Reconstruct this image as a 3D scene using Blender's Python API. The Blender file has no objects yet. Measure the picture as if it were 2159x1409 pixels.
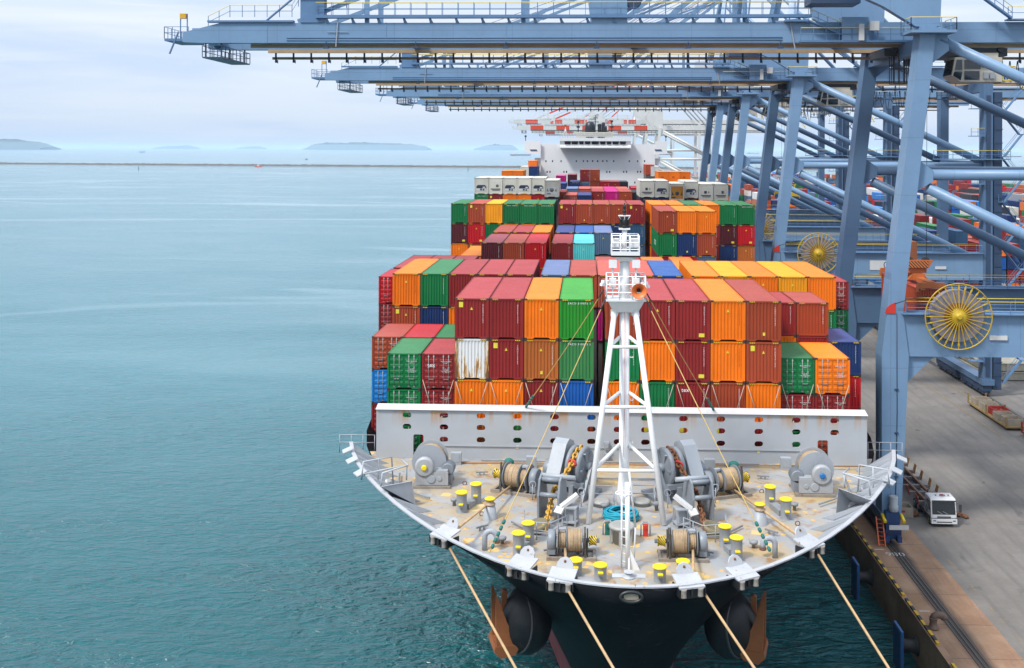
import bpy, math, random
from mathutils import Vector, Matrix
random.seed(7)
S = bpy.context.scene
COL = S.collection
PI = math.pi
R = math.radians
# ------------------------------------------------------------------ camera model (shift lens, level, slight roll)
F, CX, CY = 2136.0, 1151.0, 313.8
YAW, ROLL, CAMZ = math.atan2(84.0, F), 0.0035, 39.5
def at(u, v, Y):
    """world point at depth Y that the photograph shows at pixel u, v"""
    a, b = (u-CX)/F, -(v-CY)/F
    cr, sr = math.cos(ROLL), math.sin(ROLL)
    a, b = a*cr-b*sr, a*sr+b*cr
    c, s = math.cos(YAW), math.sin(YAW)
    dx, dy = a*c-s, a*s+c
    return Vector((dx/dy*Y, Y, CAMZ+b/dy*Y))
def onz(u, v, z):
    """world point at height z that the photograph shows at pixel u, v"""
    p = at(u, v, 100.0)
    k = (z-CAMZ)/(p.z-CAMZ)
    return Vector((p.x*k, p.y*k, z))
# ------------------------------------------------------------------ mesh builder
class MB:
    def __init__(s): s.v=[]; s.f=[]; s.m=[]; s.sm=[]
    def face(s, idx, mat=0, smooth=False): s.f.append(tuple(idx)); s.m.append(mat); s.sm.append(smooth)
    def add(s, pts): n=len(s.v); s.v.extend([tuple(p) for p in pts]); return n
    def box(s, x0,x1,y0,y1,z0,z1, mat=0):
        n=s.add([(x,y,z) for z in (z0,z1) for y in (y0,y1) for x in (x0,x1)])
        for q in ((0,2,3,1),(4,5,7,6),(0,1,5,4),(2,6,7,3),(0,4,6,2),(1,3,7,5)): s.face([n+i for i in q],mat)
        return s
    def cbox(s, c, d, mat=0): return s.box(c[0]-d[0]/2,c[0]+d[0]/2,c[1]-d[1]/2,c[1]+d[1]/2,c[2]-d[2]/2,c[2]+d[2]/2,mat)
    def hexa(s, a, b, mat=0):
        """a, b: two quads (4 points each), joined"""
        n=s.add(list(a)+list(b))
        s.face([n+3,n+2,n+1,n],mat); s.face([n+4,n+5,n+6,n+7],mat)
        for i in range(4):
            j=(i+1)%4; s.face([n+i,n+j,n+4+j,n+4+i],mat)
        return s
    def bar(s, p0,p1,w,h=None,mat=0,up=(0,0,1),w1=None,h1=None):
        p0,p1=Vector(p0),Vector(p1); h=h or w; w1=w1 or w; h1=h1 or h
        d=(p1-p0).normalized(); u=Vector(up)
        if abs(d.dot(u))>.98: u=Vector((0,1,0)) if abs(d.y)<.9 else Vector((1,0,0))
        x=d.cross(u).normalized(); z=x.cross(d)
        q=lambda p,w,h:[p-x*w/2-z*h/2,p+x*w/2-z*h/2,p+x*w/2+z*h/2,p-x*w/2+z*h/2]
        return s.hexa(q(p0,w,h),q(p1,w1,h1),mat)
    def ring(s,p,d,r,n,ref=None):
        d=Vector(d).normalized(); u=Vector((0,0,1)) if abs(d.z)<.95 else Vector((0,1,0))
        x=d.cross(u).normalized(); y=x.cross(d)
        return s.add([Vector(p)+x*(r*math.cos(2*PI*i/n))+y*(r*math.sin(2*PI*i/n)) for i in range(n)])
    def join(s,a,b,n,mat=0,smooth=True):
        for i in range(n):
            j=(i+1)%n; s.face((a+i,a+j,b+j,b+i),mat,smooth)
    def tube(s,p0,p1,r,n=8,r1=None,mat=0,caps=True,capmat=None):
        d=Vector(p1)-Vector(p0); r1=r if r1 is None else r1
        a=s.ring(p0,d,r,n); b=s.ring(p1,d,r1,n); s.join(a,b,n,mat)
        if caps:
            cm=mat if capmat is None else capmat
            s.face([a+i for i in range(n)][::-1],cm); s.face([b+i for i in range(n)],cm)
        return s
    def path(s,pts,r,n=6,mat=0,closed=False,caps=True):
        pts=[Vector(p) for p in pts]; rings=[]
        for i,p in enumerate(pts):
            if closed: d=pts[(i+1)%len(pts)]-pts[i-1]
            else: d=(pts[min(i+1,len(pts)-1)]-pts[max(i-1,0)])
            if d.length<1e-6: d=Vector((0,0,1))
            # keep frames consistent with a fixed reference
            d.normalize(); u=Vector((0.013,0.027,1)).normalized() if abs(d.z)<.9 else Vector((1,0.02,0)).normalized()
            x=d.cross(u).normalized(); y=x.cross(d)
            if rings:
                k=rings[-1][1]; x2=k-d*k.dot(d)
                if x2.length>1e-4: x=x2.normalized(); y=x.cross(d)
            rings.append((s.add([p+x*(r*math.cos(2*PI*j/n))+y*(r*math.sin(2*PI*j/n)) for j in range(n)]),x))
        for i in range(len(rings)-1): s.join(rings[i][0],rings[i+1][0],n,mat)
        if closed: s.join(rings[-1][0],rings[0][0],n,mat)
        elif caps:
            s.face([rings[0][0]+i for i in range(n)][::-1],mat); s.face([rings[-1][0]+i for i in range(n)],mat)
        return s
    def lathe(s,prof,c,ax,n=16,mat=0,mats=None,smooth=True):
        """prof: (radius, distance along ax from c)"""
        c=Vector(c); ax=Vector(ax).normalized(); rs=[s.ring(c+ax*t,ax,max(r,1e-4),n) for r,t in prof]
        for i in range(len(rs)-1): s.join(rs[i],rs[i+1],n,mats[i] if mats else mat,smooth)
        s.face([rs[0]+i for i in range(n)][::-1],mats[0] if mats else mat); s.face([rs[-1]+i for i in range(n)],mats[-1] if mats else mat)
        return s
    def prism(s,pts,vec,mat=0,capmat=None):
        n=len(pts); vec=Vector(vec); a=s.add(pts); b=s.add([Vector(p)+vec for p in pts])
        s.face([a+i for i in range(n)][::-1],mat if capmat is None else capmat); s.face([b+i for i in range(n)],mat if capmat is None else capmat)
        for i in range(n):
            j=(i+1)%n; s.face((a+i,a+j,b+j,b+i),mat)
        return s
    def sphere(s,c,r,n=12,m=8,sc=(1,1,1),mat=0):
        c=Vector(c); rings=[]
        for k in range(1,m):
            t=PI*k/m; rings.append(s.add([c+Vector((r*sc[0]*math.sin(t)*math.cos(2*PI*i/n),r*sc[1]*math.sin(t)*math.sin(2*PI*i/n),r*sc[2]*math.cos(t))) for i in range(n)]))
        for k in range(len(rings)-1): s.join(rings[k+1],rings[k],n,mat)
        a=s.add([c+Vector((0,0,r*sc[2]))]); b=s.add([c-Vector((0,0,r*sc[2]))])
        for i in range(n):
            j=(i+1)%n; s.face((rings[0]+i,rings[0]+j,a),mat,True); s.face((rings[-1]+j,rings[-1]+i,b),mat,True)
        return s
    def mesh(s,name,mats):
        me=bpy.data.meshes.new(name); me.from_pydata(s.v,[],s.f)
        for m in (mats if isinstance(mats,(list,tuple)) else [mats]): me.materials.append(m)
        me.polygons.foreach_set('material_index',s.m); me.polygons.foreach_set('use_smooth',s.sm)
        me.update(); return me
WL={}
def thing(name,label,cat,loc=(0,0,0),group=None,rotz=0):
    o=bpy.data.objects.new(name,None); COL.objects.link(o); o.location=loc; o.rotation_euler.z=rotz
    o.empty_display_size=.2
    WL[o.name]=Vector(loc); tag(o,label,cat,group); return o
def tag(o,label=None,cat=None,group=None,kind=None):
    if label: o['label']=label
    if cat: o['category']=cat
    if group: o['group']=group
    if kind: o['kind']=kind
    return o
def ob(name,mb,mats,parent=None,loc=None,world=False):
    """one mesh object; world=True: the geometry is in world coordinates"""
    me=mb if isinstance(mb,bpy.types.Mesh) else mb.mesh(name,mats)
    o=bpy.data.objects.new(name,me); COL.objects.link(o)
    wp=WL.get(parent.name,Vector()) if parent else Vector()
    if world: o.location=-wp; WL[o.name]=Vector()
    else:
        o.location=loc or (0,0,0); WL[o.name]=wp+Vector(loc or (0,0,0))
    if parent: o.parent=parent
    return o
def single(name,label,cat,mb,mats,group=None,base=None):
    """a thing that is one mesh, built in world coordinates; its origin goes to its base"""
    vs=[Vector(p) for p in mb.v]
    if base is None:
        base=Vector((sum(p.x for p in vs)/len(vs),sum(p.y for p in vs)/len(vs),min(p.z for p in vs)))
    base=Vector(base); mb.v=[tuple(p-base) for p in vs]
    return tag(ob(name,mb,mats,None,base),label,cat,group)
def copy_tree(o,parent=None):
    c=o.copy(); COL.objects.link(c); c.parent=parent
    for ch in list(o.children): copy_tree(ch,c)
    return c
# ------------------------------------------------------------------ materials
def lin(r,g,b): return tuple(((c/255)/12.92 if c/255<=.04045 else ((c/255+.055)/1.055)**2.4) for c in (r,g,b))
MATS={}
RUST=(.16,.055,.018)
def nodes(name):
    m=bpy.data.materials.new(name); m.use_nodes=True; nt=m.node_tree
    return m,nt,nt.nodes['Principled BSDF']
def ramp(nt,src,p0,p1,c0=(0,0,0,1),c1=(1,1,1,1)):
    r=nt.nodes.new('ShaderNodeValToRGB'); r.color_ramp.elements[0].position=p0; r.color_ramp.elements[1].position=p1
    r.color_ramp.elements[0].color=c0; r.color_ramp.elements[1].color=c1
    nt.links.new(src,r.inputs[0]); return r.outputs[0]
def noise(nt,co,scale,detail=4,rough=.55,dist=0):
    n=nt.nodes.new('ShaderNodeTexNoise'); n.inputs['Scale'].default_value=scale; n.inputs['Detail'].default_value=detail
    n.inputs['Roughness'].default_value=rough; n.inputs['Distortion'].default_value=dist
    nt.links.new(co,n.inputs['Vector']); return n.outputs['Fac']
def mapping(nt,co,scale=(1,1,1),rot=(0,0,0),loc=(0,0,0)):
    m=nt.nodes.new('ShaderNodeMapping'); m.inputs['Scale'].default_value=scale; m.inputs['Rotation'].default_value=rot; m.inputs['Location'].default_value=loc
    nt.links.new(co,m.inputs['Vector']); return m.outputs[0]
def mixc(nt,fac,a,b,mode='MIX'):
    x=nt.nodes.new('ShaderNodeMix'); x.data_type='RGBA'; x.blend_type=mode
    for sock,val in ((0,fac),(6,a),(7,b)):
        if hasattr(val,'is_output') or isinstance(val,bpy.types.NodeSocket): nt.links.new(val,x.inputs[sock])
        elif sock==0: x.inputs[0].default_value=val
        else: x.inputs[sock].default_value=tuple(val)+((1,) if len(val)==3 else ())
    return x.outputs[2]
def math_(nt,op,a,b=None):
    n=nt.nodes.new('ShaderNodeMath'); n.operation=op
    for i,v in enumerate((a,b)):
        if v is None: continue
        if isinstance(v,bpy.types.NodeSocket): nt.links.new(v,n.inputs[i])
        else: n.inputs[i].default_value=v
    return n.outputs[0]
def paint(name,rgb,rough=.45,rust=0.0,dirt=.18,metal=0.0,streak=0.0,vary=0.0,scale=1.0,bump=0.0,rustcol=RUST,spec=.5):
    """weathered paint: slow tone changes, grime, rust blooms and downward streaks"""
    if name in MATS: return MATS[name]
    m,nt,b=nodes(name)
    tc=nt.nodes.new('ShaderNodeTexCoord'); oi=nt.nodes.new('ShaderNodeObjectInfo')
    off=nt.nodes.new('ShaderNodeVectorMath'); off.operation='ADD'
    sc=nt.nodes.new('ShaderNodeMath'); sc.operation='MULTIPLY'; sc.inputs[1].default_value=37.0
    nt.links.new(oi.outputs['Random'],sc.inputs[0]); nt.links.new(tc.outputs['Object'],off.inputs[0]); nt.links.new(sc.outputs[0],off.inputs[1])
    co=off.outputs[0]
    col=mixc(nt,ramp(nt,noise(nt,co,.55*scale,5),.3,.75),tuple(c*(1-dirt) for c in rgb),rgb)
    grime=mixc(nt,math_(nt,'MULTIPLY',ramp(nt,noise(nt,co,3.1*scale,6,.65),.5,.8),dirt*1.4),col,tuple(c*.45+.03 for c in rgb))
    col=grime
    if streak:
        f=ramp(nt,noise(nt,mapping(nt,co,(5*scale,5*scale,.35*scale)),1.0,5,.6),.56,.72)
        col=mixc(nt,math_(nt,'MULTIPLY',f,streak),col,tuple(.5*c+.5*r for c,r in zip(rgb,rustcol)))
    if rust:
        f=ramp(nt,noise(nt,co,2.2*scale,8,.7,.4),.72-.25*rust,.80-.2*rust)
        col=mixc(nt,f,col,rustcol)
    if vary:
        h=nt.nodes.new('ShaderNodeHueSaturation'); mr=nt.nodes.new('ShaderNodeMapRange')
        mr.inputs[3].default_value=1-vary; mr.inputs[4].default_value=1+vary
        nt.links.new(oi.outputs['Random'],mr.inputs[0]); nt.links.new(mr.outputs[0],h.inputs['Value']); nt.links.new(col,h.inputs['Color']); col=h.outputs[0]
    nt.links.new(col,b.inputs['Base Color'])
    b.inputs['Roughness'].default_value=rough; b.inputs['Metallic'].default_value=metal; b.inputs['Specular IOR Level'].default_value=spec
    nt.links.new(ramp(nt,noise(nt,co,4*scale,4),.2,.9,(rough*.8,)*3+(1,),(min(1,rough*1.3),)*3+(1,)),b.inputs['Roughness'])
    if bump:
        bp=nt.nodes.new('ShaderNodeBump'); bp.inputs['Strength'].default_value=bump; bp.inputs['Distance'].default_value=.05
        nt.links.new(noise(nt,co,6*scale,6),bp.inputs['Height']); nt.links.new(bp.outputs[0],b.inputs['Normal'])
    MATS[name]=m; return m
def stripes(name,c0,c1,freq=9.0,diag=(1,0,1),rough=.5):
    if name in MATS: return MATS[name]
    m,nt,b=nodes(name); tc=nt.nodes.new('ShaderNodeTexCoord'); d=nt.nodes.new('ShaderNodeVectorMath'); d.operation='DOT_PRODUCT'
    d.inputs[1].default_value=diag; nt.links.new(tc.outputs['Object'],d.inputs[0])
    f=math_(nt,'GREATER_THAN',math_(nt,'FRACT',math_(nt,'MULTIPLY',d.outputs['Value'],freq)),.5)
    nt.links.new(mixc(nt,f,c0,c1),b.inputs['Base Color']); b.inputs['Roughness'].default_value=rough
    MATS[name]=m; return m
# text -> mesh (default font), lying in the XZ plane facing -Y
_T={}
def text_mesh(body,size,mat,spacing=1.0,line=1.0):
    k=(body,size,mat.name,spacing,line)
    if k in _T: return _T[k]
    c=bpy.data.curves.new('t','FONT'); c.body=body; c.size=size; c.align_x='CENTER'; c.align_y='CENTER'
    c.space_character=spacing; c.space_line=line; c.extrude=.002; c.resolution_u=2
    o=bpy.data.objects.new('t',c); COL.objects.link(o); bpy.context.view_layer.update()
    me=bpy.data.meshes.new_from_object(o.evaluated_get(bpy.context.evaluated_depsgraph_get()))
    bpy.data.objects.remove(o); bpy.data.curves.remove(c)
    me.transform(Matrix.Rotation(PI/2,4,'X')); me.materials.clear(); me.materials.append(mat); me.name='lettering'
    _T[k]=me; return me
ORD=['first','second','third','fourth','fifth','sixth','seventh','eighth','ninth','tenth','eleventh','twelfth','thirteenth','fourteenth','fifteenth','sixteenth','seventeenth','eighteenth']
def nth(i,n):
    if n==1: return 'alone'
    if i==0: return 'leftmost'
    if i==n-1: return 'rightmost'
    return ORD[i]+' from the left'
# shared paints
WHITE=paint('white_paint',(.58,.58,.57),.4,rust=.02,dirt=.1,streak=.15)
WHITE2=paint('ship_white',(.80,.80,.79),.45,rust=.0,dirt=.06,streak=.06,scale=.3)
GREY=paint('deck_machinery_grey',(.215,.24,.27),.42,rust=.12,dirt=.2,streak=.25)
GREYL=paint('bulwark_grey',(.33,.355,.385),.45,rust=.10,dirt=.15,streak=.2)
YEL=paint('signal_yellow',(.80,.57,.015),.45,rust=.0,dirt=.15)
DARK=paint('dark_steel',(.035,.037,.042),.5,rust=.1,dirt=.3)
BLACK=paint('black_rubber',(.012,.012,.013),.6,dirt=.3)
RUSTM=paint('rusted_steel',(.20,.075,.025),.75,rust=.35,dirt=.4,bump=.4,rustcol=(.09,.03,.012))
ROPE=paint('manila_rope',(.55,.36,.18),.85,dirt=.35,scale=4,bump=.5)
ROPEY=paint('yellow_stay_rope',(.62,.42,.13),.8,dirt=.3,scale=4)
HAZ=stripes('hazard_black_yellow',(.78,.52,.01),(.015,.015,.015),7.5)
GLASS=paint('dark_glass',(.012,.017,.022),.08,dirt=.1,spec=.8)
RED=paint('signal_red',(.60,.035,.02),.45,dirt=.2)
LETTERW=paint('white_lettering',(.78,.78,.78),.6,dirt=.1)
LETTERB=paint('black_lettering',(.02,.02,.025),.6,dirt=.1)
# ================================================================== camera, sky, sun
cam=bpy.data.cameras.new('camera'); co=bpy.data.objects.new('camera',cam); COL.objects.link(co); S.camera=co
cam.sensor_width=36; cam.lens=F/2159*36; cam.shift_x=(1079.5-CX)/2159; cam.shift_y=-(704.5-CY)/2159
cam.clip_start=.5; cam.clip_end=120000
co.matrix_world=Matrix.Translation((0,0,CAMZ))@Matrix.Rotation(YAW,4,'Z')@Matrix.Rotation(PI/2,4,'X')@Matrix.Rotation(ROLL,4,'Z')
SUN_EL,SUN_AZ=R(52),R(228)      # azimuth clockwise from +Y: sun to the left and a little behind the camera
w=bpy.data.worlds.new('World'); S.world=w; w.use_nodes=True; nt=w.node_tree; bg=nt.nodes['Background']
sky=nt.nodes.new('ShaderNodeTexSky'); sky.sky_type='NISHITA'; sky.sun_disc=False; sky.sun_elevation=SUN_EL; sky.sun_rotation=SUN_AZ
sky.air_density=1.0; sky.dust_density=1.6; sky.ozone_density=1.2
tc=nt.nodes.new('ShaderNodeTexCoord'); g=tc.outputs['Generated']
# overcast: long soft cloud banks, stretched along the horizon
n1=noise(nt,mapping(nt,g,(1.3,1.3,14.0)),1.6,6,.52,.35)
n2=noise(nt,mapping(nt,g,(2.1,2.1,30.0),loc=(3,1,0)),2.4,5,.55,.5)
sep=nt.nodes.new('ShaderNodeSeparateXYZ'); nt.links.new(g,sep.inputs[0])
hz=nt.nodes.new('ShaderNodeMapRange'); nt.links.new(sep.outputs[2],hz.inputs[0]); hz.inputs[1].default_value=0.0; hz.inputs[2].default_value=.16; hz.inputs[3].default_value=0; hz.inputs[4].default_value=1
cl=mixc(nt,ramp(nt,n1,.40,.60),(5.9,7.05,9.0),(8.2,8.7,9.4))
cl=mixc(nt,math_(nt,'MULTIPLY',ramp(nt,n2,.52,.68),.75),cl,(8.3,8.75,9.3))
low=mixc(nt,.25,(5.7,7.0,9.1),sky.outputs[0])
skyc=mixc(nt,math_(nt,'ADD',math_(nt,'MULTIPLY',hz.outputs[0],.72),.22),low,cl)
zg=nt.nodes.new('ShaderNodeMapRange'); zg.interpolation_type='SMOOTHSTEP'; nt.links.new(sep.outputs[2],zg.inputs[0]); zg.inputs[1].default_value=.10; zg.inputs[2].default_value=.85; zg.inputs[3].default_value=1.0; zg.inputs[4].default_value=1.75
vm=nt.nodes.new('ShaderNodeVectorMath'); vm.operation='SCALE'; nt.links.new(skyc,vm.inputs[0]); nt.links.new(zg.outputs[0],vm.inputs['Scale'])   # overcast: the zenith is brighter than the horizon
nt.links.new(vm.outputs[0],bg.inputs['Color']); bg.inputs['Strength'].default_value=.10
sl=bpy.data.lights.new('sun','SUN'); so=bpy.data.objects.new('sun',sl); COL.objects.link(so)
sl.energy=3.4; sl.angle=R(10); sl.color=(1,.965,.91)
sd=Vector((math.sin(SUN_AZ)*math.cos(SUN_EL),math.cos(SUN_AZ)*math.cos(SUN_EL),math.sin(SUN_EL)))
so.rotation_euler=(-sd).to_track_quat('-Z','Y').to_euler(); so.location=sd*60+Vector((0,60,30))
S.view_settings.view_transform='Standard'; S.view_settings.look='None'; S.view_settings.gamma=1; S.view_settings.exposure=0.22
S.cycles.use_denoising=True; S.cycles.denoiser='OPENIMAGEDENOISE'
S.cycles.max_bounces=6; S.cycles.diffuse_bounces=3; S.cycles.glossy_bounces=3; S.cycles.volume_bounces=2; S.cycles.transmission_bounces=2
S.cycles.caustics_reflective=False; S.cycles.caustics_refractive=False; S.cycles.sample_clamp_indirect=6
# ================================================================== water
m,nt,b=nodes('sea_water'); tc=nt.nodes.new('ShaderNodeTexCoord'); o_=tc.outputs['Object']
big=noise(nt,mapping(nt,o_,(.0016,.0042,1),(0,0,.10)),1,5,.55,.6)
slick=ramp(nt,noise(nt,mapping(nt,o_,(.0042,.017,1),(0,0,.17)),1,6,.62,1.1),.50,.66)
w1=noise(nt,mapping(nt,o_,(.16,.34,1),(0,0,.18)),1,3,.5,.5)
w2=noise(nt,mapping(nt,o_,(.42,.95,1),(0,0,-.14)),1,4,.55,.8)
w3=noise(nt,mapping(nt,o_,(1.2,2.1,1),(0,0,.3)),1,3,.55,.4)
h=math_(nt,'ADD',math_(nt,'MULTIPLY',w1,.9),math_(nt,'ADD',math_(nt,'MULTIPLY',w2,.95),math_(nt,'MULTIPLY',w3,.34)))
bp=nt.nodes.new('ShaderNodeBump'); nt.links.new(h,bp.inputs['Height']); bp.inputs['Distance'].default_value=1.25
spy=nt.nodes.new('ShaderNodeSeparateXYZ'); nt.links.new(o_,spy.inputs[0]); cm=nt.nodes.new('ShaderNodeMapRange'); cm.interpolation_type='SMOOTHSTEP'; nt.links.new(spy.outputs[1],cm.inputs[0]); cm.inputs[1].default_value=60; cm.inputs[2].default_value=300; cm.inputs[3].default_value=1.0; cm.inputs[4].default_value=.42
cur=noise(nt,mapping(nt,o_,(.0020,.0052,1),(0,0,.16),(3.1,1.7,0)),1,4,.5,.9)
lineF=ramp(nt,math_(nt,'ABSOLUTE',math_(nt,'SUBTRACT',cur,.5)),.004,.022,(1,1,1,1),(0,0,0,1))
far=nt.nodes.new('ShaderNodeMapRange'); nt.links.new(spy.outputs[1],far.inputs[0]); far.inputs[1].default_value=150; far.inputs[2].default_value=330
lineF=math_(nt,'MULTIPLY',lineF,far.outputs[0]); slick=math_(nt,'MAXIMUM',slick,lineF)
st=mixc(nt,math_(nt,'MULTIPLY',slick,.9),(.95,)*3,(.18,)*3); gust=ramp(nt,noise(nt,mapping(nt,o_,(.018,.034,1),(0,0,.4)),1,4,.55,.6),.32,.66,(.62,)*3+(1,),(1.25,)*3+(1,))
nt.links.new(math_(nt,'MULTIPLY',math_(nt,'MULTIPLY',st,gust),cm.outputs[0]),bp.inputs['Strength'])
nt.links.new(bp.outputs[0],b.inputs['Normal'])
body=mixc(nt,ramp(nt,big,.35,.7),(.005,.080,.090),(.009,.105,.118)); pale_along_y=nt.nodes.new('ShaderNodeMapRange'); pale_along_y.interpolation_type='SMOOTHSTEP'; nt.links.new(spy.outputs[1],pale_along_y.inputs[0]); pale_along_y.inputs[1].default_value=72; pale_along_y.inputs[2].default_value=185
body=mixc(nt,pale_along_y.outputs[0],body,mixc(nt,ramp(nt,big,.3,.7),(.040,.150,.180),(.052,.178,.208)))   # body colour grows paler along Y
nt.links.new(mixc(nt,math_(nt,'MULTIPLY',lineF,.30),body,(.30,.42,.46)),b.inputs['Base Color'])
b.inputs['Roughness'].default_value=.10; b.inputs['IOR'].default_value=1.333; b.inputs['Specular IOR Level'].default_value=.5
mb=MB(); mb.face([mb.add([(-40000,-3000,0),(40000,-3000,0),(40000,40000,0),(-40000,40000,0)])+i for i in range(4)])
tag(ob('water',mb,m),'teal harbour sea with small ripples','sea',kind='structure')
# ------------------------------------------------------------------ haze
hm=bpy.data.materials.new('haze_air'); hm.use_nodes=True; nt=hm.node_tree; nt.nodes.remove(nt.nodes['Principled BSDF'])
pv=nt.nodes.new('ShaderNodeVolumePrincipled'); pv.inputs['Color'].default_value=(.66,.82,1,1); pv.inputs['Density'].default_value=HAZE_D if 'HAZE_D' in globals() else 5e-5
pv.inputs['Anisotropy'].default_value=0
nt.links.new(pv.outputs[0],nt.nodes['Material Output'].inputs['Volume'])
mb=MB(); mb.box(-41000,41000,-4000,41000,-6,98)
tag(ob('haze',mb,hm),'pale sea haze','haze',kind='stuff')
# ------------------------------------------------------------------ islands on the horizon
ISL=paint('island_scrub',(.035,.060,.045),.9,dirt=.4,scale=.01)
def island(pts,Y,label,seed):
    """pts: (u, v of the skyline); a hilly ridge with real depth"""
    rnd=random.Random(seed); u0,u1=pts[0][0],pts[-1][0]; n=46; rows=9; mb=MB(); g=[]
    wx=abs(at(u1,313,Y).x-at(u0,313,Y).x); dep=min(wx*.35,2200)
    for i in range(n+1):
        u=u0+(u1-u0)*i/n
        for (a,va),(c,vc) in zip(pts,pts[1:]):
            if a<=u<=c: v=va+(vc-va)*(u-a)/(c-a); break
        p=at(u,v,Y); hgt=max(0,p.z)*(1+rnd.uniform(-.05,.05)); row=[]
        for k in range(rows):
            t=-1+2*k/(rows-1); prof=max(0,1-t*t)**.75
            row.append(mb.add([(p.x+rnd.uniform(-.006,.006)*wx,Y+t*dep*(.4+.6*math.sin(PI*(.04+.92*i/n))),hgt*prof*(1+.12*rnd.uniform(-1,1)*(prof<.99))-3)]))
        g.append(row)
    for i in range(n):
        for k in range(rows-1): mb.face((g[i][k],g[i+1][k],g[i+1][k+1],g[i][k+1]),0,True)
    return tag(ob('island',mb,ISL),label,'island',kind='structure')
hzv=lambda u:310+.0033*u
island([(-190,309),(-120,302),(-60,304),(-10,299),(8,295),(25,292.5),(48,298),(62,297),(85,302),(106,310)],15000,'steep green island at the far left horizon',1)
island([(328,311.5),(350,308),(372,307.5),(395,306),(418,311.5)],27000,'low faint island right of the white freighter',2)
island([(498,312),(520,309.5),(545,308),(560,312)],29000,'smallest faint island beyond the breakwater',3)
island([(648,312.5),(662,305),(680,301),(720,302),(760,300.5),(800,301.5),(840,303),(870,304),(895,308),(906,313)],22000,'long flat topped island behind the middle of the breakwater',4)
island([(1000,313.5),(1020,308),(1045,303.5),(1065,306),(1080,306),(1092,314)],25000,'small rounded island beside the white cranes',5)
island([(1838,317),(1862,312),(1885,308.5),(1900,311),(1918,317)],30000,'faint island behind the blue crane legs',6)
# ------------------------------------------------------------------ breakwater
ROCK=paint('breakwater_stone',(.125,.105,.09),.95,dirt=.5,scale=.35,bump=.6)
rnd=random.Random(5); mb=MB(); n=420; prev=None
pl,pr=Vector((-1350,2270,0)),Vector((460,2010,0))
for i in range(n+1):
    p=pl.lerp(pr,i/n); top=3.5+rnd.uniform(-.4,.4)
    ys=((-10,-2),(-6.5,.8),(-4,2.2),(-2.0,top),(2.2,top+rnd.uniform(-.3,.3)),(8,-2))
    row=[mb.add([(p.x+rnd.uniform(-.8,.8),p.y+y+rnd.uniform(-.6,.6),max(-2,z+rnd.uniform(-.5,.5)))]) for y,z in ys]
    if prev:
        for k in range(len(ys)-1): mb.face((prev[k],row[k],row[k+1],prev[k+1]))
    prev=row
single('breakwater','long low rubble stone breakwater crossing the bay','breakwater',mb,ROCK)
# ================================================================== quay
QX,QZ,RX,LX=25.7,3.5,27.9,58.6
m,nt,b=nodes('quay_paving'); tc=nt.nodes.new('ShaderNodeTexCoord'); o_=tc.outputs['Object']
sp=nt.nodes.new('ShaderNodeSeparateXYZ'); nt.links.new(o_,sp.inputs[0]); X=sp.outputs[0]
f1=noise(nt,o_,.35,6,.6,.3); f2=noise(nt,mapping(nt,o_,(1.1,.12,1)),1,6,.62,.5); f3=noise(nt,o_,2.6,7,.68)
asph=mixc(nt,ramp(nt,f1,.3,.72),(.138,.123,.109),(.196,.178,.160))
asph=mixc(nt,math_(nt,'MULTIPLY',ramp(nt,f2,.5,.7),.4),asph,(.10,.093,.088))
asph=mixc(nt,math_(nt,'MULTIPLY',ramp(nt,noise(nt,mapping(nt,o_,(.5,.25,1)),1,4,.5,.6),.64,.72),.6),asph,(.07,.066,.064))
asph=mixc(nt,math_(nt,'MULTIPLY',ramp(nt,f3,.45,.75),.3),asph,(.235,.225,.215))
tan=mixc(nt,ramp(nt,f1,.35,.7),(.25,.140,.080),(.34,.215,.135))
tan=mixc(nt,math_(nt,'MULTIPLY',ramp(nt,f2,.45,.68),.55),tan,(.16,.085,.055))
tan=mixc(nt,math_(nt,'MULTIPLY',ramp(nt,f3,.55,.7),.45),tan,(.30,.24,.20))
# slab joints across the tan strip, every 5.2 m, and one along it
y5=math_(nt,'FRACT',math_(nt,'MULTIPLY',sp.outputs[1],1/5.2))
jt=math_(nt,'LESS_THAN',y5,.018); tan=mixc(nt,math_(nt,'MULTIPLY',jt,.7),tan,(.10,.07,.055))
edge=math_(nt,'ADD',X,math_(nt,'MULTIPLY',math_(nt,'SUBTRACT',f3,.5),.5))
lane=math_(nt,'ADD',math_(nt,'MULTIPLY',math_(nt,'ABSOLUTE',math_(nt,'SUBTRACT',math_(nt,'FRACT',math_(nt,'MULTIPLY',math_(nt,'SUBTRACT',X,33.3),1/3.6)),.5)),3.6),math_(nt,'MULTIPLY',math_(nt,'SUBTRACT',f2,.5),.9))
tyre=ramp(nt,math_(nt,'ABSOLUTE',math_(nt,'SUBTRACT',lane,.9)),.10,.34,(1,1,1,1),(0,0,0,1))
asph=mixc(nt,math_(nt,'MULTIPLY',math_(nt,'MULTIPLY',tyre,ramp(nt,f1,.35,.6)),.22),asph,(.06,.056,.054))
spots=ramp(nt,noise(nt,mapping(nt,o_,(.42,.30,1)),1,3,.5,.8),.70,.74); asph=mixc(nt,math_(nt,'MULTIPLY',spots,.7),asph,(.045,.042,.04))
sj=math_(nt,'MAXIMUM',math_(nt,'LESS_THAN',math_(nt,'FRACT',math_(nt,'MULTIPLY',X,1/7.5)),.006),math_(nt,'LESS_THAN',math_(nt,'FRACT',math_(nt,'MULTIPLY',sp.outputs[1],1/9.0)),.005)); asph=mixc(nt,math_(nt,'MULTIPLY',sj,.16),asph,(.07,.065,.06))
col=mixc(nt,math_(nt,'GREATER_THAN',edge,31.0),tan,asph)
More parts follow.
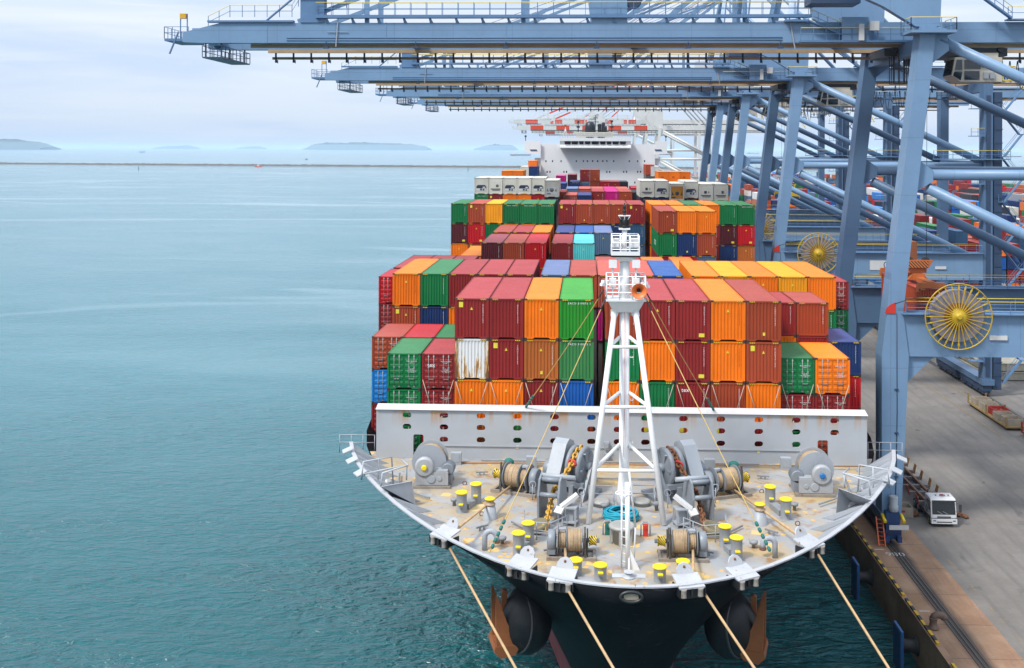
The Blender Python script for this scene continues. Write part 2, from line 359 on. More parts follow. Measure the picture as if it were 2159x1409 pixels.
# oil-black wear beside the rails
def band(x,w): return ramp(nt,math_(nt,'ADD',math_(nt,'ABSOLUTE',math_(nt,'SUBTRACT',X,x)),math_(nt,'MULTIPLY',math_(nt,'SUBTRACT',f2,.5),w*1.6)),w*.35,w,(1,1,1,1),(0,0,0,1))
col=mixc(nt,math_(nt,'MULTIPLY',band(RX+.15,.85),.92),col,(.035,.030,.028))
col=mixc(nt,math_(nt,'MULTIPLY',band(LX,.7),.8),col,(.04,.036,.034))
nt.links.new(col,b.inputs['Base Color']); b.inputs['Roughness'].default_value=.85
bp=nt.nodes.new('ShaderNodeBump'); bp.inputs['Strength'].default_value=.3; bp.inputs['Distance'].default_value=.03; nt.links.new(f3,bp.inputs['Height']); nt.links.new(bp.outputs[0],b.inputs['Normal'])
WALLM=paint('quay_wall_concrete',(.42,.30,.18),.9,rust=.30,dirt=.5,streak=.9,scale=.7,bump=.4,rustcol=(.20,.09,.03))
mb=MB(); mb.box(QX+.02,760,-60,1150,-8,QZ)
quay=tag(ob('quay',mb,m),'grey container quay apron beside the ship','quay',kind='structure')
mb=MB(); mb.box(QX-.18,QX+.018,-60,1150,QZ-2.3,QZ-.02); mb.box(QX-.05,QX+.016,-60,1150,-8,QZ-2.32)
ob('quay_wall',mb,WALLM,quay,world=True)
mb=MB(); mb.box(QX-.22,QX+.30,-60,1150,QZ+.004,QZ+.06)
ob('coping',mb,paint('coping_stone',(.34,.21,.13),.85,rust=.3,dirt=.4,streak=.2),quay,world=True)
RAILM=paint('worn_rail_steel',(.10,.095,.09),.4,metal=.5,rust=.1)
for rx in (RX,LX):
    for dx in (-.33,.0,.33) if rx==RX else (-.2,.2):
        mb=MB(); mb.box(rx+dx-.05,rx+dx+.05,-60,700,QZ+.004,QZ+.05); ob('crane_rail',mb,RAILM,quay,world=True)
KERB=stripes('kerb_black_yellow',(.50,.31,.02),(.03,.028,.025),.62,(0,1,0),.7)
for y0,y1 in ((101.5,82.6),(82.0,74.6),(71.8,58.5),(57.6,44),(121,103)):
    mb=MB(); mb.box(QX-.12,QX+.10,y1,y0,QZ+.062,QZ+.22); ob('kerb',mb,KERB,quay,world=True)
MARKW=paint('road_marking_white',(.60,.58,.54),.8,rust=0,dirt=.4,scale=2)
MARKY=paint('road_marking_yellow',(.34,.23,.08),.85,dirt=.4,scale=2)
mb=MB()
for y in (92.4,80.2,70.6): mb.box(QX+.45,QX+1.25,y-.07,y+.07,QZ+.004,QZ+.008)
ob('white_tick_mark',mb,MARKW,quay,world=True)
rnd=random.Random(3); mb=MB(); y=60
while y<420:
    l=rnd.uniform(.3,1.4); mb.box(31.92,31.99,y,y+l,QZ+.004,QZ+.008); y+=l+rnd.uniform(.4,3.4)
y=128
while y<330: mb.box(55.9,56.05,y,y+6,QZ+.004,QZ+.008); mb.box(52.3,52.42,y,y+6,QZ+.004,QZ+.008); y+=6.2
ob('yellow_lane_line',mb,MARKY,quay,world=True)
tm=text_mesh('086',1.15,MARKW)
t=ob('berth_number',tm,None,quay,(QX+1.95,91.4,QZ+.008)); t.rotation_euler=(-PI/2,0,PI)
# fenders on the quay face
FB=paint('fender_blue_panel',(.02,.10,.27),.5,rust=.15,dirt=.3)
for i,(y,lab) in enumerate(((90.6,'blue fender panel on the quay wall nearest the ship bow'),(78.3,'blue fender panel on the quay wall nearest the camera'))):
    f=thing('quay_fender',lab,'fender',(QX-.2,y,.95),'fenders along the quay wall')
    mb=MB(); mb.box(-1.62,-1.42,-.95,.95,-1.3,2.2); mb.box(-1.66,-1.63,-.9,.9,-1.2,2.1); ob('fender_panel',mb,FB,f)
    mb=MB(); mb.lathe([(.62,0),(.5,.3),(.46,.75),(.6,1.1),(.75,1.25)],(-1.42,0,.75),(1,0,0),18); ob('rubber_cone',mb,BLACK,f)
# mooring bollards of the quay (the near two carry the bow lines)
def quay_bollard(x,y,lab):
    b_=thing('mooring_bollard',lab,'bollard',(x,y,QZ),'mooring bollards along the quay edge')
    mb=MB(); mb.lathe([(.42,0),(.40,.06),(.30,.1),(.26,.45),(.30,.7),(.34,.78)],(0,0,.06),(0,0,1),16)
    mb.path([(0,0,.7),(.05,0,.92),(.25,.0,1.05),(.55,0,1.02),(.72,0,.92)],.27,10); mb.sphere((.74,0,.90),.28,10,6)
    ob('bollard_post',mb,paint('bollard_rust_brown',(.16,.10,.07),.7,rust=.3,dirt=.4),b_)
quay_bollard(26.25,77.3,'rusty brown mooring bollard on the quay edge by the crane rails')
# ================================================================== the container ship
SX=2.4; DZ=17.8; BZ=18.9
ship=thing('container_ship','large black hulled container ship moored bow first along the quay','container ship',(SX,70,0))
STEM=((-8,60),(-3,59.2),(0,58.8),(2,58.3),(5,57.2),(8,55.4),(11,53.2),(14,50.9),(17,48.7),(18.9,47.6),(20,47.0))
def stem(z):
    for (a,ya),(c,yc) in zip(STEM,STEM[1:]):
        if a<=z<=c: return ya+(yc-ya)*(z-a)/(c-a)
    return 47.6
def half(Y,z):
    d=max(0.0,Y-stem(z)); s=max(0,min(1.02,z/18.9))**1.3
    v=.23*(17.9**s)*d**(1-.5*s)
    t=max(0,min(1,(Y-84)/40)); cap=20.0+1.9*t*t*(3-2*t)
    return 0 if v<1e-5 else (v**-14+cap**-14)**(-1/14)
DS=[0,.04,.15,.35,.7,1.2,1.9,2.8,3.9,5.2,6.8,8.6,10.6,13,15.6,18.5,21.5,25,29,34,40,48,58,72,95,130,262]
ZS=[-6,-3,0,2,4,5.5,7,8.5,10,11.5,13,14.5,16,17,DZ]
m,nt,b=nodes('ship_hull_paint'); tc=nt.nodes.new('ShaderNodeTexCoord'); o_=tc.outputs['Object']
sp=nt.nodes.new('ShaderNodeSeparateXYZ'); nt.links.new(o_,sp.inputs[0])
blk=mixc(nt,ramp(nt,noise(nt,o_,.5,6,.6),.35,.7),(.006,.007,.009),(.013,.015,.019))
blk=mixc(nt,math_(nt,'MULTIPLY',ramp(nt,noise(nt,mapping(nt,o_,(2.5,2.5,.35)),1,6,.6),.6,.72),.55),blk,(.06,.032,.018))
blk=mixc(nt,math_(nt,'MULTIPLY',ramp(nt,noise(nt,mapping(nt,o_,(.8,.8,5),(.2,.3,0)),1,7,.7,1.4),.63,.66),.6),blk,(.12,.12,.12))
af=mixc(nt,ramp(nt,noise(nt,o_,.9,6,.62),.35,.7),(.19,.055,.06),(.30,.11,.115))
f=math_(nt,'GREATER_THAN',sp.outputs[2],4.6)
nt.links.new(mixc(nt,f,af,blk),b.inputs['Base Color']); b.inputs['Roughness'].default_value=.5; b.inputs['Specular IOR Level'].default_value=.05
bp=nt.nodes.new('ShaderNodeBump'); bp.inputs['Strength'].default_value=.18; bp.inputs['Distance'].default_value=.08; nt.links.new(noise(nt,o_,.7,3),bp.inputs['Height']); nt.links.new(bp.outputs[0],b.inputs['Normal'])
HULLM=m
mb=MB(); rows=[]
for z in ZS:
    st=stem(z); row=[]
    for sgn in (-1,1):
        r=[]
        for d in DS:
            Y=st+d if d<262 else 320.0
            r.append((SX+sgn*half(Y,z),Y,z))
        row.append(r)
    rows.append([mb.add(row[0]),mb.add(row[1])])
for a,c in zip(rows,rows[1:]):
    for i in range(len(DS)-1):
        mb.face((a[0]+i+1,a[0]+i,c[0]+i,c[0]+i+1),0,True); mb.face((a[1]+i,a[1]+i+1,c[1]+i+1,c[1]+i),0,True)
k=len(DS)-1
for a,c in zip(rows,rows[1:]): mb.face((a[0]+k,a[1]+k,c[1]+k,c[0]+k)[::-1])
ob('hull',mb,HULLM,ship,world=True)
# decks
m,nt,b=nodes('forecastle_deck_paint'); tc=nt.nodes.new('ShaderNodeTexCoord'); o_=tc.outputs['Object']
col=mixc(nt,ramp(nt,noise(nt,o_,.45,5),.3,.7),(.255,.265,.275),(.345,.355,.36))
col=mixc(nt,math_(nt,'MULTIPLY',ramp(nt,noise(nt,o_,.33,7,.62,.9),.445,.63),.9),col,(.41,.29,.13))      # ochre traffic stain
def patches(s,thr,c0,col,rot):
    vo=nt.nodes.new('ShaderNodeTexVoronoi'); vo.distance='CHEBYCHEV'; vo.inputs['Scale'].default_value=s; vo.inputs['Randomness'].default_value=.9
    nt.links.new(mapping(nt,o_,(1,1,0),(0,0,rot)),vo.inputs['Vector'])
    se=nt.nodes.new('ShaderNodeSeparateColor'); nt.links.new(vo.outputs['Color'],se.inputs[0])
    ins=math_(nt,'LESS_THAN',vo.outputs['Distance'],.33)
    return mixc(nt,math_(nt,'MULTIPLY',math_(nt,'GREATER_THAN',se.outputs[0],thr),ins),col,c0)
col=patches(1.1,.90,(.60,.41,.16),col,.2); col=patches(.55,.90,(.62,.47,.24),col,.05); col=patches(2.6,.93,(.58,.36,.11),col,.5)
col=mixc(nt,math_(nt,'MULTIPLY',ramp(nt,noise(nt,o_,1.0,8,.7,.6),.54,.66),.85),col,(.27,.13,.04))
col=mixc(nt,ramp(nt,noise(nt,o_,3.4,6,.66),.66,.70),col,(.19,.07,.022))
nt.links.new(col,b.inputs['Base Color']); b.inputs['Roughness'].default_value=.5
DECKM=m
def deckstrip(mb,ylist,z,inset=.1,zz=None):
    pr=None
    for Y in ylist:
        h=max(.02,half(Y,z)-inset); q=[mb.add([(SX+sg*h*t,Y,z+.10*(1-t*t))])for sg,t in ((-1,1),(-1,.5),(1,0),(1,.5),(1,1))]
        if pr:
            for i in range(4): mb.face((pr[i],pr[i+1],q[i+1],q[i]))
        pr=q
mb=MB(); deckstrip(mb,[47.95+stem(DZ)-48.2+d for d in (0.35,.6,1,1.6,2.4,3.4,4.6,6,8,10,12.5,15,18,21,24)],DZ,.12)
ob('forecastle_deck',mb,DECKM,ship,world=True)
mb=MB()
for y0,y1 in ((72.3,316),):
    ys=[y0+(y1-y0)*i/24 for i in range(25)]; pr=None
    for Y in ys:
        h=half(Y,DZ)-.1; q=[mb.add([(SX-h,Y,16.4)]),mb.add([(SX+h,Y,16.4)])]
        if pr: mb.face((pr[0],pr[1],q[1],q[0]))
        pr=q
ob('main_deck',mb,paint('hold_deck_grey',(.16,.17,.18),.6,rust=.3,dirt=.4),ship,world=True)
# bulwark (black outside, grey inside) with its white cap rail
Yb=[stem(BZ)+d for d in (0,.04,.15,.35,.7,1.2,1.9,2.8,3.9,5.2,6.8,8.6,10.6,12.8,15.2,17.8,20.3,22.6)]
mb=MB(); cp=MB()
for sg in (-1,1):
    prev=None
    for Y in Yb:
        h=half(Y,BZ); ho=half(Y+.6,DZ)
        # inward direction is mostly toward the centre line / aft
        t=Vector((sg*(half(Y+.3,BZ)-half(max(Y-.3,Yb[0]),BZ)),.6 if Y>Yb[0] else .3,0)).normalized(); nrm=Vector((-t.y*sg*1.0,abs(t.x),0))
        o=Vector((SX+sg*h,Y,BZ)); lo=Vector((SX+sg*half(Y+.62,DZ-.05),Y+.62,DZ-.05))
        i=o+nrm*.16; il=lo+nrm*.16
        c=[o-nrm*.03+Vector((0,0,.015)),o+nrm*.22+Vector((0,0,.015))]; cu=[p+Vector((0,0,.07)) for p in c]
        q=mb.add([lo,o,i,il]); qc=cp.add([c[0],c[1],cu[1],cu[0]])
        if prev:
            a,ac=prev
            for k in range(3):
                fc=(a+k,q+k,q+k+1,a+k+1) if sg<0 else (q+k,a+k,a+k+1,q+k+1)
                mb.face(fc,0 if k==0 else 1,k==0)
            for k in range(4):
                j=(k+1)%4; cp.face((ac+k,qc+k,qc+j,ac+j) if sg>0 else (qc+k,ac+k,ac+j,qc+j),0)
        prev=(q,qc)
ob('bulwark',mb,[HULLM,GREYL],ship,world=True)
CAPM=paint('cap_rail_white',(.42,.43,.45),.5,rust=.5,dirt=.15,scale=2)
ob('cap_rail',cp,CAPM,ship,world=True)
# bulwark stays (inside brackets)
for sg in (-1,1):
    for Y in (57.5,59.3,61,62.6,64.2,65.6,67,68.3):
        mb=MB(); n=Vector((-sg,.45,0)).normalized()
        p=Vector((SX+sg*(half(Y+.62,DZ-.05)-.2),Y+.62,DZ+.02)); q=Vector((SX+sg*(half(Y,BZ)-.2),Y,BZ-.03)); mb.prism([p,p+n*.7,q+n*.25,q],Vector((0,.05,0)))
        ob('bulwark_stay',mb,GREYL,ship,world=True)
# ------------------------------------------------------------------ white wave breaker wall across the deck
WY=70.4
zt=at(1310,868,WY).z; zb=DZ-.02; xl,xr=SX-16.95,SX+16.95
m,nt,b=nodes('wave_breaker_paint'); tc=nt.nodes.new('ShaderNodeTexCoord'); o_=tc.outputs['Object']
sp=nt.nodes.new('ShaderNodeSeparateXYZ'); nt.links.new(o_,sp.inputs[0])
col=mixc(nt,ramp(nt,noise(nt,o_,.5,4),.3,.7),(.345,.365,.39),(.39,.41,.435))
run=noise(nt,mapping(nt,o_,(1.6,1,.10)),1,6,.62); up=nt.nodes.new('ShaderNodeMapRange'); nt.links.new(sp.outputs[2],up.inputs[0]); up.inputs[1].default_value=zt-1.3; up.inputs[2].default_value=zt
col=mixc(nt,math_(nt,'MULTIPLY',ramp(nt,run,.52,.64),math_(nt,'MULTIPLY',up.outputs[0],.95)),col,(.40,.20,.05))
col=mixc(nt,ramp(nt,noise(nt,o_,2.2,7,.7),.70,.74),col,(.33,.15,.04))
pn=math_(nt,'LESS_THAN',math_(nt,'FRACT',math_(nt,'MULTIPLY',math_(nt,'ADD',sp.outputs[0],.37),.21)),.006)
col=mixc(nt,math_(nt,'MULTIPLY',pn,.4),col,(.40,.43,.47))
nt.links.new(col,b.inputs['Base Color']); b.inputs['Roughness'].default_value=.42; WBM=m
ucols=[858,936,1014,1091,1169,1247,1303,1361,1441,1520,1600,1679,1760]
hx=[at(u,900,WY).x for u in ucols]
rowsz=[at(1310,881.5,WY).z,at(1310,906.5,WY).z,at(1310,932.5,WY).z]
HW,HH=.30,.20
bx=[xl]+[(a+c)/2 for a,c in zip(hx,hx[1:])]+[xr]
bz=[zb,rowsz[2]-.42,(rowsz[2]+rowsz[1])/2,(rowsz[1]+rowsz[0])/2,zt]
mb=MB()
def solid(x0,x1,z0,z1): mb.face([mb.add([(x0,WY,z0),(x1,WY,z0),(x1,WY,z1),(x0,WY,z1)])+i for i in range(4)])
def holed(x0,x1,z0,z1,cx,cz,hw,hh,rad):
    """cell with a rounded opening"""
    cs=[]
    for sx,sz in ((1,1),(-1,1),(-1,-1),(1,-1)):
        a0={(1,1):0,(-1,1):90,(-1,-1):180,(1,-1):270}[(sx,sz)]
        for k in range(5):
            a=R(a0+22.5*k); cs.append((cx+sx*(hw-rad)+rad*math.cos(a),cz+sz*(hh-rad)+rad*math.sin(a)))
    outer=[]
    for px,pz in cs:
        dx,dz=(px-cx)/hw,(pz-cz)/hh; m=max(abs(dx),abs(dz)); dx/=m; dz/=m
        outer.append((cx+dx*((x1-cx) if dx>0 else (cx-x0)),cz+dz*((z1-cz) if dz>0 else (cz-z0))))
    for c4,i in (((x1,z1),2),((x0,z1),7),((x0,z0),12),((x1,z0),17)): outer[i]=c4
    n=len(cs); a=mb.add([(x,WY,z) for x,z in outer]); c=mb.add([(x,WY,z) for x,z in cs]); e=mb.add([(x,WY+.16,z) for x,z in cs])
    for i in range(n):
        j=(i+1)%n; mb.face((a+i,c+i,c+j,a+j)[::-1]); mb.face((c+i,e+i,e+j,c+j))
dl,dr=at(882,950,WY).x,at(1735,950,WY).x
for ci in range(13):
    x0,x1=bx[ci],bx[ci+1]; nr=2 if ci in (0,12) else 3
    for r in range(nr): holed(x0,x1,bz[3-r],bz[4-r],hx[ci],rowsz[r],HW,HH,.195)
    if nr==3: solid(x0,x1,bz[0],bz[1])
    else:
        dx=dl if ci==0 else dr
        holed(x0,x1,bz[0],bz[2],dx,(bz[0]+.15+bz[2]-.10)/2,.36,(bz[2]-.10-bz[0]-.15)/2,.13)
ob('wave_breaker_wall',mb,WBM,ship,world=True)
mb=MB(); mb.box(xl-.03,xl+.14,WY+.003,WY+.9,zb,zt); ob('wall_end_plate',mb,WBM,ship,world=True)
mb=MB(); mb.box(xr-.14,xr+.03,WY+.003,WY+.9,zb,zt); ob('wall_end_plate',mb,WBM,ship,world=True)
mb=MB(); mb.prism([(xl-.06,WY-.16,zt-.04),(xl-.06,WY-.03,zt-.09),(xl-.06,WY+.12,zt+.02),(xl-.06,WY+.75,zt+.10),(xl-.06,WY+.75,zt+.16)],(xr-xl+.12,0,0))
ob('wall_coping',mb,paint('coping_white',(.56,.57,.58),.4,rust=.25,dirt=.1,scale=2),ship,world=True)
mb=MB(); mb.bar((dl+.6,WY-.05,DZ+.98),(dr-.6,WY-.05,DZ+.98),.06,.08); ob('wall_stiffener',mb,WBM,ship,world=True)
for u in (1303,):
    for v in (938,962):
        mb=MB(); p=at(1279,v,WY); mb.cbox((p.x,WY-.16,p.z),(.34,.28,.5)); mb.cbox((p.x,WY-.32,p.z+.02),(.24,.05,.32)); ob('junction_box',mb,GREYL,ship,world=True)
SIGNY=paint('warning_sign_yellow',(.75,.62,.05),.5)
for u,v in ((1091,943),(1599,952)):
    p=at(u,v,WY); mb=MB(); mb.cbox((p.x,WY-.02,p.z),(.17,.02,.27)); sg=ob('warning_sign',mb,WHITE,ship,world=True)
    mb=MB(); mb.prism([(p.x-.06,WY-.034,p.z-.08),(p.x+.06,WY-.034,p.z-.08),(p.x,WY-.034,p.z+.09)],(0,-.006,0)); ob('warning_triangle',mb,SIGNY,sg,world=True)
# ================================================================== shipping containers
CC=dict(orange=(.80,.170,.004),burnt_orange=(.42,.115,.022),amber=(.80,.31,.008),maroon=(.235,.017,.017),brick=(.34,.055,.020),
 dark_maroon=(.085,.012,.018),red=(.46,.006,.012),green=(.004,.150,.042),bright_green=(.018,.215,.018),leaf_green=(.045,.215,.065),
 navy=(.010,.034,.125),blue=(.010,.095,.36),bright_blue=(.014,.20,.58),slate_blue=(.085,.145,.235),steel_blue=(.03,.085,.17),turquoise=(.11,.60,.60),
 magenta=(.50,.004,.17),cream=(.60,.575,.50),white=(.66,.66,.64),charcoal=(.03,.035,.045),salmon=(.36,.085,.06),grey=(.30,.31,.32),rusty=(.6,.6,.6))
WORD=dict(burnt_orange='burnt orange',dark_maroon='dark maroon',bright_green='bright green',leaf_green='leaf green',bright_blue='bright blue',slate_blue='slate blue',steel_blue='steel blue',brick='brick red',rusty='white')
# roofs bleach in the sun: the colour they have up there
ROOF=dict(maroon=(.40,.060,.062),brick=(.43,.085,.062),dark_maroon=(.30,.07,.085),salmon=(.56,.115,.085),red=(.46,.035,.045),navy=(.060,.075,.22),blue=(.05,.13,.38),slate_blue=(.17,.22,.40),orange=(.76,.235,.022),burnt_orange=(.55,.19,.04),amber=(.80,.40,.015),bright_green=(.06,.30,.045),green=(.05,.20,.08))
FRAMED=paint('container_frame_grimy',(.055,.032,.025),.6,rust=.2,dirt=.4)
def cmat(c):
    rgb=CC[c]
    if c=='rusty':
        if 'rusty' not in MATS: MATS['rusty']=rusty_white()
        return MATS['rusty'],MATS['rusty']
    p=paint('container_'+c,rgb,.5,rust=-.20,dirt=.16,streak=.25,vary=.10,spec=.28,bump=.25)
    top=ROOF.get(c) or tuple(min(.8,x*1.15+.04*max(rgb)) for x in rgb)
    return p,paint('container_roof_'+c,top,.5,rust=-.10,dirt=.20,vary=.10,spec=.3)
def rusty_white():
    m,nt,b=nodes('container_rust_streaked_white'); tc=nt.nodes.new('ShaderNodeTexCoord'); o_=tc.outputs['Object']
    sp=nt.nodes.new('ShaderNodeSeparateXYZ'); nt.links.new(o_,sp.inputs[0])
    n=noise(nt,mapping(nt,o_,(5.2,5.2,.55)),1,7,.72,.2); lo=nt.nodes.new('ShaderNodeMapRange'); nt.links.new(sp.outputs[2],lo.inputs[0]); lo.inputs[1].default_value=2.9; lo.inputs[2].default_value=0; lo.inputs[3].default_value=-.05; lo.inputs[4].default_value=.13
    ed=nt.nodes.new('ShaderNodeMapRange'); nt.links.new(math_(nt,'ABSOLUTE',sp.outputs[0]),ed.inputs[0]); ed.inputs[1].default_value=.85; ed.inputs[2].default_value=1.2; ed.inputs[4].default_value=.22
    f=math_(nt,'ADD',n,math_(nt,'ADD',lo.outputs[0],ed.outputs[0]))
    col=mixc(nt,ramp(nt,f,.60,.64),(.62,.62,.61),(.50,.27,.06)); col=mixc(nt,ramp(nt,f,.66,.72),col,(.14,.055,.02))
    nt.links.new(col,b.inputs['Base Color']); b.inputs['Roughness'].default_value=.6; return m
_CM={}
def corr(mb,line,a,b,up0,up1,n,depth,inward,mat=0):
    """trapezoid corrugated sheet from a to b (horizontal points), between heights up0/up1"""
    a,b=Vector(a),Vector(b); d=b-a; inw=Vector(inward)*depth; pts=[]
    for i in range(n):
        for t,k in ((0,0),(.28,0),(.5,1),(.78,1)): pts.append(a+d*((i+t)/n)+inw*k)
    pts.append(b)
    lo=mb.add([p+Vector((0,0,up0)) for p in pts]); hi=mb.add([p+Vector((0,0,up1)) for p in pts])
    for i in range(len(pts)-1): mb.face((lo+i,lo+i+1,hi+i+1,hi+i),mat)
def cont_mesh(L,H,end,tun):
    W=1.219; mb=MB()
    for sx in (-1,1):
        for y0,y1 in ((.0,.16),(L-.16,L)):
            x=sorted((sx*W,sx*(W-.15))); mb.box(x[0],x[1],y0,y1,.118,H-.118,0)
            x=sorted((sx*(W+.004),sx*(W-.175)))
            mb.box(x[0],x[1],y0-.004,y1+.004,0,.118,1); mb.box(x[0],x[1],y0-.004,y1+.004,H-.118,H+.006,1)
        x=sorted((sx*(W-.003),sx*(W-.08)))
        mb.box(x[0],x[1],.16,L-.16,H-.10,H-.012,0); mb.box(x[0],x[1],.16,L-.16,.03,.16,0)
        if end!='reefer': corr(mb,0,(sx*(W-.02),.16,0) if sx<0 else (sx*(W-.02),L-.16,0),(sx*(W-.02),L-.16,0) if sx<0 else (sx*(W-.02),.16,0),.16,H-.10,int((L-.3)/.30),.036,(-sx,0,0))
        else: mb.box(*sorted((sx*(W-.012),sx*(W-.05))),.16,L-.16,.16,H-.10,0)
    # headers and sills, both ends
    for y0,y1 in ((.004,.12),(L-.12,L-.004)):
        mb.box(-W+.15,W-.15,y0,y1,H-.115,H-.008,0)
        if tun:
            for sx in (-1,1):
                mb.prism([(sx*(W-.175),y0,.03),(sx*.62,y0,.03),(sx*.50,y0,.135),(sx*.50,y0,.17),(sx*(W-.15),y0,.17)],(0,y1-y0,0),0)
            mb.box(-.5,.5,y0+.003,y1-.003,.135,.168,0)
        else: mb.box(-W+.15,W-.15,y0,y1,.03,.17,0)
    mb.box(-W+.05,W-.05,.1,L-.1,.14,.165,1)
    # roof: shallow cross corrugation
    if end=='reefer': mb.box(-W+.08,W-.08,.12,L-.12,H-.05,H-.02,2)
    else:
        n=int((L-.3)/.42); y=.12; st=(L-.24)/n
        for i in range(n):
            a,b=y+i*st,y+(i+1)*st; q=mb.add([(-W+.07,a,H-.035),(W-.07,a,H-.035),(W-.07,a+st*.55,H-.035),(-W+.07,a+st*.55,H-.035),(W-.07,a+st*.65,H-.018),(-W+.07,a+st*.65,H-.018),(W-.07,b-st*.1,H-.018),(-W+.07,b-st*.1,H-.018),(W-.07,b,H-.035),(-W+.07,b,H-.035)])
            for f in ((0,1,2,3),(3,2,4,5),(5,4,6,7),(7,6,8,9)): mb.face([q+k for k in f],2)
    corr(mb,0,(W-.15,L-.05,0),(-W+.15,L-.05,0),.17,H-.115,8,.045,(0,-1,0))
    if end=='corr': corr(mb,0,(-W+.15,.03,0),(W-.15,.03,0),.17,H-.115,9,.05,(0,1,0))
    elif end=='reefer': mb.box(-W+.15,W-.15,.05,.07,.17,H-.115,0)
    else: mb.box(-W+.15,W-.15,.10,.12,.17,H-.115,0)
    return mb
def cmesh(c,L,H,end,tun):
    k=(c,L,H,end,tun)
    if k not in _CM:
        base=(L,H,end,tun)
        if base not in _CM: _CM[base]=cont_mesh(L,H,end,tun).mesh('shipping_container',[FRAMED]*3)
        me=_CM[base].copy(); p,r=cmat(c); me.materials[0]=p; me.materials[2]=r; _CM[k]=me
    return _CM[k]
# door leaf, lock rods, hazard corners: shared meshes
RODM=paint('galvanised_rod',(.34,.34,.33),.4,metal=.3,rust=.1)
def door_mesh(c,H,side):
    k=('door',c,H,side)
    if k in _CM: return _CM[k]
    mb=MB(); x0,x1=(-1.06,-.012) if side<0 else (.012,1.06); z0,z1=.19,H-.13
    mb.box(x0,x1,.045,.095,z0,z1)
    hs=(z1-z0); n=5
    for i in range(n):
        a=z0+.10+i*(hs-.2)/n; bb=a+(hs-.2)/n*.62
        for f in range(1):
            q=[(x0+.06,.044,a),(x1-.06,.044,a),(x1-.06,.044,bb),(x0+.06,.044,bb)]; r=[(x0+.08,.016,a+.045),(x1-.08,.016,a+.045),(x1-.08,.016,bb-.045),(x0+.08,.016,bb-.045)]
            A=mb.add(q); B=mb.add(r); mb.face([B+i_ for i_ in range(4)])
            for e in range(4): mb.face((A+e,A+(e+1)%4,B+(e+1)%4,B+e))
    _CM[k]=mb.mesh('door',[cmat(c)[0]]); return _CM[k]
def rod_mesh(H,x):
    k=('rod',H,x)
    if k in _CM: return _CM[k]
    mb=MB(); mb.tube((x,.0,.12),(x,.0,H-.06),.017,6)
    for z in (.2,H*.36,H*.62,H-.2): mb.cbox((x,.012,z),(.11,.035,.09))
    mb.bar((x,-.02,.78),(x+(.34 if x<0 else .34)*(1 if x in(-.72,.36) else -1),-.02,.74),.03,.03)
    _CM[k]=mb.mesh('lock_rod',[RODM]); return _CM[k]
def haz_mesh(H,sx):
    k=('haz',H,sx)
    if k not in _CM:
        mb=MB(); x=sorted((sx*1.03,sx*.62)); mb.box(x[0],x[1],-.010,-.002,H-.112,H-.020); _CM[k]=mb.mesh('hazard_stripe',[HAZ])
    return _CM[k]
def tri_mesh(kind):
    k=('stk',kind)
    if k not in _CM:
        mb=MB()
        if kind=='triangle': mb.prism([(-.10,0,-.10),(.10,0,-.10),(.0,0,.11)],(0,-.006,0))
        else: mb.box(-.15,.15,-.006,0,-.19,.19)
        _CM[k]=mb.mesh('warning_sticker' if kind=='triangle' else 'yellow_placard',[SIGNY])
    return _CM[k]
CODES=['TGHU 512278 2','HLXU 830164 5','FSCU 947021 0','TCLU 406513 8','GESU 651937 4']
def vtext(i): return text_mesh('\n'.join(CODES[i%5].replace(' ','')),.135,LETTERW,1,.92)
def vtextb(i): return text_mesh('\n'.join(CODES[i%5].replace(' ','')),.135,paint('faint_dark_lettering',(.16,.05,.01),.6),1,.92)
ROWS=[]       # everything placed; labelled at the end
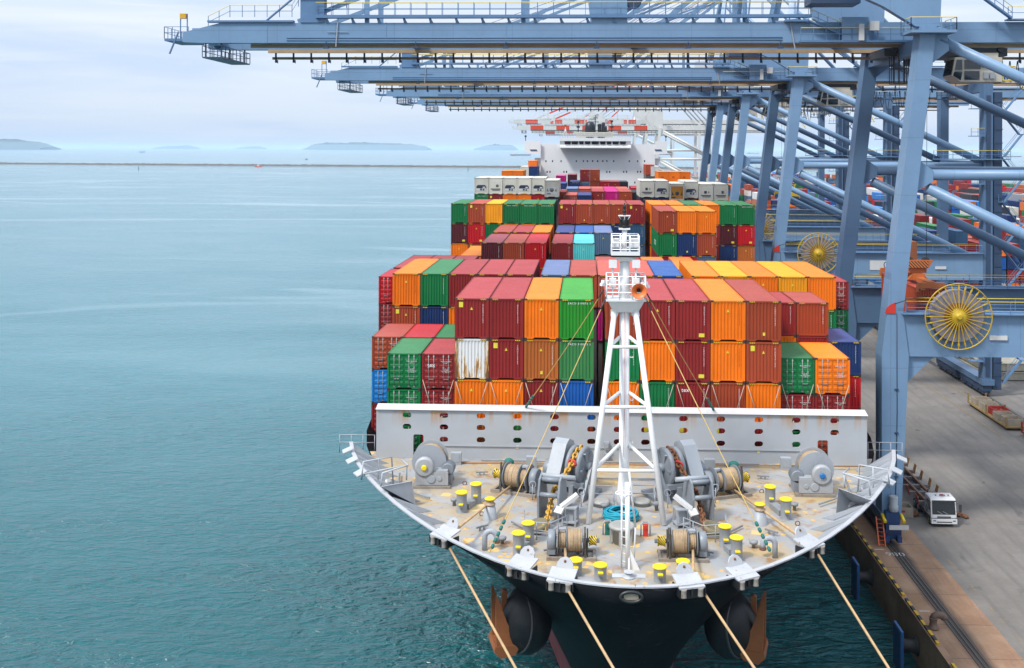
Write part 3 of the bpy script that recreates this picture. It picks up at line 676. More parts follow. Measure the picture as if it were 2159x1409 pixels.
def container(x,Y,ztop,c,bay,L=12.19,H=2.896,end='corr',feat='',parts=2,tun=True,kind='shipping_container',note=''):
    """x: left edge of the column; feat letters: v vertical code, h code along the top edge, t triangle, s big square sticker, l low sticker"""
    o=bpy.data.objects.new(kind,cmesh(c,L,H,end,tun)); COL.objects.link(o); o.location=(x+1.235+random.uniform(-.014,.014),Y+random.uniform(-.05,.05),ztop-H+.012)
    WL[o.name]=Vector(o.location)
    ROWS.append(dict(feat=feat,o=o,x=x,z=ztop,c=c,bay=bay,note=note,end=end,kind=kind))
    i=len(ROWS)
    if end=='door' and parts:
        for sd in (-1,1):
            d=ob('door',door_mesh(c,H,sd),None,o)
            for x_ in ((-.72,-.34) if sd<0 else (.36,.74)): ob('lock_rod',rod_mesh(H,x_),None,d)
        t=text_mesh(CODES[i%5]+'\n22G1',.115,LETTERW); ob('lettering',t,None,o,(.55,.010,H-.62))
        t=text_mesh('M.G.W. 30480\nTARE 2220\nPAYLOAD 28260\nCU. CAP 33.1',.085,LETTERW); ob('weight_lettering',t,None,o,(.55,.010,H-1.22))
        if c=='maroon' and 'x' not in feat:
            mb=tri_mesh('sq'); s=ob('yellow_placard',mb,None,o,(-.72,.008,.95)); s.scale=(1,1,.62)
    if parts and end=='corr':
        if parts>1:
            for sx in (-1,1): ob('hazard_stripe',haz_mesh(H,sx),None,o)
        if 'v' in feat: ob('lettering',vtext(i),None,o,(.80,.026,H*.62))
        if 'd' in feat: ob('lettering',vtextb(i),None,o,(.80,.026,H*.62))
        if 'h' in feat: ob('lettering',text_mesh('EACU 510075 3',.20,LETTERW,1.25),None,o,(.20,.026,H-.30))
        if 't' in feat: ob('warning_sticker',tri_mesh('triangle'),None,o,(-.02,.028,H-.72))
        if 's' in feat: ob('yellow_placard',tri_mesh('sq'),None,o,(-.78,.028,H-.45))
        if 'l' in feat: s=ob('yellow_placard',tri_mesh('sq'),None,o,(.62,.028,.42)); s.scale=(1.3,1,.7)
        if 'm' in feat: s=ob('yellow_placard',tri_mesh('sq'),None,o,(.02,.028,.55)); s.scale=(.55,1,.6)
        if 'T' in feat: ob('lettering',text_mesh('tex',.42,LETTERW),None,o,(-.52,.026,H-.55))
        if '4' in feat: ob('lettering',text_mesh('45',.60,LETTERB),None,o,(-.25,.026,H-1.25))
    if 'T' in feat and end=='door': ob('lettering',text_mesh('tex',.42,LETTERW),None,o,(-.52,-.012,H-.82))
    if 'H' in feat: ob('lettering',text_mesh('Hapag-Lloyd',.17,paint('faint_dark_lettering',(.16,.05,.01),.6)),None,o,(-.55,-.012,H-.62))
    return o
PA=2.495; PB=2.51
AL=lambda c:.64-PA*(6-c)
AR=lambda k:1.42+PA*k
BL=lambda c:-19.55+PB*(c+1)
BM=lambda k:-3.93+PB*k
BR=lambda r:9.30+PB*r
# --- frontmost stack -------------------------------------------------
YA=72.3; T3,T2,T1=28.75,25.84,22.92
for c,cols in enumerate((('maroon','rusty','orange'),('maroon','maroon','orange'),('orange','burnt_orange','maroon'),('bright_green','leaf_green','blue'))):
    f=(('vts','','dt'),('v','vts','dt'),('dt','vtm','vt'),('h','h',''))[c]
    for z,cc,ff,n in zip((T3,T2,T1),cols,f,('','rust streaked' if cols[1]=='rusty' else '','')): container(AL(c+2),YA,z,cc,'A',feat=ff,note=n)
for k,cols in enumerate((('brick','green','orange'),('maroon','orange','green'),('maroon','maroon','maroon'),('orange','orange','brick'),('brick','brick','orange'))):
    f=(('v','v',''),('vt','',''+'v'),('vl','vl','vT'),('dt','dt','v'),('vm','vts',''))[k]
    for z,cc,ff in zip((T3,T2,T1),cols,f): container(AR(k),YA,z,cc,'A',feat=ff,note='large white lettered' if 'T' in ff else '')
YA1,YA2=72.9,79.3; L2=6.058; H2=2.591
E2,E1,E0=24.62,22.0,19.38
container(AL(0),YA1,E2,'green','A20',L2,H2,'door'); container(AL(0),YA1,E1,'green','A20',L2,H2,'door')
container(AL(1),YA1,E2,'maroon','A20',L2,H2,'door','Tx',note='large white lettered'); container(AL(1),YA1,E1,'maroon','A20',L2,H2,'door')
container(AR(5),YA1,E2,'green','A20',L2,H2,'door'); container(AR(5),YA1,E1,'maroon','A20',L2,H2,'door')
container(AR(6),YA1,E2,'orange','A20',L2,H2,'door','H'); container(AR(6),YA1,E1,'maroon','A20',L2,H2,'door','x')
for c in (0,1): container(AL(c),YA1,E0,('green','maroon')[c],'A20',L2,H2,'door','x')
for c in (5,6): container(AR(c),YA1,E0,('green','brick')[c-5],'A20',L2,H2,'door','x')
# lowest tier seen only through the openings of the white wall
for c,cc in zip(range(2,6),('burnt_orange','leaf_green','maroon','brick')): container(AL(c),YA,19.98,cc,'A',feat='')
for k,cc in zip(range(5),('maroon','maroon','burnt_orange','maroon','maroon')): container(AR(k),YA,19.98,cc,'A',feat='s')
container(AL(-1),YA2,E2,'brick','Ar',L2,H2,'door'); container(AL(-1),YA2,E1,'bright_blue','Ar',L2,H2,'door'); container(AL(-1),YA2,E0,'maroon','Ar',L2,H2,'door','x')
container(AL(0),YA2,E2,'red','Ar',L2,H2,'corr','',1); container(AL(1),YA2,E2,'green','Ar',L2,H2,'corr','',1)
container(AR(5),YA2,E2+3.0,'maroon','Ar',L2,H2,'corr','v',2,False); container(AR(6),YA2,E2+3.0,'brick','Ar',L2,H2,'corr','v',2,False)
container(AR(5),YA2,E2+.38,'orange','Ar',L2,H2,'corr','',1,False); container(AR(6),YA2,E2+.38,'maroon','Ar',L2,H2,'corr','',1,False)
container(AR(7),YA2,E2,'navy','Ar',L2,H2,'corr','v',2,False); container(AR(7),YA2,E1,'red','Ar',L2,H2,'corr','v',2,False); container(AR(7),YA2,E0,'maroon','Ar',L2,H2,'corr','',1,False)
# --- second stack ----------------------------------------------------
YB=89.0; B3,B2,B1=28.42,25.50,22.6
for i,(x,c3,f3,c2,f2) in enumerate(((BL(0),'orange','dt','brick','vts'),(BL(1),'green','v','navy','v'),(BL(2),'maroon','v','orange','dt'),(BL(3),'maroon','v','',''),(BL(4),'maroon','v','',''),
     (BM(0),'slate_blue','v','',''),(BM(1),'brick','v','',''),(BM(2),'salmon','v','magenta',''),(BM(3),'salmon','v','',''),(BM(4),'blue','v','',''),
     (BR(0),'orange','dt','',''),(BR(1),'amber','dt','',''),(BR(2),'orange','t4','',''),(BR(3),'amber','t','brick','v'),(BR(4),'orange','','green','v'))):
    container(x,YB,B3,c3,'B',feat=f3)
    if c2: container(x,YB,B2,c2,'B',feat=f2)
container(BL(-1),95.2,27.35,'red','B20',L2,H2,'door','x'); container(BL(-1),95.2,24.75,'maroon','B20',L2,H2,'door','x'); container(BL(-1),95.2,22.15,'maroon','B20',L2,H2,'door','x')
container(BR(5),94.6,27.3,'maroon','B20',L2,H2,'door','x'); container(BR(5),94.6,24.7,'green','B20',L2,H2,'door','x'); container(BR(5),94.6,22.1,'navy','B20',L2,H2,'door','x')
# --- third stack: roofs just showing over the second ------------------
for i,(x,c) in enumerate(((BL(-1),'maroon'),(BL(0),'maroon'),(BL(1),'maroon'),(BM(2),'salmon'),(BM(3),'red'),(BM(4),'orange'),(BR(0),'orange'))): container(x,102.4,27.35,c,'X',feat='',parts=0)
# --- fourth stack ------------------------------------------------------
YD=116.6
for x,z,c,f in ((BL(1),27.1,'orange','d'),(BL(2),28.65,'dark_maroon','v'),(BL(3),28.65,'brick','v'),(BL(4),28.65,'red','vt'),(BM(0),28.65,'maroon','v'),(BM(1),28.65,'turquoise','t'),(BL(4),25.75,'red','s')):
    container(x,YD,z,c,'D',feat=f)
# --- fifth stack -------------------------------------------------------
YE=130.8
for x,z,c,f in ((BL(2),28.7,'brick',''),(BL(3),28.7,'maroon',''),(BL(4),28.7,'orange',''),(BM(0),28.7,'navy',''),(BM(1),28.7,'blue',''),(BM(2),28.7,'slate_blue','t'),
    (BR(0),31.55,'brick','vtl'),(BR(1),31.55,'orange',''),(BR(2),31.55,'orange','t'),(BR(0),28.65,'green','v'),(BR(1),28.65,'navy','vm'),(BR(2),28.65,'brick','vm'),
    (BR(0),25.75,'maroon','s'),(BR(1),25.75,'red',''),(BR(2),25.75,'slate_blue','')): container(x,YE,z,c,'E',feat=f)
o=[r for r in ROWS if r['bay']=='E' and r['c']=='green'][0]['o']
t=ob('lettering',text_mesh('uasc',1.5,LETTERW,1.15),None,o,(-1.225,5.0,1.45)); t.rotation_euler.z=-PI/2
# --- sixth stack -------------------------------------------------------
YC=146.6
for x,c4,f4,c3,f3,c2,f2 in ((BL(-1),'green','v','dark_maroon','vl','orange','t'),(BL(0),'brick','vts','red','vtl','brick','s'),(BL(1),'amber','d','green','v','',''),(BL(2),'green','h','orange','','',''),(BL(3),'green','h','orange','','',''),(BL(4),'green','h','brick','','',''),
   (BM(0),'maroon','vts','','','',''),(BM(1),'brick','vm','','','',''),(BM(2),'brick','vm','','','',''),(BM(3),'brick','t','navy','h','navy',''),(BM(4),'maroon','vts','steel_blue','v','steel_blue','v'),
   (BR(0),'orange','','orange','','orange',''),(BR(1),'orange','','','','',''),(BR(2),'green','','','','',''),(BR(3),'orange','t','maroon','v','maroon','v'),(BR(4),'green','v','dark_maroon','vtl','navy','v'),(BR(5),'green','h','red','vtl','burnt_orange','vt')):
    for z,c,f in ((31.5,c4,f4),(28.58,c3,f3),(25.66,c2,f2)):
        if c: container(x,YC,z,c,'C',feat=f)
# --- refrigerated row ---------------------------------------------------
UNITD=paint('cooling_unit_navy',(.012,.03,.075),.35,dirt=.3); UNITG=paint('cooling_unit_grey',(.22,.22,.21),.5,dirt=.4); UNITO=paint('cooling_unit_amber',(.50,.20,.015),.5,dirt=.3)
def reefer(x,Y,z,style,bay='R'):
    o=container(x,Y,z,'cream',bay,end='reefer',parts=0,kind='refrigerated_container',note={'n':'navy cooling unit','g':'grey grille cooling unit','s':'small square vents','o':'amber cooling unit','f':'round fan cooling unit'}[style])
    um={'n':UNITD,'g':UNITG,'s':UNITG,'o':UNITO,'f':UNITG}[style]; mb=MB()
    if style=='n':
        mb.prism([(-.86,.048,.62),(.86,.048,.62),(.86,.048,1.35),(.62,.048,1.62),(-.62,.048,1.62),(-.86,.048,1.35)],(0,-.035,0))
        u=ob('cooling_unit',mb,um,o); mb=MB(); mb.box(-.85,.85,.004,.012,.62,1.02); mb.box(.25,.7,-.004,.003,1.12,1.32); ob('unit_panel',mb,WHITE,u)
        mb=MB(); mb.box(-.2,.12,-.010,.003,.68,.98); mb.box(.25,.55,-.010,.003,.66,.92); mb.lathe([(.20,0),(.20,.02)],(-.35,.012,1.33),(0,-1,0),14); ob('compressor',mb,DARK,u)
    elif style=='o':
        mb.box(-1.02,1.02,.02,.048,.35,2.45); u=ob('cooling_unit',mb,um,o)
        mb=MB(); mb.lathe([(.33,0),(.33,.03),(.25,.03)],(0,.02,1.25),(0,-1,0),18); mb.prism([(-.95,.018,.9),(-.5,.018,.95),(-.85,.018,1.6)],(0,-.02,0)); mb.prism([(.95,.018,.9),(.55,.018,.95),(.85,.018,1.6)],(0,-.02,0)); mb.box(-.95,-.25,.0,.018,.45,.68); ob('fan_grille',mb,DARK,u)
    elif style=='f':
        mb.box(-.9,.9,.03,.048,.5,1.75); u=ob('cooling_unit',mb,WHITE,o)
        mb=MB(); mb.lathe([(.36,0),(.36,.03),(.10,.03)],(0,.03,1.28),(0,-1,0),18); mb.prism([(-.85,.028,1.0),(-.5,.028,1.0),(-.75,.028,1.6)],(0,-.02,0)); mb.prism([(.85,.028,1.0),(.55,.028,1.0),(.75,.028,1.6)],(0,-.02,0)); mb.box(-.8,-.2,.01,.028,.52,.72); ob('fan_grille',mb,um,u)
    else:
        mb.box(-.85,.85,.03,.048,.85,1.0); mb.box(-.3 if style=='s' else .1,.12 if style=='s' else .5,.03,.048,1.25,1.7); u=ob('cooling_unit',mb,DARK,o)
        mb=MB(); mb.box(.35,.55,.02,.048,1.35,1.62); mb.box(-.6,.75,.015,.048,.62,.80); ob('unit_panel',mb,um,u)
    ob('warning_sticker',tri_mesh('triangle'),None,o,(.05,.046,.42))
    return o
YR=177.4
for i,s in enumerate('ngnnn'): reefer(BL(-1+i),YR,34.35,s)
reefer(BL(4),172.5,34.1,'f')
for i,(s,z,y) in enumerate((('s',34.05,YR-3),('n',34.05,YR-3),('o',33.6,YR-4.4),('n',33.95,YR-3),('s',33.55,YR-3.4),('g',33.55,YR-3.4))): reefer(BR(i),y,z,s)
for i,(c,f) in enumerate((('green','h'),('maroon','sv'),('orange',''),('orange','t'),('red','tv'))): container(BL(-1+i),YR,31.42,c,'R',feat=f,parts=1)
container(BL(4),172.5,31.1,'charcoal','R',feat='h',parts=1)
for i,c in enumerate(('charcoal','navy','orange','dark_maroon','navy','burnt_orange')): container(BR(i),YR-3,31.05,c,'R',feat='h' if i in(0,1,3) else '',parts=1)
# --- stacks between the refrigerated rows and the bridge -----------------
for x,Y,z,c,f in ((BM(0),177,31.4,'salmon','v'),(BM(1),177,31.4,'navy','m'),(BM(2),187,31.65,'maroon','vt'),(BM(3),187,31.65,'magenta','v'),(BM(4),187,31.65,'brick','t'),
    (BL(4)+1.1,178,31.9,'brick',''),
    (BM(0),201,31.6,'slate_blue',''),(BM(1),201,31.6,'salmon',''),(BM(2),201,31.6,'salmon',''),(BM(3),201,31.6,'magenta',''),(BM(4),201,31.6,'salmon',''),(BR(0)-1.5,190,31.4,'charcoal',''),(BR(0),206,31.6,'red','')): container(x,Y,z,c,'G',feat=f,parts=1)
for x,Y,z,c,f in ((BM(1),254,34.25,'maroon','tv'),(BM(2),254,34.25,'brick','mv'),(BM(0),252,31.35,'navy','h'),(BM(1),254,31.35,'slate_blue','h'),(BM(2),254,31.35,'brick','v'),(BM(3),252,31.35,'red','tv'),(BM(4),252,31.35,'maroon','t'),
    (BL(4),240,31.3,'navy',''),(BL(4)-.7,262,32.5,'magenta',''),(BL(4)+2.2,270,32.6,'dark_maroon',''),(BM(4)+2.4,262,31.0,'charcoal',''),
    (BL(-1),235,34.3,'orange',''),(BL(0),235,34.3,'orange','4'),(BR(3),236,34.2,'orange','4'),(BR(4),236,34.2,'orange','4'),(BR(5),236,34.2,'orange','4'),
    (BL(-1)+.9,288,34.4,'cream',''),(BL(0)+.9,288,34.4,'navy',''),(BL(0)+.4,292,36.0,'orange',''),(BR(4)-.8,288,34.6,'white',''),(BR(4)-2.2,290,35.0,'brick','')): container(x,Y,z,c,'H',feat=f,parts=1)
# --- filler blocks added under the stacks in place of unseen containers ------------------------------------
HC=paint('stack_filler_grey',(.10,.085,.08),.6,rust=.3,dirt=.4)
low={}
for r in ROWS:
    Y=r['o'].location.y; z=r['o'].location.z
    k=(round(r['x'],2),round(Y/9))
    low.setdefault((r['bay'],round(r['x'],1)),[]).append((z,Y,r['x'],r['o']))
for (bay,x),l in low.items():
    z,Y,x,o=min(l,key=lambda t:t[0]); L=o.dimensions.y or 12
    if z>16.75:
        mb=MB(); mb.box(x+.08,x+2.39,Y+.12,Y+(6.0 if bay in('A20','Ar','B20') else 12.0),16.42,z-.01); ob('stack_filler',mb,HC,ship,world=True)
BAY=dict(A='frontmost stack',A20='outer columns of frontmost stack',Ar='just behind the frontmost containers',B='second stack from the bow',B20='outer edge of second stack',X='mostly hidden third stack',D='half hidden fourth stack',E='fifth stack from the bow',C='wide sixth stack',R='under the white reefers',G='low stacks behind the reefers',H='stacks before the white bridge')
def feature(r):
    f=r['feat']
    if r['note'] and not r['kind'].startswith('ref'): return ''
    if r['end']=='door': return ''
    return ' with black number' if '4' in f else ' with white code along its top' if 'h' in f else ' with yellow square placard' if 's' in f else ' with low yellow placard' if ('l' in f or 'm' in f) else ' with yellow triangle' if 't' in f else ''
def label_rows():
    by={}
    for r in ROWS:
        if r['bay']!='crane': by.setdefault((r['bay'],r['kind']),[]).append(r)
    for (bay,kind),l in by.items():
        zs=[]
        for r in sorted(l,key=lambda r:-r['z']):
            if not zs or zs[-1][0]-r['z']>.9: zs.append((r['z'],[]))
            zs[-1][1].append(r)
        for ti,(z,t) in enumerate(zs):
            t.sort(key=lambda r:(r['x'],r['o'].location.y)); n=len(t)
            tier=('top tier' if ti==0 else 'bottom tier' if ti==len(zs)-1 and ti>1 else ORD[ti]+' tier') if len(zs)>1 else ''
            for i,r in enumerate(t):
                ref=kind.startswith('ref'); w=WORD.get(r['c'],r['c'].replace('_',' '))
                key=lambda q:(q['c'],q['note'],q['end'],feature(q))
                noun='refrigerated container with '+r['note'] if ref else ('container with doors' if r['end']=='door' else 'container'+feature(r))
                adj=r['note']+' ' if r['note'] and not ref else ''
                bits=[adj+w+' '+noun]
                plain=not feature(r) and not r['note']
                if len([q for q in t if key(q)==key(r) or (plain and q['c']==r['c'])])>1: bits.append(nth(i,n))
                if tier: bits.append(tier)
                bits.append('row of white reefers' if ref else BAY[bay])
                s=', '.join(bits)
                if len(s.split())>16: s=s.replace(' from the left',' along').replace(' yellow square placard',' square placard')
                tag(r['o'],s,'reefer' if ref else 'container','refrigerated containers on the ship' if ref else 'containers stacked on the ship')
label_rows()
# ================================================================== forecastle machinery (parts of the ship, built round world points)
def foot(u,v): p=onz(u,v,DZ+.08); return p
def part(name,p,label=None,rotz=0):
    """an Empty part of the ship that groups sub-parts"""
    o=bpy.data.objects.new(name,None); COL.objects.link(o); o.parent=ship; o.location=Vector(p)-WL[ship.name]; o.rotation_euler.z=rotz; o.empty_display_size=.2
    WL[o.name]=Vector(p)
    if label: o['label']=label
    return o
ROPED=paint('mooring_rope_worn',(.50,.36,.22),.9,dirt=.45,scale=3,bump=.6)
YELTOP=paint('bollard_yellow_top',(.80,.60,.01),.5,rust=.04,dirt=.12,scale=2)
BOLL=paint('bollard_grey',(.26,.275,.29),.5,rust=.2,dirt=.25,streak=.6,scale=2)
def rope_drum(mb,x0,x1,r,c,n=20,pitch=.085):
    """rope wound round a drum: ridged lathe along x"""
    prof=[]; k=max(3,int((x1-x0)/pitch))
    for i in range(k):
        a=x0+(x1-x0)*i/k; w=(x1-x0)/k; j=r*(1+random.uniform(-.02,.02))
        prof+=[(j-.03,a),(j+.012,a+w*.3),(j+.012,a+w*.7),(j-.03,a+w*.98)]
    mb.lathe(prof,c,(1,0,0),n)
def bollard(u,v,h=1.2,r=.31,cap=.35):
    p=foot(u,v); o=part('bollard',p); mb=MB(); mb.lathe([(r+.05,0),(r+.04,.04),(r,.08),(r,h-.1),(r+.02,h-.06)],(0,0,-.1),(0,0,1),20)
    mb.cbox((0,-r-.06,.42),(.30,.22,.12)); ob('bollard_post',mb,BOLL,o)
    mb=MB(); mb.lathe([(cap,0),(cap+.02,.03),(cap+.02,.07),(cap-.05,.10)],(0,0,h-.15),(0,0,1),24); ob('yellow_cap',mb,YELTOP,o)
    mb=MB(); mb.cbox((0,-r-.10,.50),(.26,.22,.06)); ob('yellow_lug',mb,YELTOP,o)
    return p
for (a,b_) in (((973.4,1077),(1004,1058)),((1093.5,1167),(1113.8,1145)),((1624,1064),(1657,1092)),((1528.6,1152),(1553,1177))):
    p=bollard(*a); q=bollard(*b_); mb=MB(); d=(q-p).normalized(); mb.bar(p+d*.42+Vector((0,0,.12)),q-d*.42+Vector((0,0,.12)),.50,.34); ob('bollard_base',mb,BOLL,ship,world=True)
for a in ((1214,1211),(1266,1222),(1440,1214),(1391,1226)): bollard(*a,h=.84,r=.31,cap=.345)
# pedestal fairleads: cone with a roller head and yellow cap
for u,v in ((1033,1092),(1602,1104)):
    p=foot(u,v); o=part('pedestal_roller',p); mb=MB(); mb.lathe([(.46,0),(.44,.05),(.29,.88)],(0,0,-.1),(0,0,1),20); ob('pedestal_cone',mb,GREYL,o)
    mb=MB(); mb.lathe([(.33,0),(.33,.06),(.24,.10),(.22,.2),(.26,.28),(.32,.31)],(0,0,.78),(0,0,1),20); ob('roller',mb,paint('rope_worn_roller',(.36,.25,.16),.5,rust=.5),o)
    mb=MB(); mb.lathe([(.32,0),(.32,.05),(.2,.08)],(0,0,1.10),(0,0,1),20); ob('yellow_cap',mb,YELTOP,o)
# mushroom-bend vent pipes
for u,v,s in ((1022,1157,1),(1634,1173,-1)):
    p=foot(u,v); mb=MB(); pts=[(0,0,-.1),(0,0,.62)]+[(.32-.32*math.cos(R(a)),0,.62+.34*math.sin(R(a))) for a in range(20,181,20)]+[(.64,0,.42)]
    mb.path([(s*x,y,z) for x,y,z in pts],.15,10); o=part('goose_neck_vent',p); ob('vent_pipe',mb,GREYL,o)
    mb=MB(); mb.lathe([(.19,0),(.19,.10)],(s*.64,0,.34),(0,0,1),12); ob('vent_flange',mb,RUSTM,o)
# ---- mooring winches with the drum axis across the ship
def mooring_winch(p,s,k=1.0,label=None,rotz=0.0):
    o=part('mooring_winch',p,label,rotz); X=lambda a,b:tuple(sorted((s*a*k,s*b*k)))
    zc=.86*k
    mb=MB()
    for y in (-.62,.62): mb.box(*X(-1.38,1.32),y*k-.09,y*k+.09,-.1,.16*k)
    for x in (-1.3,-.62,.30,1.22): mb.box(*X(x-.07,x+.07),-.62*k,.62*k,-.08,.14*k)
    ob('winch_bed',mb,paint('winch_bed_rusty',(.30,.26,.22),.6,rust=.6,dirt=.4),o)
    mb=MB(); mb.box(*X(-1.36,-.86),-.34*k,.40*k,.14*k,.92*k); mb.lathe([(.50*k,0),(.56*k,.04*k),(.56*k,.38*k),(.50*k,.42*k)],(s*-1.32*k,0,zc),(s,0,0),22); mb.box(*X(-1.30,-.92),-.42*k,-.30*k,.2*k,.8*k); ob('gear_case',mb,GREY,o)
    mb=MB()
    for x,r,w in ((-.80,.74,.035),(-.30,.66,.03),(.58,.74,.04)): mb.lathe([(r*k,0),(r*k,w*k)],(s*x*k,0,zc),(s,0,0),26)
    mb.lathe([(.12*k,0),(.12*k,2.3*k)],(s*-.8*k,0,zc),(s,0,0),10); ob('drum_flange',mb,GREY,o)
    mb=MB(); a,b_=sorted((s*-.25*k,s*.56*k)); rope_drum(mb,a,b_,.60*k,(0,0,zc)); ob('rope_drum',mb,ROPED,o)
    mb=MB(); a,b_=sorted((s*-.75*k,s*-.32*k)); rope_drum(mb,a,b_,.42*k,(0,0,zc),18); ob('rope_drum',mb,ROPED,o)
    mb=MB(); mb.lathe([(.70*k,0),(.70*k,.09*k)],(s*.66*k,0,zc),(s,0,0),24); mb.box(*X(.62,.80),-.16*k,.16*k,.1*k,zc); mb.bar((s*.72*k,-.66*k,.1*k),(s*.72*k,-.58*k,1.5*k),.09*k,.09*k); mb.bar((s*.84*k,-.5*k,.1*k),(s*.84*k,-.3*k,1.62*k),.08*k,.08*k); ob('brake_band',mb,paint('brake_band_dark',(.07,.06,.05),.6,rust=.4),o)
    mb=MB(); mb.lathe([(.34*k,0),(.25*k,.06*k),(.22*k,.30*k),(.27*k,.40*k),(.30*k,.42*k)],(s*.92*k,0,zc),(s,0,0),20,mats=[0,0,0,0,1]); ob('warping_head',mb,[HAZ,YEL],o)
    mb=MB(); mb.box(*X(-.72,-.34),-.10*k,.12*k,1.40*k,1.50*k); mb.bar((s*-.70*k,0,1.45*k),(s*-.70*k,.0,.2),.05,.05); mb.bar((s*-.36*k,0,1.45*k),(s*-.36*k,0,.2),.05,.05); ob('rope_guard',mb,GREYL,o)
    return o
mooring_winch(foot(1206,1172),1,.97,'mooring winch with worn rope, left of the foremast foot')
mooring_winch(foot(1438,1175),-1,.97,'mooring winch with worn rope, right of the foremast foot')
mooring_winch(foot(1090,1036),-1,1.12,'aft mooring winch beside the left windlass',rotz=R(-20))
mooring_winch(foot(1529,1043),1,1.12,'aft mooring winch beside the right windlass',rotz=R(20))
# ---- side winches with the axis fore and aft, a round cover towards the camera
for u,v,s,cc,lab in ((913,1018,1,YELTOP,'side winch with yellow hub cap before the white wall'),(1712,1035,-1,paint('hub_cap_blue',(.02,.16,.42),.4),'side winch with blue hub cap before the white wall')):
    p=foot(u,v); o=part('side_winch',p,lab); mb=MB()
    for y in (-.9,.9): mb.box(-1.25,1.25,y-.16,y+.16,-.1,.10)
    for x in (-1.1,1.1): mb.box(x-.1,x+.1,-.739,.739,-.09,.09)
    ob('winch_bed',mb,paint('winch_bed_rusty',(.30,.26,.22),.6,rust=.6,dirt=.4),o)
    mb=MB(); mb.box(-.95,1.05,-.85,-.15,.08,1.06); mb.box(-1.0,1.1,-.90,-.84,.14,.98); mb.lathe([(.62,0),(.62,.34),(.5,.40)],(s*-.42,-.62,1.28),(0,-1,0),24); ob('gear_case',mb,paint('gear_case_white_grey',(.36,.375,.39),.45,rust=.2,streak=.5,dirt=.2),o)
    for x,z,r in ((s*.02,.52,.26),(s*.55,.56,.15)):
        mb=MB(); mb.lathe([(r,0),(r,.04),(r*.85,.05)],(x,-.90,z),(0,-1,0),18); ob('inspection_cover',mb,GREYL,o)
    mb=MB(); mb.lathe([(.18,0),(.18,.10),(.12,.12)],(s*-.42,-1.02,1.28),(0,-1,0),16); ob('hub_cap',mb,cc,o)
    mb=MB()
    for y in (-.08,.98): mb.lathe([(1.12,0),(1.12,.05)],(s*-.25,y,1.36),(0,1,0),30)
    ob('drum_flange',mb,GREYL,o)
    mb=MB(); prof=[]
    for i in range(10): prof+=[(.90,i*.1),(.95,i*.1+.05)]
    mb.lathe(prof,(s*-.25,-.02,1.36),(0,1,0),26); ob('rope_drum',mb,ROPED,o)
    mb=MB(); mb.lathe([(.36,0),(.40,.05),(.40,.9),(.34,.95)],(s*1.0,-.5,1.0),(0,1,0),18)
    for i in range(7): mb.lathe([(.43,0),(.43,.03)],(s*1.0,-.4+i*.12,1.0),(0,1,0),18)
    mb.box(*sorted((s*.75,s*1.25)),-.5,.5,.05,.75); ob('winch_motor',mb,GREY,o)
# ---- windlasses: gypsy wheel, inclined gear case, stopper tower, chain and hawse pipe
CHAINY=paint('chain_yellow',(.62,.34,.05),.6,rust=.3,dirt=.3); CHAINR=paint('chain_rust',(.23,.085,.03),.7,rust=.3,dirt=.4)
def chain(mb,pts,r=.06,L=.40,W=.13):
    """stud links along a polyline, alternately turned"""
    P=[Vector(p) for p in pts]; seg=[(b_-a).length for a,b_ in zip(P,P[1:])]; T=sum(seg); n=int(T/(L*.72)); i=0
    for k in range(n):
        t=(k+.5)/n*T; j=0
        while t>seg[j] and j<len(seg)-1: t-=seg[j]; j+=1
        c=P[j].lerp(P[j+1],t/seg[j]); d=(P[j+1]-P[j]).normalized(); u=d.cross(Vector((0,0,1))); u=u.normalized() if u.length>.05 else Vector((1,0,0)); w_=u.cross(d)
        s_=u if k%2 else w_; lo=[]
        for a in range(10):
            t_=2*PI*a/10; lo.append(c+d*(L*.5*math.cos(t_))+s_*(W*math.sin(t_)))
        mb.path(lo,r,6,closed=True)
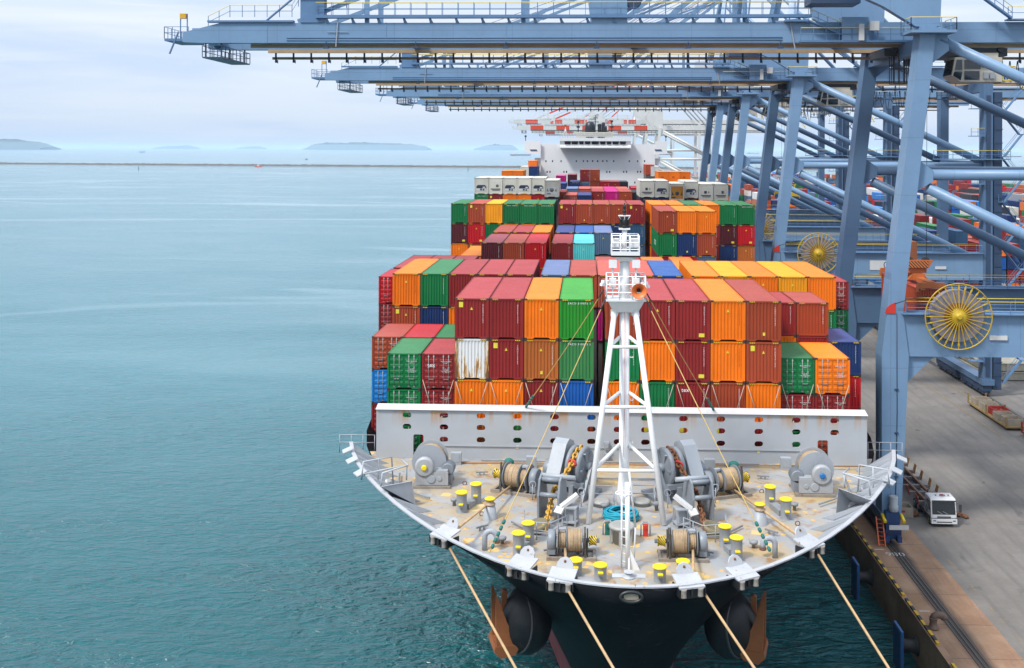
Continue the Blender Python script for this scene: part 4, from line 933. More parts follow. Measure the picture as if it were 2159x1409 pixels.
def windlass(s,chm,lab):
    # s=+1: left of the centre line (gypsy on the inner side)
    g=foot(1222 if s>0 else 1412,1040 if s>0 else 1043); o=part('windlass',g,lab,R(-24*s)); o.scale=(1.18,1.12,1.12); zc=1.55
    mb=MB(); mb.box(-1.35,1.0,-.75,.75,-.1,.22); mb.box(-.12,.12,-1.2,.9,.2,.75)
    mb.prism([(.62*s,-1.5,-.1),(.62*s,-.9,-.1),(.62*s,.25,1.5),(.62*s,-.15,1.6)],(.14*s,0,0)); mb.prism([(-.62*s,-1.5,-.1),(-.62*s,-.9,-.1),(-.62*s,.25,1.5),(-.62*s,-.15,1.6)],(-.14*s,0,0)); mb.bar((-.62*s,-.9,.75),(.62*s,-.9,.75),.28,.28); ob('windlass_frame',mb,GREY,o)
    mb=MB()
    for x in (-.44,.16): mb.lathe([(1.02,0),(1.10,.06),(1.10,.18),(1.0,.26)],(s*x,0,zc),(s,0,0),28)
    mb.lathe([(.72,0),(.66,.14),(.72,.30)],(s*-.18,0,zc),(s,0,0),14)
    for k in range(6):
        a=2*PI*k/6; mb.bar((s*.30,.2*math.cos(a),zc+.2*math.sin(a)),(s*.46,.95*math.cos(a),zc+.95*math.sin(a)),.16,.10)
    mb.lathe([(.26,0),(.26,.5)],(s*.2,0,zc),(s,0,0),16); ob('gypsy_wheel',mb,GREY,o)
    mb=MB(); x0=-.62*s; mb.prism([(x0,-1.15,.15),(x0,-1.35,1.15),(x0,-.35,2.75),(x0,.05,2.95),(x0,.65,2.70),(x0,1.05,1.5),(x0,.8,.15)],(-.78*s,0,0)); ob('gear_case',mb,GREYL,o)
    mb=MB(); mb.lathe([(.48,0),(.56,.05),(.56,.42),(.48,.48)],(s*-1.45,-.1,1.15),(-s,0,0),22); mb.box(*sorted((s*-1.45,s*-1.9)),-.45,.35,-.1,.9); ob('motor_case',mb,GREY,o)
    # chain stopper tower forward and outboard
    h=foot(1162 if s>0 else 1475,1092 if s>0 else 1097); st=part('chain_stopper',h,None,R(-14*s)); st.scale=(1.15,1.1,1.1)
    mb=MB()
    for x in (-.48,.48):
        mb.prism([(x,-.55,-.1),(x,-.62,1.3),(x,-.35,2.1),(x,.15,2.35),(x,.75,2.0),(x,1.2,.5),(x,1.35,-.1)],(.10 if x>0 else -.10,0,0))
    for y,z in ((-.45,1.35),(-.1,2.05),(.5,1.75)): mb.tube((-.5,y,z),(.5,y,z),.13,12)
    ob('stopper_cheek',mb,GREY,st)
    mb=MB(); mb.tube((-1.25*s*-1,.1,2.2),(.5*s*-1,.1,2.2),.13,12); ob('guide_roller',mb,GREYL,st)
    mb=MB(); mb.bar((s*.75,-.9,.95),(s*1.5,-.45,1.55),.36,.16); mb.bar((s*.75,-.9,.95),(s*.65,-1.15,.7),.45,.12); ob('stopper_arm',mb,WHITE,st)
    # control stand
    mb=MB()
    for x in (.85,1.5):
        for y in (-.95,-.35): mb.bar((s*x,y,-.1),(s*x,y,.95),.07,.07)
    mb.box(*sorted((s*.8,s*1.55)),-1.0,-.3,.92,1.0); mb.box(*sorted((s*.8,s*1.55)),-1.0,-.3,.18,.24); mb.box(*sorted((s*1.0,s*1.35)),-.75,-.5,.24,.9); ob('control_stand',mb,GREYL,st)
    # hawse pipe
    q=foot(1150 if s>0 else 1487,1125 if s>0 else 1130); hp=part('hawse_pipe',q)
    mb=MB(); mb.lathe([(.42,0),(.58,.35),(.62,.6),(.5,.62),(.4,.3)],(-.35*s,.35,-.12),(-.25*s,-.15,1),20); ob('pipe_mouth',mb,paint('hawse_pipe_ochre',(.26,.22,.13),.7,rust=.5,dirt=.5),hp)
    # rail round the hawse
    mb=MB(); R_=[(-1.25*s,.9),(-1.15*s,-.75),(.25*s,-1.05),(1.2*s,.15)]
    for z in (.5,.95): mb.path([(x,y,z) for x,y in R_],.03,6)
    for a,b_ in zip(R_,R_[1:]):
        for t in (0,.5,1): x=a[0]+(b_[0]-a[0])*t; y=a[1]+(b_[1]-a[1])*t; mb.tube((x,y,-.1),(x,y,.96),.03,6)
    ob('hawse_railing',mb,GREYL,hp)
    gw=Vector(g); cw=MB(); rm=Matrix.Rotation(R(-24*s),3,'Z'); G=lambda x,y,z: gw+rm@Vector((x*1.18,y*1.12,z*1.12)); top=G(0,-.35,zc+.95); cw_pts=[G(0,.75,zc+.5),G(0,.2,zc+.95),top,G(0,-1.05,zc+.40),Vector(h)+Vector((.1*s,.55,1.35)),Vector(h)+Vector((-.05*s,-.25,.75)),Vector(q)+Vector((0,.1,.35)),Vector(q)+Vector((.0,-.15,-.2))]
    chain(cw,cw_pts,.065,.44,.15); ob('anchor_chain',cw,chm,ship,world=True)['label']='yellow painted anchor chain' if s>0 else 'rusty anchor chain'
    mb=MB(); c=G(0,-1.0,zc+.42); mb.path([c+Vector((.22*math.cos(2*PI*k/8),-.18*math.cos(2*PI*k/8),.2*math.sin(2*PI*k/8))) for k in range(8)],.07,6,closed=True); ob('red_chain_mark',mb,RED,ship,world=True)
windlass(1,CHAINY,'left anchor windlass with yellow chain over its wheel'); windlass(-1,CHAINR,'right anchor windlass with rusty chain over its wheel')
# green tarpaulined gear on the aft winches
GRN=paint('green_tarpaulin',(.01,.16,.13),.7,dirt=.3)
for u,v in ((1073,974),(1547,980)):
    p=at(u,v,66.5); mb=MB(); mb.sphere(p,.34,9,6,(1,.8,.75)); ob('covered_lamp',mb,GRN,ship,world=True)
# platforms with slanted wind screens and rails at the bow shoulders
for s,uv in ((1,((803,1027),(868,1015),(876,1066),(803,1041))),(-1,((1838,1056),(1768,1030),(1763,1082),(1838,1068)))):
    a=onz(uv[0][0],uv[0][1],19.35); b_=onz(uv[1][0],uv[1][1],19.35); c=foot(*uv[2]); d=foot(834,1052) if s>0 else foot(1806,1070)
    mb=MB(); mb.prism([a,b_,c,d],(0,.06,.02)); ob('wind_screen',mb,GREYL,ship,world=True)
    mb=MB(); pl=foot(815 if s>0 else 1825,1000 if s>0 else 1018)
    U=(lambda u:u) if s>0 else (lambda u:2622-1.0*u+16)
    V=(lambda v:v) if s>0 else (lambda v:v+17)
    z0=DZ+1.0
    pts=[(762,1010),(768,972),(828,963)]; Yr=63.6
    front=[at(U(803),V(1028),61.2),at(U(806),V(998),61.2),at(U(860),V(981),62.4),at(U(847),V(970),63.6)]
    mb.path(front,.055,7); mb.path([at(U(762),V(1012),62.6),at(U(766),V(974),62.6),at(U(826),V(963),64.2),at(U(829),V(1020),64.2)],.055,7)
    mb.path([at(U(797),V(967),63.4),at(U(797),V(1026),63.4)],.05,7); mb.path([at(U(858),V(983),62.4),at(U(857),V(1012),62.4)],.05,7); mb.path([at(U(764),V(1000),62.6),at(U(850),V(982),62.6)],.04,7)
    ob('platform_railing',mb,paint('railing_pale_grey',(.42,.45,.48),.4,dirt=.1),ship,world=True)
    mb=MB(); p=foot(816 if s>0 else 1816,1022 if s>0 else 1040); mb.lathe([(.12,0),(.16,.1),(.10,.32)],p,(0,0,1),10); mb.lathe([(.1,0),(.13,.12)],p+Vector((.12*s,-.05,.3)),(.4*s,-1,.2),10); ob('floodlight',mb,WHITE,ship,world=True)
# roller fairleads on the bulwark: tilted cover plate, lug and two rollers
def fairlead(u,v,ang,k=1.0,s=1):
    p=onz(u,v,BZ+.12); o=part('roller_fairlead',p,None,ang)
    mb=MB(); mb.hexa([(-.95*k,-.50,-.20),(.95*k,-.50,-.20),(.95*k,.55,.05),(-.95*k,.55,.05)],[(-.95*k,-.50,-.12),(.95*k,-.50,-.12),(.95*k,.55,.13),(-.95*k,.55,.13)]); ob('cover_plate',mb,CAPM,o)
    mb=MB(); mb.prism([(-.42,.48,.10),(.42,.48,.10),(.40,.58,.32),(.26,.66,.5),(0,.70,.58),(-.26,.66,.5),(-.40,.58,.32)],(0,.07,.0)); ob('lug_plate',mb,CAPM,o)
    mb=MB(); mb.sphere((0,.62,.40),.07,8,6); ob('lug_pin',mb,RUSTM,o)
    for x in (-.62,.62):
        mb=MB(); mb.lathe([(.15,-.6),(.13,-.55),(.13,-.3),(.16,-.2)],(x*k,-.46,.02),(0,0,1),14); ob('roller',mb,paint('roller_rusty_grey',(.28,.25,.22),.5,rust=.6),o)
    for x in (-.95,0,.95):
        mb=MB(); mb.box(x*k-.03,x*k+.03,-.50,.40,-.55,-.16); ob('side_plate',mb,paint('fairlead_black',(.012,.013,.016),.5,rust=.15) if x else paint('recess_dark',(.02,.02,.022),.7),o)
    mb=MB(); mb.box(-.85*k,.85*k,-.36,-.30,-.7,-.2); ob('recess_back',mb,paint('recess_dark',(.02,.02,.022),.7),o)
for u,v,a in ((1100,1186,R(-27)),(1185,1212,R(-13)),(938,1122,R(-38)),(1566,1206,R(30)),(1452,1224,R(15)),(1707,1142,R(40))): fairlead(u,v,a,.68)
# open chocks along the shoulders: white lids
for u,v,a in ((733,946,R(-72)),(742,967,R(-65)),(760,993,R(-58)),(1901,964,R(74)),(1890,989,R(66)),(1874,1011,R(60))):
    p=onz(u,v,BZ+.25); o=part('chock_lid',p,None,a); mb=MB(); mb.hexa([(-.42,-.34,-.24),(.42,-.34,-.24),(.42,.30,.0),(-.42,.30,.0)],[(-.42,-.34,-.18),(.42,-.34,-.18),(.42,.30,.06),(-.42,.30,.06)]); ob('lid_plate',mb,CAPM,o)
    
# centre chock in the stem and towing bracket
mb=MB(); c=at(1331,1258,47.62); mb.path([c+Vector((  .50*math.cos(2*PI*k/20),-.06,.24*math.sin(2*PI*k/20))) for k in range(20)],.08,8,closed=True); ob('centre_chock',mb,paint('chock_black',(.02,.022,.025),.4,rust=.2),ship,world=True)
mb=MB(); mb.hexa([c+Vector((-.36,-.02,-.16)),c+Vector((.36,-.02,-.16)),c+Vector((.32,-.02,.14)),c+Vector((-.32,-.02,.14))],[c+Vector((-.36,.1,-.16)),c+Vector((.36,.1,-.16)),c+Vector((.32,.1,.14)),c+Vector((-.32,.1,.14))]); ob('chock_throat',mb,paint('worn_bare_steel',(.42,.36,.28),.45,rust=.5,metal=.4),ship,world=True)
mb=MB(); p=onz(1326,1224,BZ); mb.lathe([(.32,0),(.32,.05),(.18,.08),(.18,.25),(.26,.28)],p+Vector((0,.1,.1)),(0,0,1),14); mb.box(p.x-.8,p.x+.8,p.y-.02,p.y+.4,p.z+.1,p.z+.15); ob('bow_bracket',mb,CAPM,ship,world=True)
# hatches and hose boxes
for u,v in ((1268,1066),(1353.6,1065)):
    p=foot(u,v); mb=MB(); mb.lathe([(.50,0),(.50,.28),(.54,.30),(.54,.36),(.40,.44)],p-Vector((0,0,.1)),(0,0,1),20); ob('deck_hatch',mb,paint('hatch_white_grey',(.36,.355,.33),.5,rust=.4,dirt=.3),ship,world=True)
    mb=MB(); q=[(-.75,-.5),(-.75,.6),(.75,.6),(.75,-.5)]
    for z in (.5,1.0): mb.path([p+Vector((x,y,z)) for x,y in q],.028,6)
    for x,y in q: mb.tube(p+Vector((x,y,-.1)),p+Vector((x,y,1.0)),.028,6)
    ob('hatch_railing',mb,GREYL,ship,world=True)
p=foot(1312,1150); o=part('round_tank_hatch',p); mb=MB(); mb.lathe([(.52,0),(.52,.9),(.72,.94),(.74,1.06),(.62,1.12)],(0,.4,-.1),(0,0,1),24)
for k in range(6):
    a=2*PI*k/6+.3; mb.bar((.66*math.cos(a),.4+.66*math.sin(a),-.1),(.66*math.cos(a),.4+.66*math.sin(a),.9),.10,.10)
ob('hatch_body',mb,paint('hatch_white_grey',(.36,.355,.33),.5,rust=.4,dirt=.3),o)
for u,v,m_ in ((1281,1128,GRN),(1361,1131,RED)):
    p=foot(u,v); o=part('hose_reel',p); mb=MB()
    for x in (-.26,.26): mb.path([(x,0,-.1),(x,0,.62),(x*.5,0,.80)],.05,6)
    mb.bar((-.14,0,.80),(.14,0,.80),.08,.08); ob('reel_frame',mb,GREYL,o)
    mb=MB(); mb.box(-.14,.14,-.10,.12,.0,.66); mb.lathe([(.12,0),(.12,.16)],(0,0,.55),(0,-1,0),10); ob('reel_body',mb,m_,o)
# side railings beside the white wall and the rope stretched across the deck
for s,us in ((1,(716,790)),(-1,(1830,1902))):
    y=72.2; a=at(us[0],930 if s>0 else 950,y); b_=at(us[1],930 if s>0 else 950,y); mb=MB()
    for z in (DZ+.55,DZ+1.1): mb.tube((a.x,y,z),(b_.x,y,z),.03,6)
    for i in range(4): x=a.x+(b_.x-a.x)*i/3; mb.tube((x,y,DZ-.2),(x,y,DZ+1.1),.03,6)
    ob('side_railing',mb,GREYL,ship,world=True)
# blue coil of rope on the deck behind the tank hatch
p=foot(1309,1096); mb=MB(); rnd=random.Random(4)
for k in range(16):
    r=rnd.uniform(.55,.95); z=.06+.45*(k/16); off=Vector((rnd.uniform(-.08,.08),rnd.uniform(-.08,.08),0)); n=22
    mb.path([p+off+Vector((r*math.cos(2*PI*i/n)*1.08,r*math.sin(2*PI*i/n)*.9,z+.05*math.sin(3*2*PI*i/n+k)+(1-r)*.25)) for i in range(n)],.062,6,closed=True)
single('rope_coil','turquoise rope coiled on the deck at the foremast foot','rope',mb,paint('rope_turquoise',(.01,.36,.50),.8,dirt=.35,scale=5,bump=.4))
# ------------------------------------------------------------------ anchors and their bolsters
ANCH=paint('anchor_rust',(.27,.085,.022),.75,rust=.3,dirt=.4,bump=.3,rustcol=(.13,.04,.012))
for s,u,v,lab in ((-1,1102,1298,'rusty anchor hanging at the left side of the bow'),(1,1556,1310,'rusty anchor hanging at the right side of the bow')):
    c=Vector((SX+s*5.6,55.6,13.6)); mb=MB(); mb.sphere(c,1.46,24,14,(1.0,.95,1.25)); ob('anchor_bolster',mb,paint('bolster_black',(.014,.015,.018),.42,rust=.2,dirt=.4,scale=.5,spec=.3),ship,world=True)
    mb=MB(); d_=Vector((s*.75,-.62,.12)).normalized(); u_=d_.cross(Vector((0,0,1))).normalized(); w_=u_.cross(d_); mb.path([c+d_*.55+u_*1.32*math.cos(2*PI*i/28)+w_*1.6*math.sin(2*PI*i/28) for i in range(28)],.07,6,closed=True); ob('bolster_rim',mb,paint('bolster_rim_steel',(.05,.05,.055),.4,rust=.4),ship,world=True)
    ax=Vector((s*.92,-.25,0)).normalized(); k=c+ax*1.42
    a=thing('bow_anchor',lab,'anchor',(k.x,k.y,k.z-.25),'anchors at the bow'); a.rotation_euler.z=math.atan2(ax.y,ax.x); a.scale=(.85,.85,.85)
    mb=MB(); mb.bar((-.25,0,2.2),(-.10,0,-.7),.34,.30); mb.lathe([(.2,-.2),(.2,.2)],(-.25,0,2.2),(0,1,0),10); ob('shank',mb,ANCH,a)
    mb=MB(); mb.prism([(-1.15,-1.1,-.72),(.50,-1.1,-.72),(.60,-1.1,-1.05),(.15,-1.1,-1.5),(-.75,-1.1,-1.35)],(0,2.2,0)); ob('crown',mb,ANCH,a)
    for y in (-.8,.8):
        mb=MB(); mb.hexa([(-1.0,y-.24,-.75),(.42,y-.24,-.75),(.42,y+.24,-.75),(-1.0,y+.24,-.75)],[(-.25,y*1.03-.15,.7),(.46,y*1.03-.15,.7),(.46,y*1.03+.15,.7),(-.25,y*1.03+.15,.7)]); mb.hexa([(-.25,y*1.03-.15,.703),(.46,y*1.03-.15,.703),(.46,y*1.03+.15,.703),(-.25,y*1.03+.15,.703)],[(.34,y*1.05-.03,2.35),(.46,y*1.05-.03,2.35),(.46,y*1.05+.03,2.35),(.34,y*1.05+.03,2.35)]); ob('fluke',mb,ANCH,a)
# ------------------------------------------------------------------ mooring lines and the deck ropes feeding them
def rope(name,label,pts,r,mat,group=None,cat='rope',sag=0,n=24):
    P=[Vector(p) for p in pts]
    if len(P)==2 and sag:
        P=[P[0].lerp(P[1],i/n)-Vector((0,0,sag*4*(i/n)*(1-i/n))) for i in range(n+1)]
    mb=MB(); mb.path(P,r,7); return single(name,label,cat,mb,mat,group,P[0])
for (u,v,Y),e,lab in (((945,1150,53.4),(25.9,-10,4.2),'tan mooring line from the left shoulder of the bow'),((1195,1240,48.3),(26.4,-10,4.2),'tan mooring line from the fairlead left of the stem'),
    ((1482,1246,48.4),(26.2,4.5,4.2),'tan mooring line from the fairlead right of the stem'),((1725,1170,53.0),(25.4,-18,4.2),'tan mooring line from the right shoulder of the bow beside the quay')):
    rope('mooring_line',lab,[at(u,v,Y),e],.066,ROPE,'mooring lines from the bow','mooring line',1.3)
for a,b_,lab in ((foot(1098,1018)+Vector((0,0,.3)),onz(955,1122,BZ+.1),'rope led from the left aft winch to the left shoulder'),(foot(1530,1030)+Vector((0,0,.3)),onz(1698,1140,BZ+.1),'rope led from the right aft winch to the right shoulder'),
    (foot(1190,1150)+Vector((0,0,.3)),onz(1196,1215,BZ),'short rope from the left forward winch to its fairlead'),(foot(1461,1150)+Vector((0,0,.3)),onz(1462,1222,BZ),'short rope from the right forward winch to its fairlead')):
    rope('deck_rope',lab,[a,b_],.075,ROPE,'ropes led across the foredeck')
rope('deck_rope','brown rope stretched left to right along the foot of the white wall',[at(922,975,69.3),at(1310,980,69.4),at(1880,984,69.3)],.05,paint('brown_rope',(.36,.19,.09),.8),'ropes led across the foredeck')

# ---- small fittings: pipe runs, vent heads, cleats, steps, eye plates
rnd=random.Random(12)
PIPE=paint('deck_pipe_grey',(.25,.265,.28),.5,rust=.3,dirt=.3)
for pts in ([(-14.6,66.5),(-14.2,63.8),(-11.9,61.9)],[(14.6,66.8),(14.2,64),(11.8,62)],[(-9.5,69.6),(9.5,69.6)],[(-3.2,67.8),(-3.0,66.2),(3.0,66.2),(3.2,67.8)],[(-6.6,58.2),(-5.2,56.6),(-2.4,56.2)],[(6.6,58.2),(5.2,56.6),(2.4,56.2)]):
    mb=MB(); mb.path([(SX+x,y,DZ+.22) for x,y in pts],.055,7); ob('deck_pipe',mb,PIPE,ship,world=True)
for x,y,h in ((-13.2,68.2,.75),(13.3,68.3,.75),(-7.4,68.4,.55),(7.2,68.6,.6),(-2.1,68.8,.8),(3.4,68.9,.7),(-10.3,61.2,.5),(10.2,61.4,.5),(-6.9,55.4,.45),(6.8,55.5,.45),(-1.2,60.4,.6),(1.9,60.8,.6)):
    mb=MB(); mb.lathe([(.10,0),(.10,h-.2),(.22,h-.18),(.24,h-.05),(.14,h)],(SX+x,y,DZ),(0,0,1),14); ob('vent_head',mb,PIPE,ship,world=True)
for x,y,a in ((-9.2,66.9,.2),(9.3,67,-.2),(-12.4,64.6,.7),(12.3,64.8,-.7),(-4.2,54.2,.4),(4.1,54.3,-.4),(-8.2,57.3,.7),(8.1,57.4,-.7)):
    mb=MB(); d=Vector((math.cos(a),math.sin(a),0)); p=Vector((SX+x,y,DZ)); mb.bar(p-d*.4+Vector((0,0,.26)),p+d*.4+Vector((0,0,.26)),.09,.09); mb.bar(p-d*.14,p-d*.14+Vector((0,0,.26)),.1,.1); mb.bar(p+d*.14,p+d*.14+Vector((0,0,.26)),.1,.1); ob('deck_cleat',mb,PIPE,ship,world=True)
for k in range(14):
    s=rnd.choice((-1,1)); x=s*rnd.uniform(1.5,12); y=rnd.uniform(58,68.5); mb=MB(); p=Vector((SX+x,y,DZ+.06)); mb.path([p+Vector((.13*math.cos(2*PI*i/10),0,.10+.13*math.sin(2*PI*i/10))) for i in range(10)],.03,5,closed=True); ob('eye_plate',mb,RUSTM,ship,world=True)
for s in (-1,1):
    # lubricator rails and hand wheels beside each windlass
    for x,y in ((4.2,65.2),(5.6,62.3),(2.6,61.2)):
        p=Vector((SX+s*x,y,DZ)); mb=MB(); mb.tube(p,p+Vector((0,0,1.0)),.03,6); mb.path([p+Vector((.2*math.cos(2*PI*i/14),.06,1.0+.2*math.sin(2*PI*i/14))) for i in range(14)],.028,5,closed=True); ob('hand_wheel',mb,GREYL,ship,world=True)
    mb=MB(); q=[(3.0,66.9),(3.0,64.9),(5.0,64.6)]
    for z in (.5,1.0): mb.path([(SX+s*x,y,DZ+z) for x,y in q],.026,6)
    for x,y in q+[(4.0,64.75)]: mb.tube((SX+s*x,y,DZ),(SX+s*x,y,DZ+1.0),.026,6)
    ob('windlass_railing',mb,GREYL,ship,world=True)
    for x,y in ((6.0,68.6),(11.2,69.2)):
        mb=MB(); mb.cbox((SX+s*x,y,DZ+.45),(.7,.45,.8)); mb.cbox((SX+s*x,y-.23,DZ+.5),(.5,.03,.5)); ob('deck_locker',mb,GREYL,ship,world=True)
# ================================================================== foremast (a part of the ship with sub-parts)
MY=62.0
def U(u,v,Y=MY): return at(u,v,Y)
MASTW=paint('mast_white',(.78,.78,.78),.4,rust=.0,dirt=.08,streak=.15)
mast=part('foremast',foot(1313,1062),'white tripod foremast with two platforms and an orange horn')
def mo(name,mb,mats): return ob(name,mb,mats,mast,world=True)
xp=U(1317,640).x; base=foot(1311,1062)
mb=MB(); mb.lathe([(.55,0),(.42,.9),(.35,1.6),(.31,2.2),(.30,U(0,640).z-DZ)],(xp,MY,DZ-.1),(0,0,1),20); mo('mast_post',mb,MASTW)
mb=MB(); mb.lathe([(.31,0),(.31,U(0,527).z-U(0,640).z)],(xp,MY,U(0,640).z),(0,0,1),18); mb.lathe([(.16,0),(.16,U(0,474).z-U(0,527).z)],(xp-.02,MY,U(0,527).z),(0,0,1),12); mo('upper_post',mb,MASTW)
def legpt(s,v):
    t=(v-655)/(1105-655); a,b_=(U(1296,655,61.7),foot(1240,1105)) if s<0 else (U(1340,655,61.7),foot(1400,1108)); return a.lerp(b_,t)
for s in (-1,1):
    mb=MB(); mb.tube(legpt(s,650),legpt(s,1105),.165,14); mb.lathe([(.34,0),(.34,.05)],legpt(s,1105)-Vector((0,0,.05)),(0,0,1),12)
    mb.prism([Vector((xp+s*.30,61.85,U(0,640).z)),Vector((xp+s*.85,61.75,U(0,640).z)),legpt(s,668)+Vector((s*.2,0,0)),legpt(s,668)-Vector((s*.2,0,0)),Vector((xp+s*.52,61.8,U(0,655).z))],(0,.22,0)); mo('mast_leg',mb,MASTW)
for v in (735,864,996):
    a,b_=legpt(-1,v),legpt(1,v); mb=MB(); mb.tube(a,b_,.105,10); mo('mast_crossbar',mb,MASTW)
    for p,s in ((a,-1),(b_,1)):
        mb=MB(); mb.tube(p+Vector((0,0,.05)),(xp+s*.3,MY-.1,p.z+(.45 if v<900 else .75)),.11,8); mo('mast_brace',mb,MASTW)
# lower platform
zl=U(0,619).z
def platform(nm,u0,u1,v,dy,hrail,taper,vt):
    x0,x1=U(u0,v).x,U(u1,v).x; z=U(0,v).z; zt_=U(0,vt).z; c=(x0+x1)/2; o=[]
    mb=MB(); mb.hexa([(x0,MY-dy,z),(x1,MY-dy,z),(x1,MY+dy,z),(x0,MY+dy,z)],[(x0,MY-dy,z+.10),(x1,MY-dy,z+.10),(x1,MY+dy,z+.10),(x0,MY+dy,z+.10)])
    mb.hexa([(c-taper,MY-.35,zt_),(c+taper,MY-.35,zt_),(c+taper,MY+.35,zt_),(c-taper,MY+.35,zt_)],[(x0+.12,MY-dy+.1,z-.003),(x1-.12,MY-dy+.1,z-.003),(x1-.12,MY+dy-.1,z-.003),(x0+.12,MY+dy-.1,z-.003)]); pl=mo(nm,mb,MASTW)
    mb=MB(); q=[(x0+.05,MY-dy+.05),(x1-.05,MY-dy+.05),(x1-.05,MY+dy-.05),(x0+.05,MY+dy-.05)]
    for h in (hrail*.36,hrail*.68,hrail): mb.path([(x,y,z+h) for x,y in q],.035,6,closed=True)
    for i in range(4):
        a,b_=q[i],q[(i+1)%4]
        for t in (0,.33,.67): mb.tube((a[0]+(b_[0]-a[0])*t,a[1]+(b_[1]-a[1])*t,z),(a[0]+(b_[0]-a[0])*t,a[1]+(b_[1]-a[1])*t,z+hrail),.035,6)
    mo('platform_railing',mb,MASTW)
platform('mast_platform',1277,1361,619,.95,1.5,.75,644)
platform('mast_platform',1288,1348,530,.72,1.30,.30,540)
mb=MB(); x0,x1=U(1288,530).x,U(1348,530).x; z=U(0,530).z
mb.box(x0,x0+.05,MY-.72,MY+.72,z,z+.65); mb.box(x1-.05,x1,MY-.72,MY+.72,z,z+.65); mb.box(x0+.05,x1-.05,MY-.72,MY-.67,z+.003,z+.34); mo('platform_bulwark',mb,MASTW)
for u in (1297,1337): mb=MB(); p=U(u,511); mb.cbox((p.x,MY-.3,p.z),(.46,.4,.55)); mo('equipment_box',mb,MASTW)
# floodlights and horn
for u in (1292,1341):
    mb=MB(); p=U(u,556,61.5); mb.hexa([(p.x-.24,61.35,p.z-.25),(p.x+.24,61.35,p.z-.25),(p.x+.24,61.35,p.z+.25),(p.x-.24,61.35,p.z+.25)],[(p.x-.20,61.75,p.z-.2),(p.x+.20,61.75,p.z-.2),(p.x+.20,61.75,p.z+.2),(p.x-.20,61.75,p.z+.2)]); mb.tube((p.x,61.6,p.z-.2),(p.x,61.6,zl),.05,8); mb.cbox((p.x,61.55,U(0,582).z),(.42,.35,.5)); mo('searchlight',mb,MASTW)
for u,v,s in ((1270,594,-1),(1267,600,-1),(1364,597,1),(1368,604,1)):
    mb=MB(); p=U(u,v,61.3); mb.bar(p,p+Vector((-s*.35,.25,-.05)),.24,.18,w1=.16,h1=.14); mb.tube(p+Vector((-s*.3,.2,0)),(U(1278 if s<0 else 1360,v).x,61.6,p.z),.03,6); mo('side_floodlight',mb,MASTW)
HORN=paint('horn_orange',(.72,.19,.045),.45,dirt=.1)
p=U(1347.5,614.5,60.75); mb=MB(); mb.lathe([(.05,.75),(.10,.52),(.18,.30),(.30,.13),(.45,.0),(.47,.0),(.46,.03),(.33,.17),(.21,.34),(.13,.62),(.09,.9),(.08,1.1)],p,(0,1,0),28); ho=mo('horn',mb,HORN)
mb=MB(); mb.lathe([(.115,.0),(.10,.04)],p+Vector((0,.47,0)),(0,1,0),14); ob('horn_throat',mb,paint('horn_throat_dark',(.02,.01,.008),.7),ho,world=True)
mb=MB(); mb.cbox((p.x-.02,61.9,p.z+.42),(.5,.45,.6)); mb.lathe([(.18,0),(.2,.1),(.12,.25)],(p.x-.05,61.8,p.z+.7),(0,0,1),12); mo('horn_compressor',mb,GREY)
# head light
z0=U(0,474).z; xh=xp-.03
mb=MB(); mb.cbox((xh,MY,z0),(.68,.5,.09)); mo('light_bracket',mb,MASTW)
mb=MB(); mb.box(xh-.30,xh+.30,MY+.10,MY+.16,z0+.05,z0+.70); mb.lathe([(.12,0),(.12,.16),(.09,.18),(.12,.2),(.12,.62)],(xh,MY-.1,z0+.05),(0,0,1),14); mo('mast_light',mb,BLACK)
mb=MB(); mb.path([(xh+.36*math.cos(2*PI*i/16),MY+.3*math.sin(2*PI*i/16),z0+.80) for i in range(16)],.035,6,closed=True)
for a in (0,.5,1,1.5): mb.tube((xh+.36*math.cos(a*PI),MY+.3*math.sin(a*PI),z0+.80),(xh+.2*math.cos(a*PI),MY+.2*math.sin(a*PI),z0+.56),.025,6)
mo('light_guard',mb,MASTW)
mb=MB(); mb.lathe([(.10,0),(.10,.2),(.07,.22),(.12,.3),(.12,.42),(.06,.46),(.10,.52),(.10,.72),(.05,.76),(.04,.86)],(xh,MY,z0+.72),(0,0,1),12); mo('top_light',mb,BLACK)
# ladder hoops up the post and a cable
mb=MB(); z=DZ+1.2
while z<zl-.4: mb.path([(xp+.32,MY-.12,z),(xp+.52,MY-.2,z),(xp+.52,MY+.2,z),(xp+.32,MY+.12,z)],.022,5); z+=2.6
mo('ladder_hoop',mb,MASTW)
mb=MB(); mb.path([(xp-.06,MY-.37,DZ+3),(xp+.02,MY-.36,DZ+7),(xp-.03,MY-.36,zl-.3)],.012,5); mo('signal_cable',mb,RED)
# jackstaff at the stem
p=foot(1324,1203); js=part('jackstaff',p,'slender white jackstaff near the stem')
mb=MB(); mb.tube(p,p+Vector((-.05,.0,4.5)),.125,12); mb.prism([p+Vector((-.1,-.05,0)),p+Vector((.62,-.05,0)),p+Vector((.1,-.05,1.1))],(0,.1,0)); mb.prism([p+Vector((0,.62,0)),p+Vector((0,-.3,0)),p+Vector((0,0,1.1))],(.08,0,0)); ob('staff_post',mb,MASTW,js,world=True)
mb=MB(); mb.tube(p+Vector((-.32,.2,0)),p+Vector((-.32,.2,4.2)),.05,8)
for i in range(9): mb.tube(p+Vector((-.32,.2,.4+i*.42)),p+Vector((-.04,.03,.4+i*.42)),.02,5)
mb.path([p+Vector((-.22+.42*math.cos(2*PI*i/16),.2+.35*math.sin(2*PI*i/16),3.9)) for i in range(16)],.03,6,closed=True); ob('staff_ladder',mb,MASTW,js,world=True)
